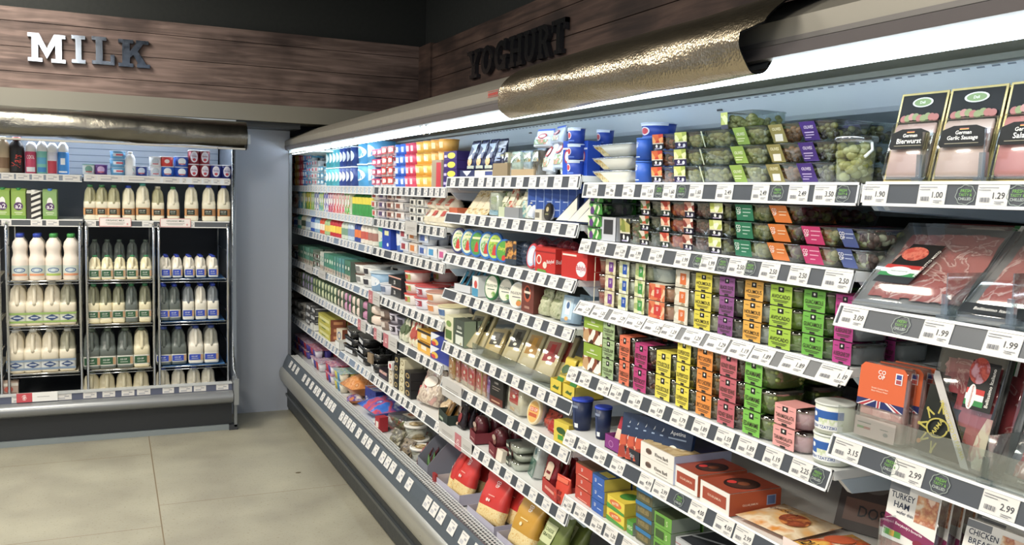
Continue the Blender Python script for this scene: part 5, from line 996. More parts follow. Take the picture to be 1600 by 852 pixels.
for i, (px, hh, zz, rz_) in enumerate(((817, .085, 0, 12), (829, .10, 0, -6), (842, .095, 0, 6), (853, .11, .012, -10), (864, .12, .02, 8), (873, .09, 0, -4), (846, .06, .09, 14), (862, .055, .10, -9))):
    p = pouch(.085, hh, .03, ('#e6edf6', '#d4e2f2', '#f0f2f4')[i % 3], SN, name='cheese_snack_bag', seed=20+i, lean=14)
    put1(1.262+.012*(i % 3), yat(px, 1.27, SH['B1']['z']), SH['B1']['z']+zz+.001, p, 'white and blue cheese snack bag with red oval, %s from left of heap' % ORD[i], 'bag', rz=rz_, group='white and blue cheese snack bags')
for i, (px, zz) in enumerate(((883, 0), (893, .0))):
    p = carton(.05, .05, .105, '#1f4fc0', [('d', 0, .55, .3, .2, '#c8303c'), ('d', 0, .55, .22, .14, '#eef0f4'), ('r', -.5, .75, .5, .8, '#e8eef6')], name='cheese_snack_box'); put1(1.265+.03*i, yat(px, 1.26, SH['B1']['z']), SH['B1']['z']+zz, p, 'upright bright blue cheese box with red oval, %s of two' % ('left', 'right')[i], 'box', rz=6)
def butter_tub(w): 
    r = pots(w, .046, '#2147b0', [('r', -.75, .80, .75, .95, '#dfe8f6'), ('d', 0, .5, .2, .25, '#e8e4ee'), ('d', 0, .5, .15, .18, '#d8404a'), ('r', -.4, .1, .4, .2, '#5a7ad0')], '#cfdcf2', tap=.86, name='spread_tub'); return r
put('B1', 884, 914, butter_tub, 'blue spread tub at the near end of top cheese shelf', 'tub', lv=3, hp=.048, rows=2, dp=.1, group='blue spread tubs', round_=True)
put1(1.33, yat(1002, 1.33, SH['A1']['z']), SH['A1']['z']+.122, butter_tub(.10), 'blue spread tub with pale lid resting high on the blue pots', 'tub')
# B2
for i in range(4): put1(1.262, yat(700-13*i, 1.262, SH['C2']['z']), SH['C2']['z']+.001, pouch(.11, .075, .07, '#e6dcc4', [('r', -.2, .55, .2, .85, '#c8504a'), ('r', -.45, .2, .45, .45, '#d8cdb0')], name='cheese_roll_pack', seed=i, lean=0), 'cream wrapped pack of round rolls, %s from the near end, second shelf' % ORD[i], 'pack', group='cream wrapped roll packs')
for i in range(3): put1(1.275, yat(697-14*i, 1.275, SH['C2']['z']), SH['C2']['z']+.072, pouch(.11, .058, .07, '#ebe2cc', [('r', -.1, .3, .3, .8, '#d0604a')], name='cheese_roll_pack', seed=9+i, lean=0), 'cream wrapped roll pack lying on top of the others, %s from the near end' % ORD[i], 'pack', group='upper cream roll packs')
put1(1.256, yat(705, 1.25, SH['C2']['z']), SH['C2']['z']+.055, carton(.09, .05, .028, '#c8643c', name='cheese_packet'), 'orange packet lying among the cream roll packs', 'packet')
gold = M('#b08a35', .28, .75)
for i in range(3): put1(1.262, yat(733+10*i, 1.262, SH['B2']['z']), SH['B2']['z']+.001, (lambda: wedge(.058, .10, .092, gold, ART(['#c8a860', '#efe2c0', '#8a6a3a'], 40), items=[('r', -.4, .25, .4, .7, '#e8dcc0')]))(), 'gold foil cheese wedge on the second shelf, %s from the far end' % ORD[i], 'cheese', group='gold foil wedges', rz=18)
put('B2', 764, 778, lambda w: slab(w, .07, .088, '#dfe8d8', [('r', -.5, .05, .5, .25, '#7ab8d0'), ('r', -.3, .5, .3, .8, '#c8d8b0')], name='cheese_packet'), 'tall pale green cheese packet beside the gold wedges', 'packet', rows=2, dp=.09)
for i, (a, b, c, hh) in enumerate(((778, 788, '#6a8a3a', .09), (788, 798, '#c84a2c', .10), (798, 808, '#d8dcc0', .075), (808, 818, '#7ab0b0', .11), (818, 828, '#b8ccc8', .09))):
    put('B2', a, b, lambda w: pouch(w, hh, .05, ART([c, '#e8e4cc', c, '#5a6a4a'], 30, rough=.25), [('r', -.4, .55, .4, .8, '#e6dfc2')], name='cheese_packet', seed=i, lean=4), '%s cheese packet in the grey tray, %s from the left' % (('green', 'red topped', 'pale', 'teal', 'pale blue')[i], ORD[i]), 'packet')
put('B2', 779, 812, lambda w: tray(w, .12, .045, '#8f9296', cut=.8, items=[('r', -.5, 0, -.2, 1, '#c8d2b0')]), 'low grey display tray on the second cheese shelf', 'tray', sb=.004)
put1(1.258, yat(822, 1.258, SH['B2']['z']), SH['B2']['z']+.001, pouch(.09, .085, .03, '#e8eef4', [('r', -.5, .6, .5, .9, '#2f62c0'), ('d', 0, .35, .25, .16, '#d8404a')], name='cheese_snack_bag', lean=25), 'white and blue cheese bag leaning against the blue cartons', 'bag', rz=-20)
for i in range(7):
    p = carton(.070, .028, .105, '#2a52a8', [('r', .40, 0, .5, 1, '#c4d2ea'), ('r', -.5, 0, -.46, 1, '#88a4dc')]+COOP(0, .86, .045)+[('r', -.3, .45, .3, .48, '#a8bce8'), ('r', -.3, .2, .3, .23, '#a8bce8')], [('r', -.5, 0, .5, 1, '#d8e2f0'), ('r', -.3, .1, .3, .9, '#3a62b8')], name='cheese_carton'); put1(1.268+.004*i, yat(836+11*i, 1.268, SH['B2']['z']), SH['B2']['z']+.012, p, 'upright blue cheese carton with small white lettering, %s from the far end' % ORD[i], 'carton', rz=22, group='blue cheese cartons')
def halfround(w, h, d, c, face, lean=20):
    r = root('brie_pack'); n = 12; pts = [(-w/2, 0), (w/2, 0)]+[(w/2*cos(a), h*sin(a)**.8) for a in [pi*i/n for i in range(1, n)]]
    a = MB(); a.extr([(x, z) for x, z in pts], 0.004, d, K(c), 'y'); lean_mb(a, lean); a.build('box', r)
    b = MB(); b.extr([(x*.93, z*.93+.002) for x, z in pts], 0, .0045, K(face, .3), 'y'); deco(b, front(0), w, h, [('d', 0, .4, .2, .14, '#e6e0c8')]); lean_mb(b, lean); b.build('lid', r); return r
def wedgebox(w, h, d, c, face):
    r = root('brie_pack'); a = MB(); a.extr([(-w/2, 0), (w/2, 0), (w/2, h)], .002, d, K(c), 'y'); a.build('box', r); b = MB(); b.extr([(-w*.42, h*.06), (w*.44, h*.06), (w*.44, h*.86)], 0, .003, K(face, .35), 'y'); b.build('cheese', r); return r
for i, px in enumerate((884, 903, 917)): put1(1.252, yat(px, 1.252, SH['B2']['z']), SH['B2']['z']+.001, wedgebox(.10, .088, .05, '#1d2c4c', '#eceade'), 'navy triangular pack with white brie wedge, %s from the far end' % ORD[i], 'cheese', rz=18, group='navy brie packs')
put1(1.252, yat(853, 1.252, SH['B2']['z']), SH['B2']['z']+.001, oval_pack(.046, .056, .02, '#2a2824', '#2f2b26', [('d', 0, .62, .2, .14, '#c8b88a'), ('r', -.25, .3, .25, .38, '#8a8a5a')], name='cheese_packet', lean=8), 'small black oval cheese packet in front of the blue cartons', 'packet'); put1(1.253, yat(840, 1.252, SH['B2']['z']), SH['B2']['z']+.001, carton(.05, .03, .034, '#d8d2c0', [('r', -.4, .2, .2, .7, '#7a7468')], name='cheese_packet'), 'small cream packet on the second cheese shelf', 'packet')
# B3
FA = ART(['#6aa840', '#e8e6c8', '#d8442c', '#3a8ac0', '#f0d84a'], 38, kind='v')
for i, (px, rim, f_) in enumerate(((714, '#3a3f78', '#e8ecd8'), (729, '#3f82c8', '#dfe6c8'), (743, '#2f74c4', '#4a9a4a'), (758, '#2a78c8', '#cfe0c8'), (771, '#2470c8', '#bcd848'))):
    put1(1.255, yat(px, 1.255, SH['B3']['z']), SH['B3']['z']+.001, oval_pack(.078, .105, .022, rim, f_, [('d', 0, .5, .34, .32, ART([f_, '#6aa840', f_], 40)), ('p', [(-.14, .2), (.14, .2), (.1, .45), (0, .6), (-.1, .45)], '#d8362c'), ('r', -.3, .66, .3, .74, '#f0e6b0')], name='cheese_triangle_box', lean=6), 'round box of cheese triangles with farm picture, %s from the far end' % ORD[i], 'box', rz=26, group='round cheese triangle boxes')
put1(1.256, yat(781, 1.25, SH['B3']['z']), SH['B3']['z']+.001, oval_pack(.10, .085, .03, '#2a72c8', '#58a63c', [('d', 0, .5, .36, .30, '#5aa83c'), ('t', 'Dairylea', 0, .56, .2, '#e8e84a'), ('d', .1, .2, .12, .12, '#d8362c')], name='cheese_dip_box', lean=8), 'blue round cheese box with green centre beside the picture boxes', 'box', rz=10)
put1(1.256, yat(795, 1.25, SH['B3']['z']), SH['B3']['z']+.001, carton(.055, .05, .082, '#3a4652', [('r', -.5, .25, .5, 1, ART(['#c87a2c', '#e8a84a', '#5a3a24', '#3a4652'], 40))], name='cheese_snack_packet'), 'orange and slate cheese snack packet on the third shelf', 'packet', rz=20)
def netbag(w, h, d, c1, c2, n=8, seed=1, name='cheese_net_bag', rad=.022):
    rnd = random.Random(seed); r = root(name); mb = MB()
    for i in range(n): mb.ball((rnd.uniform(-w/2+rad, w/2-rad), rnd.uniform(rad, d-rad), rad+rnd.uniform(0, 1)*(h-2*rad)), rad, K(c1, .3), sq=(1, .8, 1), seg=12, rin=8)
    mb.build('wax_cheeses', r)
    g = MB()
    for i in range(9):
        x = -w/2+w*i/8; pts = [(x*1.02, d/2+(-d/2-.002)*cos(pi*t), h*.04+h*.98*sin(pi*t)*(1-.25*abs(x)/w)) for t in [j/7 for j in range(8)]]; g.tube(pts, .0006, K(c2), k=3, cap=False)
    for i in range(6):
        z = h*(.1+.14*i); g.tube([(-w/2, d*.3, z), (-w*.2, -.001, z+.004), (w*.2, -.001, z), (w/2, d*.3, z+.003)], .0006, K(c2), k=3, cap=False)
    g.build('netting', r); return r
put1(1.262, yat(810, 1.26, SH['B3']['z']), SH['B3']['z']+.001, netbag(.09, .085, .06, '#2c3a50', '#52688a'), 'navy net bag of small cheeses on the third shelf', 'bag')
for i, (px, c1) in enumerate(((832, '#7a1f34'), (852, '#6a1c30'), (872, '#7d2234'), (893, '#861f2c'), (908, '#7a1c2a'))): put1(1.285+.01*(i % 2), yat(px, 1.28, SH['B3']['z']), SH['B3']['z']+.001, netbag(.085, .105, .07, c1, '#b03a5a', seed=i+3), 'dark red net bag of small round cheeses, %s from the far end' % ORD[i], 'bag', group='dark red net bags')
for i, (px, c) in enumerate(((828, '#b8d0e8'), (838, '#8ab0d8'))): put1(1.250, yat(px, 1.25, SH['B3']['z']), SH['B3']['z']+.001, oval_pack(.05, .085, .012, '#c83040', c, [('d', 0, .5, .3, .3, '#e8eef4')], name='card_header', lean=10), 'small oval red-edged card header in front of the net bags, %s one' % ('left', 'right')[i], 'card', rz=20)
BBI = [('r', -.5, .80, .5, .86, '#a01c1c'), ('d', -.30, .5, .13, .2, '#f0e4dc'), ('d', -.30, .5, .09, .14, '#d23a30'), ('d', .0, .3, .1, .14, '#e8d8c8'), ('p', [(-.4, 0), (.1, 0), (.05, .1), (-.35, .12)], '#6a9a3a')]
put1(1.245, yat(851, 1.245, SH['B3']['z']), SH['B3']['z']+.001, carton(.125, .06, .078, '#d02a22', BBI+[('t', 'Babybel', .28, .45, .18, '#f4eef0', 6, .4)], [('r', -.5, 0, .5, 1, '#c82820'), ('t', 'Babybel', 0, .45, .22, '#f4eef0')], name='cheese_net_box'), 'bright red card box of round cheeses, farther of the two', 'box', rz=4)
put1(1.245, yat(896, 1.245, SH['B3']['z']), SH['B3']['z']+.001, carton(.150, .075, .076, '#cc241d', [('d', .28, .40, .19, .30, '#efe6ee'), ('t', 'Babybel', .28, .42, .26, '#c02a4a', 0, .34), ('r', -.45, .86, .1, .93, '#f0e0d8')], [('r', -.5, 0, .5, 1, '#c4221c')], [('r', -.5, 0, .5, 1, '#c4221c'), ('t', 'MINI', 0, .5, .4, '#f0e0d8')], name='cheese_net_box'), 'bright red card box of round cheeses, nearer of the two, large white oval', 'box', rz=2)
d_ = MB(); 
# B4
o = tray(.13, .14, .085, '#d2d5da', cut=.35, back=1.0, name='card_tray'); put1(1.248, yat(722, 1.248, SH['B4']['z']), SH['B4']['z']+.001, o, 'white curved display tray at the far end of the fourth cheese shelf', 'tray', rz=8)
for i in range(4): put1(1.27+.02*i, yat(716, 1.27, SH['B4']['z'])-.012*i, SH['B4']['z']+.012, carton(.07, .008, .075, '#3a9ac0', [('r', -.5, .2, .2, .8, '#e8f0f0'), ('r', .2, 0, .5, 1, '#2c3442')], name='cheese_slices_pack'), 'thin turquoise cheese slices pack in the white tray, %s from the front' % ORD[i], 'packet', rx=R_(-28), rz=-20, group='turquoise slice packs')
put1(1.25, yat(742, 1.25, SH['B4']['z']), SH['B4']['z']+.001, carton(.06, .05, .075, '#e8ecee', [('r', -.5, 0, .5, .4, '#4aa0c8'), ('d', .1, .6, .25, .2, '#d8504a')], name='cheese_packet'), 'white and light blue packet beside the oval cream cheese tubs', 'packet')
PH = lambda c: [('d', 0, .5, .42, .42, '#e8e4d4'), ('t', 'PHILADELPHIA', 0, .56, .10, c, 0, .78), ('r', -.25, .40, .25, .43, c), ('d', .2, .25, .14, .1, ART(['#6aa04a', '#a8c880', '#e8e4d4'], 60))]
put1(1.25, yat(765, 1.25, SH['B4']['z']), SH['B4']['z']+.001, oval_pack(.085, .098, .04, '#2a7a45', '#e8e4d4', PH('#2a6a4a'), lean=8), 'oval cream cheese tub with a green rim standing on edge', 'tub', rz=14)
put1(1.27, yat(787, 1.27, SH['B4']['z']), SH['B4']['z']+.001, oval_pack(.085, .094, .04, '#55706a', '#c8ccc0', PH('#3a5a5a'), lean=8), 'oval cream cheese tub with grey-green rim, middle of the three', 'tub', rz=14)
put1(1.247, yat(804, 1.247, SH['B4']['z']), SH['B4']['z']+.001, oval_pack(.088, .092, .04, '#e8eaea', '#efeae0', PH('#4a4a55')+[('d', .2, .2, .16, .1, '#d88a3a')], lean=10), 'oval cream cheese tub with a white rim, nearest of the three', 'tub', rz=14)
for i in range(3): put1(1.30+.05*(i % 2), yat(772+20*i, 1.30, SH['B4']['z']), SH['B4']['z']+.001, oval_pack(.085, .10, .04, '#3a5a55', '#a8b0a8', [], lean=5), 'oval tub in the back row of cream cheese, %s from the far end' % ORD[i], 'tub', group='back row oval tubs')
put('B4', 813, 833, lambda w: carton(w, .05, .100, '#7a3f36', [('d', 0, .62, .28, .28, '#c85a3a'), ('d', 0, .64, .2, .2, '#3a2420'), ('r', -.25, .62, .25, .70, '#e8d8c8'), ('r', -.2, .12, .2, .2, '#b88a7a')], [('r', -.5, 0, .5, 1, '#6a352e')], name='cracker_box'), 'tall reddish brown packet with orange oval on the fourth shelf', 'packet', rows=2, dp=.06)
for i, (a, b) in enumerate(((835, 850), (852, 870))): put('B4', a, b, lambda w: pouch(w, .085, .05, ART(['#a8b088', '#c8caa8', '#7a8458'], 60, rough=.35), [('r', -.3, .6, .3, .7, '#8a9468')], name='cheese_bag', seed=i, crinkle=.004), 'crinkled pale green bag on the fourth shelf, %s of two' % ('farther', 'nearer')[i], 'bag')
for i in range(3): put1(1.247+.055*i, yat(884, 1.25, SH['B4']['z']), SH['B4']['z']+.001, slab(.075, .042, .088, '#a8c8e4', [('r', -.32, .15, .32, .88, '#c2dcf0'), ('r', -.15, .3, .15, .8, '#e8f0f4'), ('d', 0, .62, .1, .12, '#4a6a9a'), ('d', 0, .16, .12, .07, '#e0b070')], wrap=False, r=.012, lean=10, name='spread_tub'), 'light blue square spread tub on its side, %s from the front' % ORD[i], 'tub', rz=10, group='light blue spread tubs')
# B5 sliced cheese slabs
for i, (a, b, c, its) in enumerate(((694, 708, '#e2e0bc', [('r', -.35, .1, .35, .45, '#5a7a3a'), ('d', 0, .7, .3, .12, '#7a9a4a')]), (709, 724, '#4a544a', [('r', -.4, .05, .4, .4, '#dfe4d8'), ('t', 'GRAN', 0, .7, .12, '#dfe4d8'), ('r', -.3, .5, .3, .56, '#dfe4d8')]))):
    put('B5', a, b, lambda w: (carton(w, .05, .105, c, its, [('r', -.5, 0, .5, 1, '#8a9a80')], name='grated_cheese_carton')), ('pale green carton of grated cheese, far end of fifth shelf', 'dark green carton of grated cheese beside the pale one')[i], 'carton', rows=2, dp=.06)
SLB = [('#e8d49a', '#3a362c', 728, .16, 0), ('#e6cc8a', '#3f3a30', 763, .12, .0), ('#e9d8a6', '#33302a', 790, .165, 0), ('#ecdcae', '#c8922c', 815, .165, 0), ('#f0dfb0', '#b8282c', 843, .165, 0)]
for i, (c, lc, px, hh, zz) in enumerate(SLB):
    for q in range(2):
        put1(1.262+.036*q, yat(px, 1.262, SH['B5']['z'])-.012*q, SH['B5']['z']+.001, slab(.082, .018, hh, c, [('r', -.32, .42, .32, .86, lc), ('d', 0, .5, .10, .035, '#f0e6c8'), ('r', -.12, .6, .12, .8, '#d8ccb0' if q else lc)], lean=34, r=.003), '%s cheese slab with %s label, %s one' % (('mature', 'mellow', 'long', 'amber', 'ivory')[i], ('brown', 'dark tilted', 'black', 'orange', 'red')[i], ('front', 'second')[q]), 'cheese', rz=24)
fence('B5', 1.244, yat(868, 1.24, SH['B5']['z']), yat(736, 1.24, SH['B5']['z']), .042, 'long clear guard in front of the leaning cheese slabs')
for i, px in enumerate((866, 886)):
    put1(1.243, yat(px+2, 1.243, SH['B5']['z']), SH['B5']['z']+.001, tray(.075, .10, .055, '#e0c92c', '#d8bd2a', cut=.75, back=1.0, items=[('p', [(-.3, .35), (-.1, .6), (.1, .5), (.3, .6), (.2, .3)], '#4a6a2c')]), 'yellow card display tray of cheddar, %s of two' % ('farther', 'nearer')[i], 'tray')
    for q in range(3): put1(1.25+.028*q, yat(px+2, 1.243, SH['B5']['z']), SH['B5']['z']+.006, pouch(.066, .105, .024, '#dcc436', [('d', 0, .62, .34, .14, '#2f5a2c'), ('r', -.3, .15, .3, .35, '#3a8a3a'), ('t', 'CHEDDAR', 0, .45, .07, '#2a4a22')], name='cheddar_pack', seed=q+i, lean=22), 'yellow cheddar pack with green emblem in the %s tray, %s from front' % (('farther', 'nearer')[i], ORD[q]), 'cheese', group='yellow cheddar packs')
# B6
B6 = [(700, 708, '#dcae5a', '#c88a2c'), (709, 716, '#e2b868', '#b8442c'), (717, 728, '#e8cc9a', '#d2342a'), (729, 740, '#e8c890', '#cc2f26'), (741, 750, '#e6c27e', '#c8402c'), (751, 757, '#e2b572', '#b83a26')]
for i, (a, b, c, lc) in enumerate(B6):
    put('B6', a, b, lambda w: slab(w, .07, .095, c, [('r', -.45, .2, .45, .88, lc), ('d', 0, .55, .15, .08, '#f4e8d8'), ('d', 0, .32, .10, .04, '#f4e8d8')], [('r', -.5, .05, .5, .95, lc if i % 2 else c)], r=.003), 'upright cheese block with red label, %s from the far end of its shelf' % ORD[i], 'cheese', rows=2, dp=.08, group='upright red label cheese blocks')
put('B6', 758, 764, lambda w: slab(w, .07, .09, '#6a2f8a', [('r', -.4, .3, .4, .6, '#a878c8')], name='cheese_packet'), 'narrow purple cheese packet on the sixth shelf', 'packet')
put('B6', 765, 785, lambda w: carton(w, .08, .105, '#22201f', [('r', -.5, 0, .5, .25, '#6a2f24'), ('t', 'CHEESE', 0, .75, .07, '#c8c0b8'), ('r', -.3, .58, .3, .61, '#8a8078'), ('r', -.3, .5, .2, .53, '#8a8078'), ('r', -.35, .08, .3, .13, '#c89a7a')], name='cheese_selection_box'), 'tall black and brown cheese box on the sixth shelf', 'box')
put('B6', 787, 812, lambda w: slab(w, .10, .095, '#f0e8cc', [('r', -.28, .35, .28, .95, '#d2302a'), ('d', 0, .6, .1, .06, '#f8f0e0'), ('r', -.2, .08, .1, .2, '#d8a83a')], [('r', -.5, .9, .5, 1, '#c83028')], r=.010, lean=4), 'large white cheddar block with red label standing alone', 'cheese')
put1(1.25, yat(829, 1.25, SH['B6']['z']), SH['B6']['z']+.001, oval_pack(.075, .085, .03, '#e8d8b0', '#e8b85a', [('d', 0, .5, .40, .42, '#e6b45a'), ('r', -.30, .3, .30, .44, '#c85a30'), ('r', -.30, .5, .30, .68, '#d8704a'), ('t', 'CO OP', 0, .59, .12, '#f4e8d8')], name='edam_half', lean=14), 'half round orange cheese with striped label on the sixth shelf', 'cheese', rz=8)
put1(1.275, yat(852, 1.27, SH['B6']['z']), SH['B6']['z']+.001, pouch(.09, .055, .05, ART(['#6a2a22', '#b8402c', '#3a2420'], 50, rough=.3), name='cheese_bag', seed=5), 'dark red crinkled cheese bag on the sixth shelf', 'bag'); put1(1.262, yat(858, 1.26, SH['B6']['z']), SH['B6']['z']+.001, pouch(.07, .035, .04, '#a8201e', name='cheese_bag', seed=6), 'small bright red bag before the yellow packet', 'bag')
put1(1.245, yat(876, 1.245, SH['B6']['z']), SH['B6']['z']+.001, carton(.085, .05, .065, '#dfc832', [('d', 0, .6, .3, .16, '#2f5a2c'), ('r', -.2, .15, .15, .38, '#3f9a3a'), ('r', .1, .4, .4, .5, '#5a7a2c')], [('r', -.5, 0, .5, 1, '#cfb82c')], name='cheddar_pack'), 'yellow cheddar packet with green emblem at the near end of the sixth shelf', 'packet', rz=5)
# B7
zB7 = SH['B7']['z']
put1(1.245, yat(692, 1.245, SH['C6']['z']), SH['C6']['z']+.001, tray(.15, .16, .10, '#26352e', '#3a4a3c', cut=.55, back=.9, items=[('r', -.4, .3, .0, .5, '#a8b8a0')]), 'dark green display tray of cheese packets', 'tray', rz=-6)
for i in range(3): put1(1.265+.035*i, yat(690, 1.26, SH['C6']['z'])-.01*i, SH['C6']['z']+.004, slab(.09, .02, .095, '#d8a04a', [('r', -.1, .1, .5, .9, '#b8822c')], lean=25), 'orange cheese packet inside the dark green tray, %s from the front' % ORD[i], 'cheese', rz=-20, group='orange packets in green tray')
for i in range(3): put1(1.265+.03*i, yat(714, 1.26, zB7)-.01*i, zB7+.002, pouch(.075, .10, .024, '#2a2026', [('r', -.4, .05, -.1, .8, '#d8b8a0'), ('d', .1, .4, .2, .2, '#8a2a2c')], name='cheese_pouch', seed=i, lean=10), 'near black cheese pouch beside the dark green tray, %s from the front' % ORD[i], 'pouch', group='near black pouches')
for i, px in enumerate((738, 768)):
    put1(1.246, yat(px, 1.246, zB7), zB7+.001, tray(.085, .13, .06, '#7a2230', '#5a3438', cut=.7, back=1.3, items=[('r', -.3, .3, .3, .4, '#c89a90')]), 'dark red card tray, %s of two on the lowest cheese shelf' % ('farther', 'nearer')[i], 'tray', rz=-8)
    for q in range(2): 
        r = root('wax_cheese'); m_ = MB(); m_.loft([(.03, .03, .02, 0, 0, .03), (.068, .05, .03, .012, 0, .03), (.07, .05, .03, .05, 0, .03), (.05, .04, .03, .075, 0, .03), (.02, .02, .01, .082, 0, .03)], K('#5a2028', .25), k=5); deco(m_, front(-.0005+.004), .06, .08, [('d', 0, .5, .25, .22, '#8a5a50')]); m_.build('wax_coat', r)
        l = MB(); l.disc(front(.001), 0, .05, .016, .010, K('#b8a090')); l.build('label', r); put1(1.253+.06*q, yat(px, 1.246, zB7), zB7+.018, r, 'dark red wax cheese in the %s red tray, %s' % (('farther', 'nearer')[i], ('front', 'back')[q]), 'cheese', group='wax cheeses in red trays')
put1(1.243, yat(778, 1.243, zB7), zB7+.001, carton(.05, .02, .04, '#e6dccb', name='card_sheet'), 'small cream card leaning by the dark red trays', 'card', rx=R_(-10))
for i in range(3): put1(1.25+.01*(i % 2), yat(798, 1.25, zB7), zB7+.001+.030*i, deli_tub(.10, .09, .029, '#2a3430', [('r', -.4, .3, .4, .6, '#c8ccb8')], '#d8d4c0', sx=.3), 'clear flat cheese tub in the stack by the white and green pack, %s' % ('bottom', 'middle', 'top')[i], 'tub', group='clear flat cheese tubs', rz=-6)
put1(1.27, yat(827, 1.27, zB7), zB7+.001, slab(.06, .04, .12, '#e6ecea', [('r', -.5, 0, .5, .5, '#3a7a6a'), ('d', 0, .7, .2, .1, '#5a9aa8')], name='cheese_packet', lean=14), 'white and green cheese packet leaning on the lowest cheese shelf', 'packet', rz=-12)
put1(1.245, yat(858, 1.245, zB7), zB7+.001, tray(.13, .13, .060, '#b8302a', '#8a2420', cut=.75, back=1.0, items=[('r', -.3, .4, .3, .6, '#e8a090')]), 'bright red display tray at the near end of the lowest cheese shelf', 'tray', rz=-6)
for i in range(3): put1(1.262+.03*i, yat(852, 1.26, zB7), zB7+.006, pouch(.085, .105, .03, '#7a1c24', [('r', -.25, .3, .25, .72, '#d8c0a8'), ('d', 0, .72, .25, .1, '#d8c0a8'), ('r', -.15, .46, .15, .54, '#7a1c24')], name='cheese_snack_pouch', seed=40+i), 'maroon pouch with pale bottle shape in the bright red tray, %s' % ('front', 'middle', 'back')[i], 'pouch', group='maroon pouches')
put1(1.240, yat(872, 1.24, zB7), zB7+.001, pouch(.075, .085, .03, '#d84026', [('r', -.4, .8, .4, .95, '#e86a4a'), ('r', -.1, .15, .15, .5, '#8a2018')], name='cheese_snack_pouch', seed=50, lean=4), 'orange red pouch standing at the end of the red tray', 'pouch', rz=6)
# big grey and pink promotion cards on the rails
def promo(px0, px1, key, h, dz, pink, lab, x=None):
    sh = SH[key]; x = (x or sh['x'])-.012; a, b = yat(px1, x, sh['z']), yat(px0, x, sh['z']); w = b-a; mb = MB(); mb.box(-w/2, 0, 0, w/2, .0015, h, K('#c9c6c2', .4)); fn = front(0)
    its = [('r', -.3, .55, .35, .58, '#8a8680'), ('r', -.3, .45, .35, .48, '#8a8680'), ('r', -.3, .3, .2, .33, '#9a968f')]
    if pink: its = [('r', -.5, 0, -.12 if pink == 1 else .5, 1, '#c4727a'), ('t', '£2', -.3 if pink == 1 else 0, .5, .34, '#f4e4e2')]+([('r', .0, .6, .4, .64, '#8a8680'), ('r', .0, .4, .4, .44, '#8a8680')] if pink == 1 else [])
    deco(mb, fn, w, h, its); o = mb.build('promotion_card'); return put1(x-.003, (a+b)/2, sh['z']+dz, o, lab, 'sign')
promo(692, 722, 'B6', .075, -.068, 0, 'large grey promotion card on the sixth cheese shelf rail')
promo(687, 712, 'B7', .062, -.055, 0, 'grey promotion card at the far end of the lowest cheese shelf'); promo(712, 722, 'B7', .062, -.055, 2, 'narrow pink promotion card on the lowest cheese shelf rail'); promo(722, 738, 'B7', .058, -.052, 0, 'grey ticket card to the right of the pink one')
promo(634, 652, 'C2', .06, -.052, 0, 'grey promotion card on the second yogurt shelf rail')
promo(577, 594, 'C4', .065, -.055, 1, 'grey and pink promotion card on the fourth yogurt shelf'); promo(560, 572, 'C5', .06, -.05, 1, 'pink striped promotion card on the fifth yogurt shelf, farther'); promo(585, 597, 'C5', .06, -.05, 1, 'pink striped promotion card on the fifth yogurt shelf, middle'); promo(600, 621, 'C5', .068, -.058, 1, 'pink striped promotion card on the fifth yogurt shelf, nearest')
promo(478, 488, 'C4', .055, -.045, 0, 'grey promotion card far along the fourth yogurt shelf'); promo(498, 509, 'C4', .055, -.045, 0, 'grey promotion card midway along the fourth yogurt shelf')
# ================================================================== yogurt bays: runs of facings
def yo(c, c2, lid, tap=.86, h=.07, blob=None, name='yogurt_pot', ring=None): return lambda w: pots(w, h, c, [('r', -.28, .25, .28, .75, c2) if h < .1 else ('d', 0, .5, .36, .26, c2)]+([('d', 0, .5, .18, .2, blob)] if blob else []), lid, tap=tap, name=name, k=4)
def mp(c, c2, h=.042, d=.11, base='#e9ebee', name='yogurt_multipack', n=2):   # shallow pack of joined pots in a card sleeve
    def f(w):
        r = root(name); a = MB(); e = w/n
        for i in range(n):
            for j in range(2): a.loft([(e*.74, d*.38, .012, 0, -w/2+e*(i+.5), d*(.25+.5*j)), (e*.90, d*.45, .014, h*.86, -w/2+e*(i+.5), d*(.25+.5*j))], K(base), k=2)
        a.loft([(w, d, .006, h*.86, 0, d/2), (w, d, .006, h*.93, 0, d/2)], K('#f2f4f4'), k=2)
        a.build('joined_pots', r)
        s = MB(); s.add([(-w*.46, -.001, h*.22), (w*.46, -.001, h*.22), (w*.46, -.002, h*.95), (-w*.46, -.002, h*.95), (w*.46, d*.9, h), (-w*.46, d*.9, h)], [(0, 1, 2, 3), (3, 2, 4, 5)], K(c)); fn = front(-.002); s.rect(fn, -w*.3, h*.35, w*.12, h*.8, K(c2)); s.disc(fn, w*.26, h*.56, w*.12, h*.2, K('#f0ece8')); s.rect(side(w*.462), .004, h*.5, d*.8, h*.93, K(c)); s.build('sleeve', r)
        return r
    return f
def flatpot(w, lidc, bodyc, h=.042): return pots(w, h, bodyc, [('r', -.3, .2, .3, .7, '#e8e8ea')], lidc, tap=.8, k=4)
RC = {}
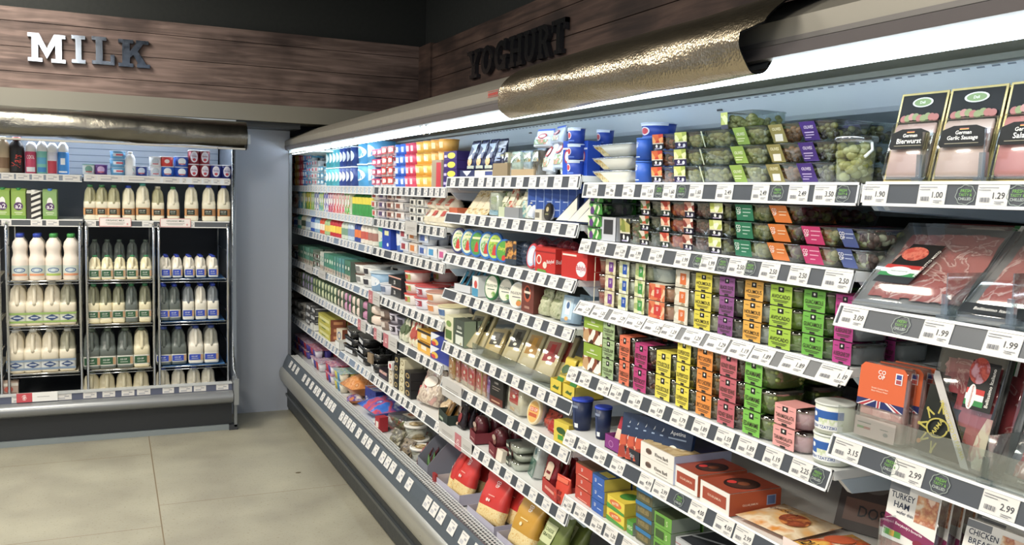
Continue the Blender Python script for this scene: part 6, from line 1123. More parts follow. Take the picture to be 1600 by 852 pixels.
def run(key, p0, p1, specs, where, sb=.012):
    """specs: (width px weight, maker, text, cat, levels, pitch, rows, dp)"""
    tot = sum(s[0] for s in specs); x = p0
    sh = SH[key]; xf = sh['x']+sb; a0, a1 = yat(p0, xf, sh['z']), yat(p1, xf, sh['z'])
    # equal real widths: convert weights along the shelf
    y = a0; kr = max(1, round((a0-a1)/tot)); specs = [s for s in specs for _ in range(kr)]; tot *= kr
    for s in specs:
        wd = (a0-a1)*s[0]/tot; yl, yr = y, y-wd; y = yr
        RC[key] = RC.get(key, 0)+1; n = RC[key]; o = s[1](wd-.006); first = True; rnd = random.Random(n*13)
        lv, hp, rows, dp = s[4], s[5], (s[6] if len(s) > 6 else 1), (s[7] if len(s) > 7 else .1)
        dp = max(dp, wd+.004) if o.name.startswith(('yogurt_pot', 'glass')) else dp
        for rw in range(rows):
            for l in range(lv):
                q = o if first else dup(o); first = False
                q.location = (xf+dp*rw+rnd.uniform(-.003, .003), (yl+yr)/2+rnd.uniform(-.002, .002), H+sh['z']+hp*l+.0005); q.rotation_euler = (0, 0, -pi/2+R_(rnd.uniform(-3, 3)))
                lab = ', '.join([z for z in ('%s, %s along %s' % (s[2], ORD[n-1] if n <= 20 else 'number %d' % n, where), lvname(l, lv), ('' if rw == 0 else 'behind')) if z])
                tag(q, lab, s[3], s[2]+'s along '+where if lv*rows > 1 else None)
                if len(lab.split()) > 16: print('LONG', lab)
A2_ = lambda *c: ART(list(c), 40, kind='v')
run('C1', 453, 550, [
 (.09, yo('#2c2a30', '#b83a30', '#c83a30', h=.055), 'black and red dessert pot', 'pot', 4, .056), (.10, yo('#e8b040', '#f4dc90', '#d8902c', h=.055), 'amber dessert pot', 'pot', 4, .056), (.10, yo('#d84a5a', '#f0a8b0', '#c83a50', h=.055), 'rose red dessert pot', 'pot', 4, .056), (.10, yo('#3a72b8', '#d8e4f0', '#e0e8f0', h=.055), 'blue and white dessert pot', 'pot', 4, .056),
 (.12, mp('#58b0d8', '#d84a70', n=2), 'pale blue multipack', 'pack', 5, .043), (.12, mp('#e8ecf0', '#c84a68', n=2), 'white and pink multipack', 'pack', 4, .043), (.12, mp('#48a8d0', '#e8f0f4', n=2), 'sky blue multipack', 'pack', 3, .043),
 (.115, yo('#3fb0c0', '#e4f4f4', '#d8f0f4', tap=.9, h=.115), 'turquoise big yogurt pot', 'pot', 2, .117), (.115, yo('#48b4c4', '#e4f4f4', '#d8f0f4', tap=.9, h=.115), 'teal big yogurt pot', 'pot', 2, .117), (.115, yo('#2a4aa0', '#e4ecf6', '#d8e4f4', tap=.9, h=.115, blob='#e8eef6'), 'royal blue big yogurt pot', 'pot', 2, .117), (.115, yo('#28468f', '#dfe8f4', '#d8e4f4', tap=.9, h=.115), 'deep blue big yogurt pot', 'pot', 2, .117)], 'the top yogurt shelf')
run('C1', 551, 582, [(.15, yo('#4aa6dc', '#e8f4fa', '#d8ecf6', tap=.92, h=.125, blob='#5ab0e0'), 'sky blue large yogurt bucket', 'pot', 2, .126), (.15, yo('#5aaee0', '#cfe6f4', '#e4f2fa', tap=.92, h=.125), 'light blue large yogurt bucket', 'pot', 2, .126)], 'the top yogurt shelf', sb=.004)
mk = dict()
run('C1', 580, 690, [(.12, mp('#d83a70', '#f0d8e0'), 'white and pink multipack', 'pack', 4, .051, 1), (.13, mp('#d8443a', '#f0e0d8', h=.05), 'white and red multipack', 'pack', 4, .051), (.10, yo('#3a74d8', '#cfe0f8', '#2f66c8', h=.05, blob='#f0f4f8'), 'cobalt blue split pot', 'pot', 4, .051), (.09, yo('#e0486a', '#f8d0d8', '#d83a5c', h=.05), 'raspberry pink split pot', 'pot', 4, .051), (.13, yo('#efb83a', '#f8e4a0', '#e8a828', h=.05, blob='#fff4d0'), 'golden yellow split pot', 'pot', 4, .051), (.12, yo('#e8a83a', '#f4dc98', '#e0982c', h=.05), 'deep amber split pot', 'pot', 4, .051)], 'the top yogurt shelf')
put('C1', 672, 688, lambda w: carton(w, .02, .115, '#a8967a', [('r', .5-.5, 0, .5, .9, '#c8303c')], name='card_sheet'), 'brown and red cut card standing before the amber pots', 'card', sb=-.0+.004)
put('C1', 691, 712, lambda w: carton(w, .08, .036, '#3a2270', [('d', .1, .5, .3, .34, '#e8e02c'), ('r', -.45, .3, -.25, .6, '#c8b8e0')], [('r', -.5, 0, .5, 1, '#2c1a5a')], name='dessert_box'), 'purple dessert box with yellow splash on the top yogurt shelf', 'box', lv=4, hp=.037, group='purple dessert boxes')
run('C2', 452, 580, [(.12, mp('#b8977a', '#5a3a2c', base='#d8c8b8'), 'brown tray pack', 'pack', 3, .043), (.1, yo('#d8c0b0', '#a05a4a', '#e8dcd0', h=.10), 'beige tall pot', 'pot', 1, .1)] +
 [(.085, (lambda c, i: (lambda w: carton(w, .06, .125, A2_(*c), [('d', 0, .55, .34, .14, '#f0f0ea'), ('r', -.3, .1, .3, .3, c[0])], [('r', -.5, 0, .5, 1, c[1])], name='yogurt_drink_pack')))(c, i), nm, 'pack', 1, .1, 2, .07) for i, (c, nm) in enumerate(((('#4aa8d8', '#d8e8f0', '#3a90c0'), 'aqua pack'), (('#5ab8b0', '#e8e0a0', '#48a0a8'), 'teal patterned pack'), (('#58a83a', '#e8c83a', '#3a8a4a'), 'green patterned pack'), (('#8ac83a', '#e8f0c0', '#5aa828'), 'lime pack'), (('#e8e4dc', '#8a9ad0', '#5a5a78'), 'white and violet pack'), (('#4ab0c8', '#c8d83a', '#e8f0f0'), 'aqua and lime pack'), (('#e8e8e8', '#7a5ab0', '#5a8ac8'), 'white and purple pack'), (('#c83050', '#f0d8dc', '#8a3a90'), 'crimson pack'), (('#e04048', '#f4e0dc', '#d83040'), 'red spotted pack'), (('#e8486a', '#f4dce0', '#7ab83a'), 'pink and green pack'), (('#5ab83a', '#f0f0e0', '#d8403a'), 'green and red pack')))] +
 [(.09, (lambda w: slimbottle(w, .13, '#3a90d8', '#3a9a4a', '#e8d83a', lz=(.5, .8), name='kids_yogurt_bottle', waist=False)), 'green and yellow yogurt bottle', 'bottle', 1, .1, 2, .08)]*3, 'the second yogurt shelf')
run('C2', 580, 632, [(.09, mp('#d8d0c8', '#c84a38', h=.045, n=1), 'white pack with red picture', 'pack', 3, .046), (.11, mp('#c8b8c0', '#5a4a78', h=.045, n=1, base='#a8a6b4'), 'mauve pack', 'pack', 3, .046), (.11, mp('#d0b8ac', '#7a4038', h=.045, n=1, base='#b8b4bc'), 'beige pack with dark picture', 'pack', 3, .046), (.12, mp('#e4dcd8', '#9a5a48', h=.045, n=1, base='#e8e8ec'), 'white pack with brown picture', 'pack', 3, .046)], 'the second yogurt shelf')
run('C2', 640, 662, [(.12, mp('#e4e2d8', '#2a2c30', h=.036, n=2), 'white tray with black band', 'pack', 3, .037)], 'the second yogurt shelf')
C3 = [(('#d8a878', '#8a5a48'), .075, 'peach pot', 2), (('#c8d0e0', '#3a5aa0'), .10, 'blue grey drink pouch', 1), (('#5ac0b0', '#e8f0e8'), .115, 'mint pouch', 1), (('#d8d4b8', '#4a5a4a'), .115, 'cream pouch with black script', 1), (('#c8d4d8', '#8aa0c0'), .11, 'pale blue pouch', 1), (('#2f5ab8', '#c8d8f0'), .115, 'royal blue pouch', 1), (('#8ab0d0', '#e8f0f4'), .115, 'sky blue pouch', 1), (('#e05a3a', '#f0e8d8'), .115, 'orange red pouch', 1), (('#a8c890', '#e8c860'), .11, 'pale green pouch', 1), (('#c82a34', '#f0d84a'), .12, 'red pouch with yellow top', 1), (('#c8283a', '#f0c83a'), .12, 'scarlet pouch', 1), (('#d0d8c8', '#7aa088'), .115, 'grey green pouch', 1), (('#c8d8e4', '#8098c0'), .12, 'icy blue pouch', 1), (('#2f4a9a', '#e87a3a'), .125, 'navy and orange pouch', 1), (('#e4dcd0', '#c8584a'), .12, 'cream pouch with red line', 1), (('#e0dccf', '#a8746a'), .12, 'ivory pouch', 1)]
run('C3', 452, 585, [(.09, (lambda c, h: (lambda w: slimbottle(w, h, '#dfe6ea', c[0], c[1], [], name='yogurt_bottle', waist=False, lz=(.2, .55), neck=.3)))(c, h), nm.replace('pouch', 'drink bottle'), 'bottle', lv, .076, 2, .09) for c, h, nm, lv in C3], 'the third yogurt shelf')
run('C3', 583, 626, [(.13, yo('#58c8b8', '#e0ddd0', '#cfe8e4', tap=.9, h=.112), 'turquoise large yogurt pot', 'pot', 1, .1), (.12, lambda w: carton(w, .09, .115, '#1f4ac0', [('d', .2, .2, .12, .08, '#e8f0f8'), ('r', -.2, .6, .3, .8, '#e8e8b0')], [('r', -.5, 0, .5, 1, '#1a3fa8')], name='yogurt_box'), 'vivid blue carton', 'carton', 1, .1), (.13, yo('#4a7ad0', '#dfe6f4', '#d84a58', tap=.9, h=.115), 'cornflower pot with red lid', 'pot', 1, .1)], 'the third yogurt shelf')
run('C3', 624, 697, [(.14, mp('#dfe2ee', '#a83a4a', h=.058, n=1), 'white and plum pack', 'pack', 2, .059, 2, .12), (.15, mp('#e6d8cc', '#e0843a', h=.058, n=1), 'white and orange pack', 'pack', 2, .059, 2, .12), (.13, mp('#c8d4ea', '#4a66b0', h=.055, n=1), 'lilac blue pack', 'pack', 2, .056, 2, .12), (.13, mp('#e8ecf2', '#4aa0d8', h=.058, n=1), 'white and azure pack', 'pack', 1, .059, 2, .12), (.11, mp('#ecdfe8', '#d85a9a', h=.055, n=1), 'white and pink flower pack', 'pack', 1, .056, 2, .12)], 'the third yogurt shelf')
GC = lambda c, c2, c3: (lambda w: carton(w, .07, .118, c, [('d', 0, .62, .36, .15, c2), ('d', 0, .62, .26, .10, '#d8e0d0'), ('r', -.5, 0, .5, .28, ART(['#d8cfc0', '#8a5a48', '#b8b098'], 60, kind='v'))], [('r', -.5, 0, .5, 1, c3)], name='yogurt_carton'))
run('C4', 451, 548, [(.12, mp('#8a6a58', '#3a2c28', h=.05, base='#a89888'), 'brown pack', 'pack', 2, .051), (.12, yo('#2f3a58', '#c8d0d8', '#a8b0c0', h=.06), 'dark navy pot', 'pot', 1, .06)] + [(.085, GC(c, c2, '#6a7a70'), nm, 'carton', 1, .1, 2, .08) for c, c2, nm in (('#5f9a82', '#3a6a58', 'sage carton'), ('#4f8f7a', '#2f6a55', 'sea green carton'), ('#6aa894', '#3f7a68', 'pale jade carton'), ('#4a8a74', '#2a5a48', 'deep green carton'))] +
 [(.13, mp('#7a8a78', '#5a3a30', h=.05, n=1), 'green and white fruit pack', 'pack', 2, .053)] + [(.085, GC(c, c2, '#5a8a90'), nm, 'carton', 1, .1, 2, .08) for c, c2, nm in (('#d8dcd0', '#5aa08a', 'white and green carton'), ('#4f8f78', '#2f6a50', 'forest carton'), ('#3f8a70', '#7ab8a0', 'emerald carton'), ('#4f9a88', '#2f7a68', 'jade carton'), ('#5aa0a0', '#3a7a78', 'blue green carton'))] +
 [(.10, GC('#4a8068', '#2f5a48', '#5a6a60'), 'bottle green carton', 'carton', 1, .1, 2, .08)], 'the fourth yogurt shelf')
run('C4', 549, 600, [(.11, yo('#e4e4de', '#8a8a88', '#6a4a38', h=.058), 'white pot with brown lid', 'pot', 2, .059, 2, .1), (.11, yo('#dcdcd8', '#3a3a40', '#e8e8e6', h=.058), 'white pot with dark print', 'pot', 2, .059, 2, .1), (.13, yo('#8ab0d0', '#e8eef4', '#cfe0ec', tap=.9, h=.10, blob='#e8eef4'), 'grey blue yogurt pot', 'pot', 1, .1, 2, .12), (.10, yo('#c8ccd8', '#6a7a98', '#e8eaf0', h=.055), 'lilac grey pot', 'pot', 1, .06, 2, .1)], 'the fourth yogurt shelf')
def b20(w): return carton(w, .09, .050, '#1c1a1c', [('t', '20', 0, .42, .40, '#f0ece6'), ('r', -.5, .86, .5, 1, '#e0a898')], [('r', -.5, 0, .5, 1, '#26222a')], name='protein_pot')
put('C4', 606, 625, b20, 'square black pot with white number 20 on the fourth yogurt shelf', 'pot', lv=2, hp=.051, rows=2, dp=.1, sb=.05, group='black pots with the number 20')
run('C4', 626, 694, [(.11, yo('#e6dcd6', '#a8b05a', '#e0463c', h=.052, blob='#c83a40'), 'white pot with red lid', 'pot', 3, .053, 2, .1), (.14, yo('#dfe0ea', '#a83a48', '#d8545a', h=.052, blob='#d8d8e8'), 'wide white pot with red rim', 'pot', 2, .053, 2, .13), (.13, yo('#e8dcd0', '#d88a4a', '#d8a090', h=.048), 'cream pot with orange print', 'pot', 2, .049, 2, .12), (.12, yo('#e8e4d4', '#5a7aa8', '#e8e0b0', h=.052, blob='#4a6a9a'), 'cream pot with blue badge', 'pot', 1, .05, 2, .12)], 'the fourth yogurt shelf')
def twin(c, c2): # glass pot pair in a card band
    def f(w):
        r = root('glass_pot_pair'); a = MB(); R1 = w*.42
        for z in (0, .054): a.loft([(2*R1*.72, 2*R1*.72, R1, z, 0, R1), (2*R1, 2*R1, R1, z+.014, 0, R1), (2*R1*.98, 2*R1*.98, R1, z+.040, 0, R1), (2*R1*.8, 2*R1*.8, R1, z+.050, 0, R1)], K(c, .15), k=4)
        a.build('pots', r); s = MB(); s.loft([(w*.36, R1*2.04, .004, .004, -w*.30, R1), (w*.36, R1*2.04, .004, .108, -w*.30, R1)], K(c2), k=2, cap=(1, 1)); s.disc(front(-.001), -w*.30, .06, w*.15, .034, K('#2f4a38')); s.build('card_band', r); return r
    return f
run('C5', 449, 560, [(.10, mp('#a89c88', '#5a4a40', h=.05, base='#b8b0a0', n=1), 'taupe pack', 'pack', 2, .051)]*3 + [(.095, twin(c, c2), nm, 'pot', 1, .1, 2, .11) for c, c2, nm in (('#9a90b0', '#4a5a48', 'lilac glass pot pair'), ('#8f86a4', '#50604c', 'grey violet glass pot pair'), ('#a8b080', '#4a6248', 'olive glass pot pair'), ('#c8d0a8', '#50684c', 'pale green glass pot pair'), ('#c0c8a0', '#486048', 'sage glass pot pair'), ('#d8dcb8', '#50684c', 'cream green glass pot pair'), ('#d8c8b8', '#485a44', 'beige glass pot pair'), ('#c890b0', '#4a5c48', 'pink glass pot pair'), ('#e0ccc0', '#4c6048', 'peach glass pot pair'))], 'the fifth yogurt shelf')
run('C5', 560, 628, [(.13, twin('#c084a4', '#3f5240'), 'mauve glass pot pair', 'pot', 1, .1), (.13, twin('#e8d4c4', '#3f5240'), 'cream glass pot pair', 'pot', 1, .1), (.09, yo('#8a7468', '#d8ccc0', '#5a4a40', h=.055), 'taupe dessert pot', 'pot', 2, .056, 2, .09), (.115, yo('#d8d0dc', '#2c2430', '#4a4048', h=.055, blob='#e8e4ea'), 'white and black swirl pot', 'pot', 2, .056, 2, .1), (.10, yo('#8a8898', '#3a3644', '#3a3a42', h=.055), 'grey swirl pot', 'pot', 2, .056, 2, .1)], 'the fifth yogurt shelf')
for i, (a, b, c, c2) in enumerate(((621, 633, '#c8ccb0', '#5a6a48'), (636, 650, '#dcd4b0', '#b84a3a'))): put('C5', a, b, lambda w: pouch(w, .11, .035, ART([c, '#e8e4cc', c2], 40, kind='v'), [('d', 0, .5, .3, .2, c2)], name='cheese_pouch', seed=i, lean=4), ('pale green herb pouch', 'cream pouch with red print')[i]+' on the fifth yogurt shelf', 'pouch', rows=2, dp=.04)
put('C5', 651, 672, lambda w: carton(w, .09, .045, '#e8b02c', [('r', -.2, .3, .2, .7, '#f0e8d0'), ('r', -.5, .75, .5, 1, '#3a3028')], [('r', -.5, 0, .5, 1, '#d8a028')], name='cheese_box'), 'orange yellow box with dark stripe on the fifth yogurt shelf', 'box', lv=2, hp=.052, group='orange yellow boxes')
NB = [('p', [(-.5, .3), (0, 1), (-.5, 1)], '#e8ecf4'), ('d', -.25, .35, .18, .24, '#e8c03a'), ('d', -.32, .22, .12, .16, '#d83a34'), ('p', [(.1, 1), (.5, .9), (.5, .6), (.2, .7)], '#2f3f9a')]
put('C5', 671, 700, lambda w: carton(w, .08, .055, '#2f3f9a', NB, [('r', -.5, 0, .5, 1, '#3a4aa8'), ('d', 0, .5, .25, .3, '#c87a3a'), ('d', .0, .5, .14, .18, '#8a3a24')], name='yogurt_box'), 'royal blue box with fruit print near the near end of its bay', 'box', lv=2, hp=.056, group='royal blue fruit print boxes', sb=.006)
# sixth shelf
run('C6', 447, 493, [(.13, yo('#6a6058', '#a8a098', '#3a3632', h=.055), 'brown grey pot', 'pot', 3, .056), (.13, yo('#8a8a88', '#d0d0cc', '#4a4a4c', h=.06), 'mid grey pot', 'pot', 2, .061), (.13, yo('#9a968e', '#4a4a4c', '#c8c8c4', h=.06), 'stone grey pot', 'pot', 2, .061), (.16, mp('#5a5a5c', '#c8ccd0', h=.05, base='#8a8c90', n=1), 'charcoal and silver pack', 'pack', 3, .05)], 'the sixth yogurt shelf')
put1(1.235, yat(488, 1.24, SH['C6']['z']), SH['C6']['z']+.001, tray(.10, .09, .05, '#e4e6e2', '#b8a88c', cut=.8, name='card_tray'), 'small white fronted card tray, farther one on the sixth yogurt shelf', 'tray')
put('C6', 497, 517, lambda w: carton(w, .10, .045, '#c8c040', [('r', -.4, .3, .4, .7, '#e8e49a'), ('r', -.2, .1, .1, .3, '#7a8a3a')], [('r', -.5, 0, .5, 1, '#8a4a30'), ('r', -.3, .3, .3, .7, '#c88a5a')], [('r', -.5, 0, .5, 1, '#b8b048')], name='dessert_box'), 'yellow green dessert carton stacked beside the white fronted trays', 'carton', lv=3, hp=.046, rows=2, dp=.11, group='yellow green dessert cartons')
put1(1.30, yat(530, 1.30, SH['C6']['z']), SH['C6']['z']+.001, carton(.09, .07, .085, '#d8ccb4', [('d', 0, .5, .3, .3, '#4a6a9a'), ('d', 0, .5, .2, .2, '#d8ccb4')], [('r', -.5, 0, .5, 1, '#8a4a34')], name='dessert_box'), 'cream carton with blue oval behind the white fronted tray', 'carton', rz=10)
put1(1.235, yat(528, 1.24, SH['C6']['z']), SH['C6']['z']+.001, tray(.11, .10, .055, '#e4e6e2', '#b8a88c', cut=.8, name='card_tray'), 'small white fronted card tray, nearer one on the sixth yogurt shelf', 'tray')
def choc(w, h=.05, d=.10, c='#1d1b1c', lid='#8c9094'):
    r = root('dessert_tub'); a = MB(); a.loft([(w*.8, d*.8, .02, 0, 0, d/2), (w, d, .03, h*.9, 0, d/2)], K(c, .25), k=3); deco(a, front(w*0+.003), w, h, [('r', -.3, .2, .25, .6, '#d8dadc')]); a.build('tub', r)
    l = MB(); l.loft([(w*1.02, d*1.02, .03, h*.9, 0, d/2), (w*1.0, d*1.0, .03, h, 0, d/2)], CLEAR('#b8bcc0', .5), k=3); l.build('lid', r); return r
put('C6', 536, 552, choc, 'black dessert tub with silver lid, far pile', 'tub', lv=3, hp=.051, rows=2, dp=.11, turn=8, group='far pile of black dessert tubs'); put('C6', 554, 572, choc, 'black dessert tub with silver lid, middle pile', 'tub', lv=3, hp=.051, rows=2, dp=.11, turn=10, group='middle pile of black dessert tubs'); put('C6', 574, 587, choc, 'black dessert tub with silver lid, near pile', 'tub', lv=2, hp=.051, rows=2, dp=.11, turn=8, group='near pile of black dessert tubs')
put1(1.245, yat(577, 1.245, SH['C6']['z']), SH['C6']['z']+.045, carton(.085, .012, .05, '#9a8468', name='card_sheet'), 'torn flap of brown card on the pile of black tubs', 'card')
put('C6', 591, 605, lambda w: carton(w, .10, .045, '#241a28', [('r', -.4, .55, .4, .9, ART(['#c8788a', '#e8c0b0', '#3a2430'], 60)), ('d', 0, .3, .3, .2, '#3a3044')], [('r', -.5, 0, .5, 1, '#1a1620')], name='dessert_box'), 'dark plum dessert box with pink print', 'box', lv=1); put1(1.35, yat(608, 1.35, SH['C6']['z']), SH['C6']['z']+.001, carton(.11, .12, .10, '#1a181a', name='dessert_box'), 'large plain black box behind the plum dessert box', 'box')
for i, (a, b, c, k2, lv, nm) in enumerate(((607, 614, '#e4dcc8', '#a88a60', 2, 'ivory'), (615, 622, '#1d1c1e', '#c8b070', 4, 'black'), (623, 631, '#ddd4b0', '#8a7a48', 4, 'cream'), (632, 642, '#232124', '#c8a860', 3, 'dark'))):
    put('C6', a, b, lambda w: carton(w, .09, .040, c, [('d', 0, .5, .32, .3, k2), ('d', 0, .5, .2, .2, c)], [('r', -.5, 0, .5, 1, c)], name='butter_box'), 'small %s box with round gold mark in the tall stacks' % nm, 'box', lv=lv, hp=.041, rows=2, dp=.1, group='stack of small %s boxes' % nm)
put1(1.245, yat(610, 1.25, SH['C6']['z']), SH['C6']['z']+.0835, carton(.06, .09, .035, '#e8e4e2', [('d', .1, .5, .3, .34, '#c83a44')], name='butter_box'), 'white box with red patch on top of the small ivory boxes', 'box')
o = pouch(.17, .165, .07, ART(['#b8a898', '#dcccb8', '#a8958a', '#c89a90'], 26, rough=.18), [('p', [(-.45, .1), (.05, .1), (-.1, .5), (-.45, .42)], '#c84a50'), ('d', .0, .62, .3, .16, '#ece0d2')], name='cheese_bag', seed=3, crinkle=.007, lean=18); put1(1.262, yat(660, 1.262, SH['C6']['z']), SH['C6']['z']+.001, o, 'large clear crinkled bag of pale cheese with red label', 'bag', rz=12)
put1(1.27, yat(684, 1.27, SH['C6']['z']), SH['C6']['z']+.001, pouch(.11, .09, .05, ART(['#c8a878', '#e0c8a0', '#a88858'], 70, rough=.3), name='cheese_bag', seed=8, crinkle=.006, lean=30), 'tan crinkled bag beside the large clear cheese bag', 'bag', rz=-20)
# ================================================================== the well at the bottom
zw = -1.222
def W(px, x): return yat(px, x, zw+.01)
def mini(w, n, m_, c, lidc, h=.055, d=.062):
    r = root('yogurt_multipack'); e = w/n; a = MB(); l = MB()
    for i in range(n):
        for j in range(m_):
            cx, cy = -w/2+e*(i+.5), d*(j+.5); a.loft([(e*.70, d*.66, .012, 0, cx, cy), (e*.88, d*.86, .014, h*.9, cx, cy)], K(c[(i+j) % len(c)]), k=2); l.loft([(e*.99, d*.99, .006, h*.92, cx, cy), (e*.99, d*.99, .006, h, cx, cy)], ART(lidc, 60), k=1)
    a.build('pots', r); l.build('foil_lids', r); return r
VC = ['#4a3f9a', '#c83a4a', '#5a4fa8', '#d8d4e0']; LC = ['#b8aad0', '#e8e4ec', '#c87888', '#8a8ac0']
for i, (px, zz, n) in enumerate(((462, 0, 3), (474, 0, 3), (474, .057, 3), (464, .057, 3))): put1(1.26, W(px, 1.26), zw+.001+zz, mini(.24, n, 4, VC, LC), 'flat pack of small violet yogurt pots at the far end of the well, %s' % ('lower far', 'lower near', 'upper near', 'upper far')[i], 'pack', group=None)
put1(1.245, W(491, 1.245), zw+.001, mini(.30, 4, 4, ['#e8e4e8', '#4a4aa0', '#c8404a'], LC, h=.062), 'wide pack of small white and red yogurt pots in the well', 'pack'); put1(1.255, W(486, 1.255), zw+.065, mini(.28, 4, 4, VC, ['#a898c8', '#c8404a', '#d8d0e0'], h=.055), 'upper violet pack stacked on the wide white and red pack', 'pack')
for i, px in enumerate((513, 527)):
    for q in range(2): put1(1.235, W(px, 1.24), zw+.001+.06*q, mini(.19, 3, 4, [['#c8384a', '#4a4aa8', '#e8dfe6'], ['#d8c84a', '#4a90c0', '#e8e0c8']][i], [['#a898c8', '#d8607a', '#e8e4f0'], ['#c8d890', '#7ab0d0', '#e8e4d0']][i], h=.058), ('red and violet', 'yellow and blue')[i]+' small pot multipack near the orange bag, '+('lower', 'upper')[q]+' one', 'pack')
def lay(w, d, h, cols, lab, px, x, zz=0, rz=0, items=(), scale=22, nm='food_bag', seed=1):
    o = flatbag(w, d, h, ART(cols, scale, rough=.2), '', cols[0], nm=nm, items=items, seed=seed); return put1(x, px, zw+.002+zz, o, lab, 'bag', rz=rz)
lay(.20, .26, .14, ['#d8863a', '#e8a868', '#c8702c', '#e8c090'], 'puffy orange bag in the well beyond the blue box', 5.02, 1.235, 0, 8, [('t', 'Cheese', .1, .55, .12, '#f0e0c8')]); lay(.11, .09, .05, ['#d87a2c', '#4a3f9a', '#e8d8c8'], 'small orange and violet packet at the edge of the well', 4.90, 1.213, 0, -12, seed=3)
put1(1.315, 4.77, zw+.001, carton(.19, .24, .105, '#243a8f', [('t', 'Ski', -.30, .35, .30, '#e8ecf6', 0, .3), ('d', .05, .72, .025, .07, '#101a40'), ('d', .33, .72, .025, .07, '#101a40')], [('r', -.5, 0, .5, 1, '#20347f'), ('t', 'Ski', -.25, .35, .3, '#e8ecf6', 0, .4), ('d', .2, .7, .04, .08, '#101a40')], [('r', -.5, 0, .5, 1, ART(['#3a62c0', '#e8ecf4', '#d8584a', '#2c4a9a'], 16))], name='yogurt_case'), 'dark blue box with white lettering in the well', 'box', rz=3)
lay(.27, .26, .11, ['#2f62c8', '#3a7ad8', '#d84a4a', '#2a56b8', '#e8ecf4'], 'puffy bright blue bag with red streaks in the well', 4.53, 1.225, 0, 6, [], scale=9, seed=5)
lay(.16, .22, .05, ['#c8ccc8', '#e4e6e2', '#a8aca8'], 'clear crinkled bag next to the blue bag', 4.34, 1.22, 0, 0, seed=6)
def meal(w, d, h, top_c, seed=2):
    r = root('ready_salad_tray'); a = MB(); a.loft([(w*.8, d*.8, .02, 0, 0, d/2), (w*.96, d*.96, .03, h*.8, 0, d/2), (w, d, .03, h*.84, 0, d/2)], CLEAR('#eceee8', .3), k=3, cap=(1, 0)); a.build('tray', r)
    f = pieces(w*.86, d*.86, .004, h*.8, top_c, .013, 60, seed=seed); f.shift(0, d*.07, 0); o = f.build('filling', r); o['kind'] = 'stuff'
    l = MB(); l.loft([(w, d, .03, h*.86, 0, d/2), (w*.97, d*.97, .03, h, 0, d/2)], CLEAR('#f0f2f0', .35), k=3); deco(l, top(h), w, d, [('r', -.2, .3, .35, .7, '#e8dcc8'), ('d', 0, .5, .15, .12, '#c87a4a')]); l.build('lid', r); return r
put1(1.25, 4.12, zw+.001, meal(.20, .20, .055, ['#c8b088', '#8a9a4a', '#d86a4a', '#e8e0c8']), 'clear tray of mixed food, lower of two by the white tubs', 'tray'); put1(1.26, 4.12, zw+.058, meal(.20, .20, .05, ['#e8e0c8', '#c85a3a', '#8aa04a', '#d8c8a0'], 5), 'clear tray of mixed food, upper of two by the white tubs', 'tray', rz=8)
put1(1.215, 4.27, zw+.001, carton(.05, .05, .075, '#b02430', [('r', -.3, .3, .3, .7, '#e8dcd0')], name='meat_packet'), 'small deep red packet standing in front of the clear trays', 'packet', rz=10)
def wtub(w, h, name='salad_tub'):
    r = root(name); yc = w/2; a = MB(); a.loft([(w*.80, w*.80, w, 0, 0, yc), (w*.94, w*.94, w, h*.8, 0, yc)], CLEAR('#e6e8e4', .4), k=6, cap=(1, 0)); a.loft([(w*.76, w*.76, w, .003, 0, yc), (w*.88, w*.88, w, h*.7, 0, yc)], K('#e0dccc'), k=5); a.build('tub', r)
    l = MB(); l.loft([(w*1.0, w*1.0, w, h*.80, 0, yc), (w*1.02, w*1.02, w, h*.98, 0, yc), (w*.9, w*.9, w, h*.98, 0, yc), (w*.88, w*.88, w, h*.92, 0, yc)], K('#eceae2'), k=6); l.disc(top(h*.99), 0, yc, w*.3, w*.3, ART(['#e8dcc0', '#c8a870', '#8a7a4a'], 70)); l.build('lid', r); return r
yw = 3.88
put1(1.245, yw, zw+.001, wtub(.115, .065), 'white round salad tub at the bottom of the small stack', 'tub'); put1(1.247, yw+.004, zw+.067, wtub(.115, .06), 'white round salad tub on top of the small stack', 'tub', rz=20); put1(1.226, 3.755, zw+.001, wtub(.105, .06), 'separate white round salad tub nearer the grey tray', 'tub')
for i, (px, x, c) in enumerate(((3.99, 1.212, ['#8a8468', '#3a342c', '#c8c0a8']), (3.81, 1.208, ['#4a3f34', '#8a7a60', '#26221e']))): put1(x, px, zw+.001, pouch(.10, .075, .04, ART(c, 40, rough=.25), name='salad_bag', seed=60+i, lean=20), 'dark mottled bag by the white salad tubs, %s one' % ('farther', 'nearer')[i], 'bag', rz=15)
for i in range(3): put1(1.235+.02*i, 3.69-.015*i, zw+.001, pouch(.09, .095, .016, '#5a1c22', [('r', -.3, .5, .3, .8, '#a83a3a'), ('d', 0, .3, .25, .15, '#c8a890')], name='salami_pack', seed=70+i, lean=26), 'dark red salami pack leaning by the grey display tray, %s' % ('front', 'middle', 'back')[i], 'pack', rz=-18, group='dark red salami packs')
for i in range(2): put1(1.36+.02*i, 3.62-.03*i, zw+.03, meal(.11, .11, .04, ['#e8d8c0', '#8a3a34', '#d8b890'], 9+i), 'small clear tray of meat and cheese behind the salami, %s' % ('left', 'right')[i], 'tray')
G = M('#7d7f8c', .6); GB = M('#857d6a', .6)
yg = 3.50
mb = MB(); d, w, h = .17, .15, .15
mb.box(-w/2, 0, 0, w/2, .002, h*.36, G); mb.box(-w/2, 0, 0, w/2, d, .002, GB); mb.box(-w/2, d-.002, 0, w/2, d, h*1.05, GB)
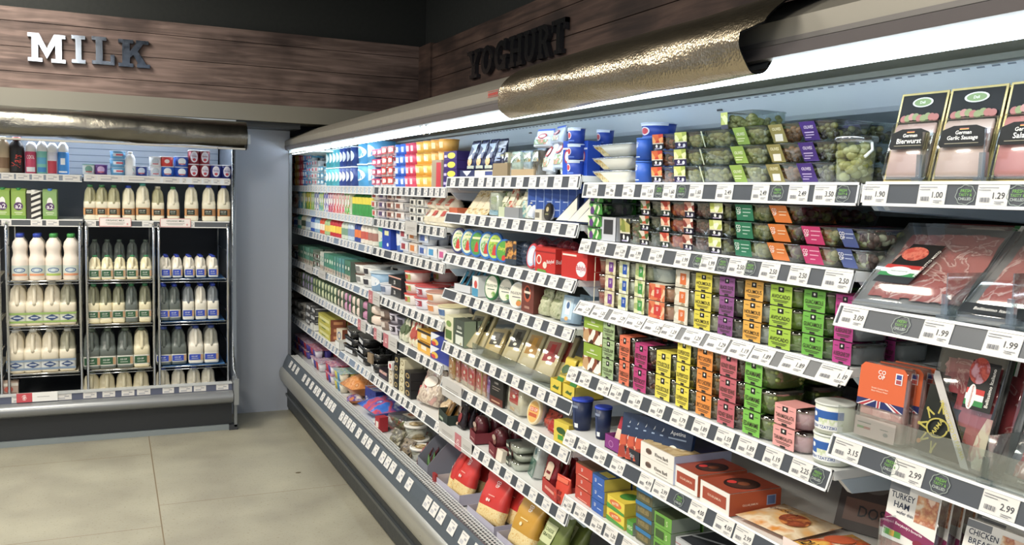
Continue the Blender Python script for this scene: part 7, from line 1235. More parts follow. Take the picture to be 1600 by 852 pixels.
for x0 in (-w/2, w/2-.002):
    vs = [(x0, 0, 0), (x0+.002, 0, 0), (x0+.002, d, 0), (x0, d, 0), (x0, 0, h*.36), (x0+.002, 0, h*.36), (x0+.002, .06, h*.8), (x0, .06, h*.8), (x0+.002, .09, h*.98), (x0, .09, h*.98), (x0+.002, d, h*1.05), (x0, d, h*1.05)]
    mb.add(vs, [(0, 4, 7, 9, 11, 3), (1, 2, 10, 8, 6, 5), (4, 5, 6, 7), (7, 6, 8, 9), (9, 8, 10, 11)], G)
o = mb.build('card_display_box'); put1(1.217, yg+.055, zw+.002, o, 'grey card display box with sloping sides in the well', 'box', rz=-2)
for i in range(5):
    m_ = MB(); m_.loft([(.004, .004, .002, 0, 0, 0), (.02, .012, .004, .02, 0, 0), (.022, .010, .004, .045, 0, 0), (.003, .003, .001, .075, 0, 0)], K('#3a6a34' if i % 2 else '#4f7a40', .35), k=2); m_.xf(Matrix.Rotation(R_(-35+18*i), 4, 'Y')); o = m_.build('wrapped_herb_cheese'); put1(1.245+.022*i, yg+.05+.012*(i % 2), zw+.012, o, 'dark green pointed wrapper in the grey card display box, %s from the front' % ORD[i], 'packet', group='green pointed wrappers', rx=R_(-12))
# shelf ready trays with grated cheese bags
def grated(c, c2, its, w=.155, h=.212, seed=1, lean=20): return pouch(w, h, .05, c, its, name='grated_cheese_bag', seed=seed, lean=lean, band=(ART([c2, '#f0dca0', '#e0b868'], 120, rough=.35), 0, .24), crinkle=.004)
LG = COOP(.05, .66, .055)
def redbag(seed): return grated(M('#cf2a22', .3), '#e8cc88', LG+[('r', -.12, .44, .12, .455, '#e8a898'), ('d', -.1, .36, .04, .03, '#f0d8d0'), ('d', -.02, .36, .03, .025, '#f0d8d0')], seed=seed)
TW = M('#b9b6c8', .55)
def cheese_tray(px, nm, w=.15):
    y = px; o = tray(w, .20, .055, TW, '#c4c0c8', cut=.8, back=2.8, items=[]); return y, put1(1.216, y, zw+.002, o, 'lilac grey card tray holding '+nm, 'tray', rz=2)
y1, _ = cheese_tray(3.25, 'the first red cheese bags', .27)
put1(1.205, y1+.125, zw+.002, carton(.035, .012, .055, '#9a1f22', name='card_flap'), 'dark red card flap at the corner of the first lilac tray', 'card')
put1(1.245, y1+.075, zw+.006, redbag(3), 'red grated cheese bag turned sideways', 'bag', rz=-24); put1(1.235, y1-.055, zw+.006, redbag(5), 'red grated cheese bag at the front of the first lilac tray', 'bag', rz=4); put1(1.315, y1-.03, zw+.006, redbag(8), 'red grated cheese bag behind in the first lilac tray', 'bag', rz=12)
y2, _ = cheese_tray(2.89, 'the second red cheese bags', .24)
put1(1.235, y2+.008, zw+.006, redbag(6), 'red grated cheese bag alone at the front of the second lilac tray', 'bag', rz=14); put1(1.305, y2-.02, zw+.006, redbag(9), 'red grated cheese bag behind in the second lilac tray', 'bag', rz=6)
y3, _ = cheese_tray(2.63, 'the mustard yellow cheese bags', .20)
YB_ = lambda s: grated(M('#c8941c', .3), '#e8d090', LG+[('r', -.15, .46, .15, .475, '#f0d898'), ('d', -.05, .38, .05, .03, '#f0e0b0')], seed=s)
put1(1.24, y3+.005, zw+.006, YB_(12), 'mustard yellow grated cheese bag, front one', 'bag', rz=6); put1(1.305, y3-.01, zw+.006, YB_(13), 'mustard yellow grated cheese bag, back one', 'bag', rz=4)
OB_ = lambda s: grated(M('#6d7a35', .35), '#c8cc90', [('r', -.42, .40, .10, .70, '#c8cf9a'), ('t', 'CHEESE', -.15, .60, .05, '#4a5a24', 0, .4), ('t', 'GRATED', -.15, .52, .05, '#4a5a24', 0, .4), ('r', -.05, .2, .3, .38, '#c8cf9a')], seed=s, w=.14)
y4 = 2.44; put1(1.235, y4, zw+.006, OB_(15), 'olive green grated cheese bag with pale label, front one', 'bag', rz=4); put1(1.30, y4-.015, zw+.006, OB_(16), 'olive green grated cheese bag, back one', 'bag', rz=2)
y5 = 2.22
put1(1.216, y5-.03, zw+.002, tray(.17, .20, .085, '#cfd2dc', '#d8d8dc', cut=.8, back=1.5), 'pale grey card tray of sliced cheese at the bottom edge', 'tray')
for i in range(4): put1(1.232+.030*i, y5+.01-.012*i, zw+.006, slab(.13, .020, .15-.01*(i % 2), '#e8dc98', [('r', -.4, .3, .4, .34, '#d8c884')], lean=28), 'pale yellow sliced cheese pack in the grey tray, %s from the front' % ORD[i], 'cheese', rz=-10+5*i, group='pale yellow sliced cheese packs')
put1(1.225, 2.01, zw+.002, carton(.12, .08, .09, '#4a1f38', [('t', 'Galax', .1, .65, .22, '#d8c0a8', 0, .6), ('p', [(-.5, .5), (-.2, 1), (-.5, 1)], '#2c4a9a'), ('r', -.5, .2, -.2, .5, '#e8e4ea')], name='dessert_box'), 'dark plum box with pale script at the bottom edge', 'box')
# ================================================================== milk cabinet on the left
YM = 5.95
mf = empty('milk_cabinet', (-.4, 6.3, 0)); tag(mf, 'chilled milk cabinet along the back wall, left of the grey partition', 'fridge'); OM = (-.4, 6.3, 0)
XL, XR = -2.4, .706
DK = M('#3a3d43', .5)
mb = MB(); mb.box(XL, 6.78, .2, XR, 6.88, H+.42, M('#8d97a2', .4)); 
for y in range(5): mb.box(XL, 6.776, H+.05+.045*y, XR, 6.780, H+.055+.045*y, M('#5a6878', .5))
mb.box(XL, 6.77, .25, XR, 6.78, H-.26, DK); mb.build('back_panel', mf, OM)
mb = MB()
mb.add([(XR+.012, 5.99, H-1.30), (XR+.012, 6.88, H-1.30), (XR+.012, 6.88, H+.42), (XR+.012, 6.05, H+.42), (XR+.034, 5.99, H-1.30), (XR+.034, 6.88, H-1.30), (XR+.034, 6.88, H+.42), (XR+.034, 6.05, H+.42)], [(0, 1, 2, 3), (7, 6, 5, 4), (0, 3, 7, 4), (1, 5, 6, 2), (3, 2, 6, 7), (0, 4, 5, 1)], M('#6f7884', .4)); mb.build('side_panel', mf, OM)
mb = MB(); mb.tube([(XR+.016, 6.03, H+.27), (XR+.014, 6.03, H-.75), (XR+.012, 6.00, H-1.12), (XR+.012, 5.95, H-1.20), (XR+.030, 5.90, H-1.27)], .009, M('#8f959c', .25, .9), k=8); mb.build('edge_rail', mf, OM)
mb = MB(); mb.box(XR+.004, 5.87, H-1.42, XR+.034, 5.99, H-1.25, M('#a3a8ad', .3, .6)); mb.box(XR+.012, 5.93, .02, XR+.03, 5.99, H-1.40, M('#8f949a', .3, .6)); mb.box(XR-.02, 5.93, 0, XR+.034, 6.0, .035, DK); mb.build('corner_bracket', mf, OM)
def stripx(mb, prof, mat, x0=XL, x1=XR, smooth=True):
    n = len(prof); return mb.add([(x0, y, H+z) for y, z in prof]+[(x1, y, H+z) for y, z in prof], [(i, i+1, n+i+1, n+i) for i in range(n-1)], mat, smooth)
mb = MB(); mb.box(XL, 5.96, .035, XR, 6.02, .185, M('#2e3136', .45)); mb.build('kick_plate', mf, OM)
mb = MB(); mb.box(XL, 5.945, 0, XR, 6.0, .035, M('#8b9599', .45)); mb.build('skirting', mf, OM)
mb = MB(); stripx(mb, [(6.0, -1.332), (5.91, -1.335), (5.88, -1.35), (5.872, -1.372), (5.885, -1.40), (5.93, -1.418), (5.98, -1.42)], M('#8d9094', .35, .45)); mb.build('bumper', mf, OM)
mb = MB(); mb.box(XL, 5.945, H-1.333, XR, 5.99, H-1.288, M('#5b6178', .45)); mb.box(XL, 5.94, H-1.291, XR, 6.0, H-1.284, M('#c2c6c8', .35)); mb.build('ticket_channel', mf, OM)
mb = MB(); mb.box(XL, 5.99, .2, XR, 6.78, H-1.335, M('#44484e', .5)); mb.build('base_tray', mf, OM)
rnd = random.Random(9); x = -.47
for px0, px1 in ((18, 40), (86, 112), (130, 151), (160, 180), (190, 210), (214, 235), (254, 272), (280, 300), (303, 322), (338, 357)):
    a, b = xat(px0, 5.94, -1.31), xat(px1, 5.94, -1.31); o = bpy.data.objects.new('price_ticket', ticket_mesh(b-a, .036, '')); COL.objects.link(o); o.parent = mf; o.location = ((a+b)/2+.4, 5.9435-6.3, H-1.311)
mb = MB(); mb.box(-.11, 0, -.028, .11, .002, .028, WHITE); deco(mb, front(0), .22, .056, [('r', -.5, 0, -.12, 1, '#cf4a56'), ('d', -.31, .5, .06, .3, '#f0d0d0'), ('t', '£2', -.31, .5, .4, '#cf4a56'), ('r', 0, .5, .3, .56, '#b8b8b8')], z0=-.028); o = mb.build('promotion_card'); put1(xat(58, 5.93, -1.29), 5.936, -1.300, o, 'pink and white promotion card on the milk cabinet front', 'sign', facex=False)
mb = MB(); mb.tube([(XL, 6.16, H+.315), (XR, 6.16, H+.315)], .013, M('#eef6ff', .4, emit=36), k=10); mb.build('light_tube', mf, OM)
mb = MB(); mb.box(XL, 5.99, H+.33, XR+.03, 6.88, H+.43, M('#9aa3ad', .4)); mb.build('top_panel', mf, OM)
# rolled silver blind over the milk cabinet
bl = empty('night_blind', (0, 5.93, H+.33)); tag(bl, 'dark silver roller blind rolled up above the milk shelves', 'blind'); OB = (0, 5.93, H+.33)
mb = MB(); N_ = 50; K_ = 14; vs = []
prof = [(5.985, .425), (5.93, .418), (5.875, .392), (5.848, .355), (5.842, .315), (5.856, .278), (5.885, .256), (5.925, .250), (5.96, .262)]
prof = spline(prof, 3)
XB = .79
for j in range(N_+1):
    x = XL+(XB-XL)*j/N_
    for i, (y, z) in enumerate(prof): w = sin(7*x+i*.5)*.003+sin(19*x+i)*.0018; vs.append((x, y+w, H+z+w-.012*max(0, (x+.4))/1.2+.008))
n = len(prof); mb.add(vs, [(j*n+i, j*n+i+1, (j+1)*n+i+1, (j+1)*n+i) for j in range(N_) for i in range(n-1)], foil('#7d7a72', 50, .27), True); mb.build('foil_sheet', bl, OB)
mb = MB(); mb.extr([(y, H+z-.015) for y, z in prof[::-1]], XB-.004, XB, M('#1f2124', .5), 'x'); mb.build('end_cap', bl, OB)
mb = MB(); mb.box(XB, 5.885, H+.275, XB+.022, 5.925, H+.335, M('#d8dce0', .3)); mb.box(XB, 5.90, H+.245, XB+.012, 5.912, H+.275, M('#a8acb0', .3)); mb.build('end_clip', bl, OB)
mb = MB(); mb.box(XL, 5.87, H+.236, XB-.01, 5.925, H+.246, M('#b8b2a2', .3, .6)); mb.build('bottom_bar', bl, OB)
# shelves
def mshelf(key, y, ratio, x0, x1, lab, tickets, rail='#55595f', hh=.040):
    z = y*ratio; sd = empty('shelf', ((x0+x1)/2, y, H+z)); tag(sd, lab, 'shelf', 'shelves of the milk cabinet'); O = ((x0+x1)/2, y, H+z); SH[key] = dict(y=y, z=z)
    mb = MB(); mb.box(x0+.003, y+.004, H+z-.02, x1-.003, 6.76, H+z-.002, M('#e8ecf0', .35)); mb.build('shelf_panel', sd, O)
    mb = MB(); mb.box(x0+.003, y, H+z-hh, x1-.003, y+.004, H+z-.004, M(rail, .4)); mb.box(x0+.003, y-.003, H+z-.006, x1-.003, y+.004, H+z, WHITE); mb.box(x0+.003, y-.003, H+z-hh-.003, x1-.003, y+.004, H+z-hh+.002, WHITE); mb.build('ticket_rail', sd, O)
    for a, b in tickets:
        xa, xb = xat(a, y, z-.02), xat(b, y, z-.02); o = bpy.data.objects.new('price_ticket', ticket_mesh(xb-xa, hh*.8, '')); COL.objects.link(o); o.parent = sd; o.location = ((xa+xb)/2-O[0], -.0024, -hh/2-.001)
mshelf('M1a', 6.06, .0075, XL, -.165, 'upper left milk cabinet shelf with bottles and spray cream', [(2, 22), (25, 46), (50, 68), (72, 92), (98, 125)], '#8a94a4')
mshelf('M1b', 6.06, .0085, -.160, XR, 'upper right milk cabinet shelf with cream pots', [(133, 150), (152, 190), (193, 250), (255, 280), (285, 291), (300, 315), (318, 330), (333, 344), (350, 360)], '#e8ecf0')
mshelf('M2a', 6.06, -.038, XL, -.165, 'second left milk cabinet shelf with green milk cartons', [(2, 18), (48, 66), (72, 92)])
mshelf('M2b', 6.06, -.038, -.160, XR, 'second right milk cabinet shelf with organic milk bottles', [(134, 150), (222, 240), (298, 304)])
for i, (a, b) in enumerate(((155, 205), (250, 298))):
    z = SH['M2b']['z']; xa, xb = xat(a, 6.05, z), xat(b, 6.05, z); mb = MB(); w = xb-xa; mb.box(-w/2, 0, -.028, w/2, .002, .028, M('#f0e6e2', .4)); deco(mb, front(0), w, .056, [('r', -.5, 0, .5, .06, '#d88a88'), ('r', -.5, .94, .5, 1, '#d88a88'), ('r', -.5, 0, -.48, 1, '#d88a88'), ('r', .48, 0, .5, 1, '#d88a88'), ('t', 'ORGANIC MILK', 0, .70, .20, '#6a7a6c', 0, .6), ('r', -.3, .40, .3, .45, '#9aa098'), ('r', -.25, .26, .25, .31, '#9aa098'), ('d', .38, .3, .03, .12, '#e0a0a0')], z0=-.028)
    o = mb.build('shelf_sign'); put1((xa+xb)/2, 6.052, z-.012, o, 'small pink-edged organic milk sign, %s of the two' % ('left', 'right')[i], 'sign', facex=False, group=None)
def mput(key, px, make, desc, cat, rows=1, dp=.1, y=None, z=None, lv=1, hp=0, rz=0, group=None):
    sh = SH.get(key) or dict(y=y, z=z); yy = sh['y']+.02; x = xat(px, yy+.03, sh['z']); base = None
    for rw in range(rows):
        for l in range(lv):
            o = make() if base is None else dup(base); base = base or o; o.location = (x+rnd.uniform(-.001, .001), yy+dp*rw, H+sh['z']+hp*l+.0005); o.rotation_euler = (0, 0, R_(rz+rnd.uniform(-2, 2)))
            lab = ', '.join([q for q in (desc, lvname(l, lv), '' if rw == 0 else ORD[rw]+' row') if q]); tag(o, lab, cat, group or (desc if rows*lv > 1 else None))
            if len(lab.split()) > 16: print('LONG', lab)
    return base
def can(w, h, c, its, capc='#f4f4f6', name='spray_cream_can'):
    r = root(name); yc = w/2; a = MB(); a.loft([(w*.96, w*.96, w, 0, 0, yc), (w, w, w, .006, 0, yc), (w, w, w, h*.66, 0, yc), (w*.9, w*.9, w, h*.70, 0, yc)], K(c, .3), k=5); deco(a, curved(w/2, yc), w, h, its, cols=6); a.build('can', r)
    b = MB(); b.loft([(w*.92, w*.92, w, h*.69, 0, yc), (w*.88, w*.88, w, h*.88, 0, yc), (w*.4, w*.4, w, h, 0, yc)], K(capc, .3), k=5); b.build('cap', r); return r
mput('M1a', 5, lambda: slimbottle(.080, .215, '#e6dcc4', '#c0a884', '#8a6a4a', name='iced_coffee_bottle', waist=False), 'beige and brown coffee milk bottle beside the black bottle', 'bottle')
mput('M1a', 27, lambda: slimbottle(.085, .215, '#d8342c', '#26181a', '#1d1416', [('t', 'Mars', 0, .5, .42, '#d8382c', 80, .9)], name='chocolate_milk_bottle', waist=False, lz=(.05, .62), neck=.5), 'black chocolate milk bottle with red lettering and red cap', 'bottle')
for i, (px, c, its, nm) in enumerate(((49, '#d8426a', [('t', 'COOL', 0, .52, .12, '#f4e8ec', 0, .7), ('r', -.4, .05, .4, .2, '#f0f0f4')], 'pink'), (66, '#7ac8b8', [('r', -.45, .3, .45, .5, '#5ab0d8'), ('r', -.4, .05, .4, .2, '#3a90d0')], 'mint and blue'), (82, '#e4e2ea', [('r', -.45, .02, .45, .42, '#c8344a'), ('r', -.4, .45, .4, .6, '#d8d8e8')], 'white and red'), (99, '#2f8ad8', [('r', -.2, .3, .2, .5, '#f0f4f8'), ('r', -.4, .05, .4, .1, '#f0f4f8')], 'light blue'))):
    mput('M1a', px, lambda: can(.062, .190+.006*(i % 2), c, its), nm+' spray cream can on the upper left shelf', 'can', rows=2, dp=.08)
def crpot(c, c2, lid, w=.075, h=.062): return lambda: pots(w, h, c, [('d', 0, .5, .3, .34, c2), ('r', -.25, .2, .25, .3, '#c84a50')], lid, tap=.92, name='cream_pot')
for px, c, c2, lid, lv, nm in ((139, '#dfe6e0', '#6aa090', '#5a9a8a', 1, 'white and sea green'), (158, '#6a3a88', '#c8a8d8', '#8a5aa8', 1, 'purple'), (204, '#e4e8ec', '#7ab8b0', '#f0f4f4', 1, 'white'), (221, '#27459a', '#c8d8f0', '#e4ecf4', 1, 'navy'), (243, '#e8ecf0', '#b8c4d0', '#f4f4f6', 2, 'plain white')):
    mput('M1b', px, crpot(c, c2, lid), nm+' cream pot on the upper right shelf', 'pot', rows=2, dp=.09, lv=lv, hp=.063)
mput('M1b', 184, lambda: pots(.092, .050, '#6ab0dc', [('r', -.3, .3, .3, .7, '#e4ecf6'), ('r', -.1, .4, .4, .6, '#d8405a')], '#c8dcec', tap=.9, name='cream_pot'), 'pale blue cream pot with pink stripe in a stack of three', 'pot', lv=3, hp=.051)
mput('M1b', 204, lambda: slimbottle(.06, .15, '#f4f4f4', '#eef0f2', '#f0f2f4', name='cream_bottle', waist=False), 'tall white cream bottle behind the small pots', 'bottle')
mput('M1b', 262, crpot('#2a6ad0', '#e8f0f8', '#e8ecf4', .085, .066), 'blue cream pot under the red one', 'pot', rows=2, dp=.1); mput('M1b', 261, lambda: pots(.08, .064, '#d8342c', [('d', 0, .5, .2, .2, '#f0e0dc')], '#f0e8e8', tap=.92, name='cream_pot').__class__ and pots(.08, .064, '#d8342c', [('d', 0, .5, .2, .2, '#f0e0dc')], '#f0e8e8', tap=.92, name='cream_pot'), 'bright red cream pot stacked on a blue one', 'pot', z=None) if False else None
o = pots(.08, .062, '#d8342c', [('d', 0, .5, .2, .2, '#f0e0dc')], '#f0e8e8', tap=.92, name='cream_pot'); put1(xat(261, 6.10, .05), 6.082, SH['M1b']['z']+.067, o, 'bright red cream pot stacked on a blue one', 'pot', facex=False)
mput('M1b', 284, crpot('#2458c0', '#e8f0f8', '#dfe8f4', .085, .066), 'blue cream pot in the stack of two', 'pot', rows=2, dp=.1, lv=2, hp=.067)
for px, c, nm, lv in ((303, '#8f2438', 'farther claret', 2), (320, '#8a2034', 'nearer claret', 2), (337, '#2c3590', 'farther indigo', 1), (354, '#2a3488', 'nearer indigo', 1)):
    mput('M1b', px, lambda: pots(.068, .088, c, [('d', 0, .5, .36, .40, '#eceaf2'), ('d', 0, .5, .24, .26, '#d8d4e8'), ('t', 'Elmlea', 0, .56, .12, c, 0, .5), ('d', 0, .3, .15, .1, '#c83a4a')], '#e4e4ec', tap=.94, name='cream_pot'), nm.replace('farther', 'left').replace('nearer', 'right')+' cream pot with a white round emblem', 'pot', lv=lv, hp=.065 if False else .089, rows=2, dp=.08)
def tetra(c, its, capc, w=.078, h=.165): 
    def f():
        r = root('milk_carton'); a = MB(); a.loft([(w, w, .003, 0, 0, w/2), (w, w, .003, h, 0, w/2), (w*.98, .02, .002, h+.018, 0, w/2)], K(c, .35), k=1, smooth=False); deco(a, front(0), w, h, its); a.build('carton', r); b = MB(); b.loft([(.026, .026, .02, h*1.0, 0, w*.3), (.026, .026, .02, h+.022, 0, w*.3)], K(capc), k=3); b.build('cap', r); return r
    return f
A2I = [('r', -.5, 0, .5, .12, '#6a9a35'), ('d', 0, .60, .20, .20, '#eef0ea'), ('d', 0, .46, .32, .15, '#5a3a6a'), ('t', 'a2', 0, .46, .17, '#f0eef2'), ('r', -.28, .22, .28, .25, '#d8e4c0'), ('r', -.2, .16, .2, .18, '#d8e4c0')]
for i, (px, c, cp) in enumerate(((5, '#8fb04a', '#2f8a4a'), (30, '#8fb04a', '#2f8a4a'), (79, '#8aae6a', '#3a7ad0'))): mput('M2a', px, tetra(c, A2I, cp), ('green milk carton with purple oval at the photo edge', 'green milk carton with purple oval, middle one', 'green milk carton with purple oval and blue cap')[i], 'carton', rows=2, dp=.09)
mput('M2a', 54, tetra('#e6e4dc', [('p', [(-.5, .1+.22*k), (.5, .32+.22*k), (.5, .42+.22*k), (-.5, .20+.22*k)], '#2c2a2a') for k in range(-1, 4)]+[('r', -.5, 0, -.18, 1, '#3a3836')], '#e8e6e0', .076, .155), 'white milk carton with black diagonal stripes', 'carton', rows=2, dp=.09)
ORG = ('#b8814a', [('r', -.36, .14, .22, .86, '#26302a'), ('t', 'CO OP', -.08, .6, .2, '#e8e8d8', 0, .4), ('r', -.25, .3, .12, .36, '#a8b090'), ('r', -.5, 0, -.36, 1, '#d89a5a')])
PX = [(141, '#3f8a55', 0, .5), (160, '#3f8a55', 0, .5), (178, '#3f8a55', 1, .4), (201, '#2a4ab8', 0, .95), (224, '#3fa8a0', 0, .95), (247, '#c8c0a8', 0, .52), (271, '#3f8a55', 0, .95), (299, '#2a4ab8', 0, .95), (326, '#2a4ab8', 0, .95), (350, '#2a4ab8', 0, .95)]
for i, (px, c, em, fl) in enumerate(PX):
    big = i in (4, 7, 8, 9); mput('M2b', px, lambda: jug(.074 if not big else .084, .218 if not big else .235, .074, c, '', ORG, lz=(.14, .34), fill=fl, empty_=False, milkc='#efe8cf', plas='#b9b58f' if fl < .9 else '#efe8cf'), 'organic milk bottle with brown and dark green label, %s from the left' % ORD[i], 'bottle', rows=1 if i > 5 else 2, dp=.085)
# rolling racks of milk
def rack(x0, x1, levels, col, lab):
    r = empty('rolling_rack', ((x0+x1)/2, 6.0, .26)); tag(r, lab, 'rack', 'chrome milk racks'); O = ((x0+x1)/2, 6.0, .26)
    for s, x in (('l', x0+.012), ('r', x1-.012)):
        mb = MB(); mb.tube([(x, 6.0, H-1.33), (x, 6.0, H-.30), (x, 6.015, H-.265), (x, 6.06, H-.25), (x, 6.5, H-.25), (x, 6.56, H-.27), (x, 6.575, H-.32), (x, 6.575, H-1.33)], .0085, CHROME, k=8)
        for z in (-.42, -.62, -.82, -1.02, -1.2): mb.tube([(x, 6.0, H+z), (x, 6.575, H+z)], .004, CHROME, k=5)
        mb.build('side_frame', r, O)
    for z in levels:
        mb = MB(); mb.add([(x0+.03, 6.0, H+z-.004), (x1-.03, 6.0, H+z-.004), (x1-.03, 6.56, H+z+.012), (x0+.03, 6.56, H+z+.012), (x0+.03, 6.0, H+z-.010), (x1-.03, 6.0, H+z-.010), (x1-.03, 6.56, H+z+.004), (x0+.03, 6.56, H+z+.004)], [(0, 1, 2, 3), (7, 6, 5, 4), (4, 5, 1, 0), (5, 6, 2, 1), (7, 4, 0, 3), (6, 7, 3, 2)], K(col)); mb.tube([(x0+.02, 5.995, H+z-.004), (x1-.02, 5.995, H+z-.004)], .004, CHROME, k=6); mb.tube([(x0+.02, 5.995, H+z-.022), (x1-.02, 5.995, H+z-.022)], .003, CHROME, k=6); mb.build('rack_shelf', r, O)
L1, L2, L3, L4 = -.598, -.875, -1.165, -1.325
rack(-1.02, -.605, (L1, L2, L3), '#cfc8b4', 'chrome milk rack cut off by the left photo edge')
rack(-.590, -.172, (L1, L2, L3), '#cfc8b4', 'chrome rack of long-life filtered milk, left in the photo')
rack(-.160, .247, (L1, L2, L3), '#cdc6ae', 'chrome rack of green-capped milk in the middle')
rack(.254, .698, (L1, L2, L3), '#4a86c8', 'chrome rack of blue-capped milk on the right')
CRV = ('#d8dcd0', [('p', [(-.5, .35), (0, .1), (.5, .35), (.5, .7), (0, .92), (-.5, .7)], '#4a6a9a'), ('p', [(-.4, .42), (0, .22), (.4, .42), (.4, .62), (0, .82), (-.4, .62)], '#e0e4dc'), ('t', 'Cravendale', 0, .52, .22, '#3a5a8a', 0, .7)])
for i, (px, c, b) in enumerate(((31, '#2c46b0', '#e0956a'), (58, '#2c46b0', '#e0956a'), (84, '#3f9a4a', '#a8c050'), (111, '#3f9a4a', '#e0956a'))):
    mput('x', px, lambda: slimbottle(.092, .282, c, '#e9ded2', '#c8d0c8', [('d', 0, .55, .36, .24, '#4a6a9a'), ('d', 0, .55, .28, .16, '#c8d4d8'), ('r', -.5, 0, .5, .2, b)], name='milk_bottle', lz=(.10, .32)), 'tall waisted white milk bottle with %s cap, %s from the left' % ('blue' if i < 2 else 'green', ORD[i]), 'bottle', rows=2, dp=.1, y=6.0, z=L1-.002)
for rowi, (zl, nm, lc) in enumerate(((L2, 'second', '#8fae5a'), (L3, 'third', '#7a8fa8'))):
    for i, (px, fl) in enumerate((((28, .95), (55, .95), (82, .95), (107, .5)), ((25, .95), (52, .95), (79, .95), (106, .6)))[rowi]):
        mput('x', px, lambda: jug(.098 if fl > .9 else .092, .262, .093, '#dfe0dc', '', ('#d5d9c9' if rowi == 0 else '#d0d4d4', [('r', -.5, .0, .5, .2, lc), ('r', -.5, .8, .5, 1, lc), ('p', [(-.38, .5), (0, .2), (.38, .5), (0, .8)], '#3a4f7a'), ('r', -.2, .46, .2, .56, '#c8d0d8')]), lz=(.06, .30), fill=fl, milkc='#e9dfc8', plas='#e9dfc8' if fl > .9 else '#a8a690'), 'cream white handled milk bottle, %s rack level, %s from the left' % (nm, ORD[i]), 'bottle', rows=2, dp=.11, y=6.0, z=zl)
def lab(c): return ('#e6e6dc', [('r', -.46, .12, .30, .88, c), ('t', 'CO OP', -.1, .6, .18, '#f0f0ea', 0, .4), ('r', -.3, .3, .15, .36, '#c8d0c0'), ('r', .30, .12, .46, .88, '#b8906a')])
GRN, BLU = '#2a5a3c', '#2a48b8'
for px, i in ((149, 0), (168, 1), (187, 2), (207, 3), (228, 4)):
    mput('x', px, lambda: jug(.068, .150, .066, '#2f8a5a', '', lab(GRN), lz=(.08, .42), fill=.95, milkc='#eae0bc'), 'small green-capped milk bottle, %s from the left' % ORD[i], 'bottle', y=6.0, z=L1-.002)
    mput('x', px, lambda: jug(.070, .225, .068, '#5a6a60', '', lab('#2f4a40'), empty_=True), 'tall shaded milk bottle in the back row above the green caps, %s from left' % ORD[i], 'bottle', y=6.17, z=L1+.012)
for i, (px, fl, em) in enumerate(((147, .7, 0), (166, .48, 0), (186, .48, 0), (206, 0, 1), (227, .44, 0))):
    mput('x', px, lambda: jug(.075, .245, .074, '#2f7a50', '', lab(GRN), lz=(.12, .32), fill=fl if fl else .5, empty_=bool(em), milkc='#eae0bc', plas='#8d8e74'), ('two thirds', 'half', 'half', 'nearly empty', 'half')[i]+' full green label milk bottle, second level, %s from the left' % ORD[i], 'bottle', y=6.0, z=L2, rows=2, dp=.10)
for i, (px, em) in enumerate(((144, 1), (169, 1), (196, 1), (222, 0))):
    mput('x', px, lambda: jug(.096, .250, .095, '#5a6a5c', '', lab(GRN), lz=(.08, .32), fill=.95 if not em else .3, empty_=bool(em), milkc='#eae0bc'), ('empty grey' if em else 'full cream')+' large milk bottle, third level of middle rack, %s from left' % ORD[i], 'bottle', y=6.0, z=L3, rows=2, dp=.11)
for i, (px, em) in enumerate(((143, 0), (168, 1), (194, 0), (221, 0))):
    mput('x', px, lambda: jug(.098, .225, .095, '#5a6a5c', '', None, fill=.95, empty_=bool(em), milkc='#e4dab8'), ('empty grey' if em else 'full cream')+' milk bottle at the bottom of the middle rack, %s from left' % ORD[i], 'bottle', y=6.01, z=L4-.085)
for i, px in enumerate((260, 277, 296, 314, 333)):
    mput('x', px, lambda: jug(.063, .140, .062, '#2440b0', '', lab(BLU), lz=(.06, .42), fill=.95, milkc='#ece6d8'), 'small blue-capped milk bottle on the top rack level, %s from the left' % ORD[i], 'bottle', y=6.0, z=L1+.004, rows=3, dp=.075)
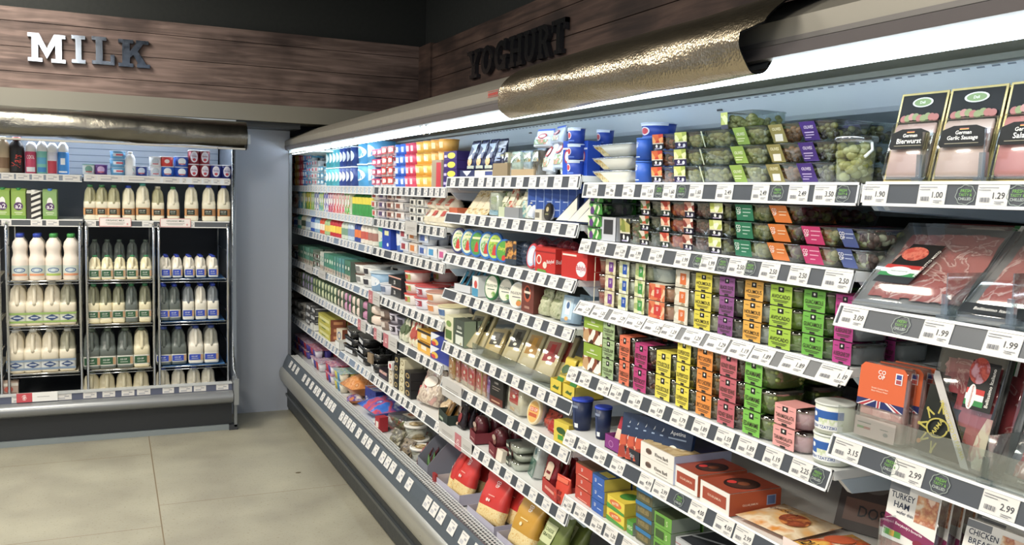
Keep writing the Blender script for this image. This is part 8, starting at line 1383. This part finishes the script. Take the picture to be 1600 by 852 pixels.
for i, (px, fl, em) in enumerate(((256, .4, 1), (273, 0, 1), (294, .5, 0), (314, .95, 0), (333, .55, 0))):
    mput('x', px, lambda: jug(.072, .232, .072, '#2440b0', '', lab(BLU), lz=(.08, .30), fill=fl or .3, empty_=bool(em), milkc='#efe9da', plas='#8a9096'), ('greyish', 'empty', 'half full', 'full', 'half full')[i]+' blue label milk bottle, second rack level, %s from the left' % ORD[i], 'bottle', y=6.0, z=L2+.004, rows=2, dp=.10)
for i, (px, em, fl) in enumerate(((256, 1, .3), (280, 1, .3), (306, 0, .95), (330, 0, .6))):
    mput('x', px, lambda: jug(.092, .245, .095, '#3a4f9a', '', lab(BLU), lz=(.08, .28), fill=fl, empty_=bool(em), milkc='#efe9da', plas='#b8b6a8'), ('empty grey', 'empty grey', 'full', 'part full')[i]+' large blue label bottle, third rack level, %s from left' % ORD[i], 'bottle', y=6.0, z=L3+.004, rows=2, dp=.11)
for i, (px, em) in enumerate(((255, 0), (279, 0), (303, 1), (326, 0))):
    mput('x', px, lambda: jug(.090, .225, .095, '#3a4f9a', '', None, fill=.95, empty_=bool(em), milkc='#e6dfca'), ('empty grey' if em else 'full cream')+' milk bottle at the bottom of the right rack, %s from left' % ORD[i], 'bottle', y=6.01, z=L4-.085)
put1(xat(17, 6.05, -1.28), 6.02, -1.30, carton(.085, .06, .085, '#b8a090', [('d', -.1, .45, .28, .22, '#c85a48'), ('r', -.5, .7, .5, .9, '#e0d8cc'), ('r', -.4, .1, .4, .2, '#7a5a50')], name='food_packet'), 'small brownish packet left in the bottom of the filtered milk rack', 'packet', facex=False)
# black tags on the boards floor marks
mb = MB(); mb.ball((0, 0, .001), .012, M('#5f5238', .7), sq=(1.4, 1, .1)); o = mb.build('floor_smudge'); 
r_ = CF  # flat trodden mark on the floor
px, py = 466, 739
ray = CF+CR*((px-800)/F)-CU*((py-426)/F); t = -H/ray.z; o.location = (ray.x*t, ray.y*t, 0); tag(o, 'small dark trodden mark on the cream floor', 'mark')
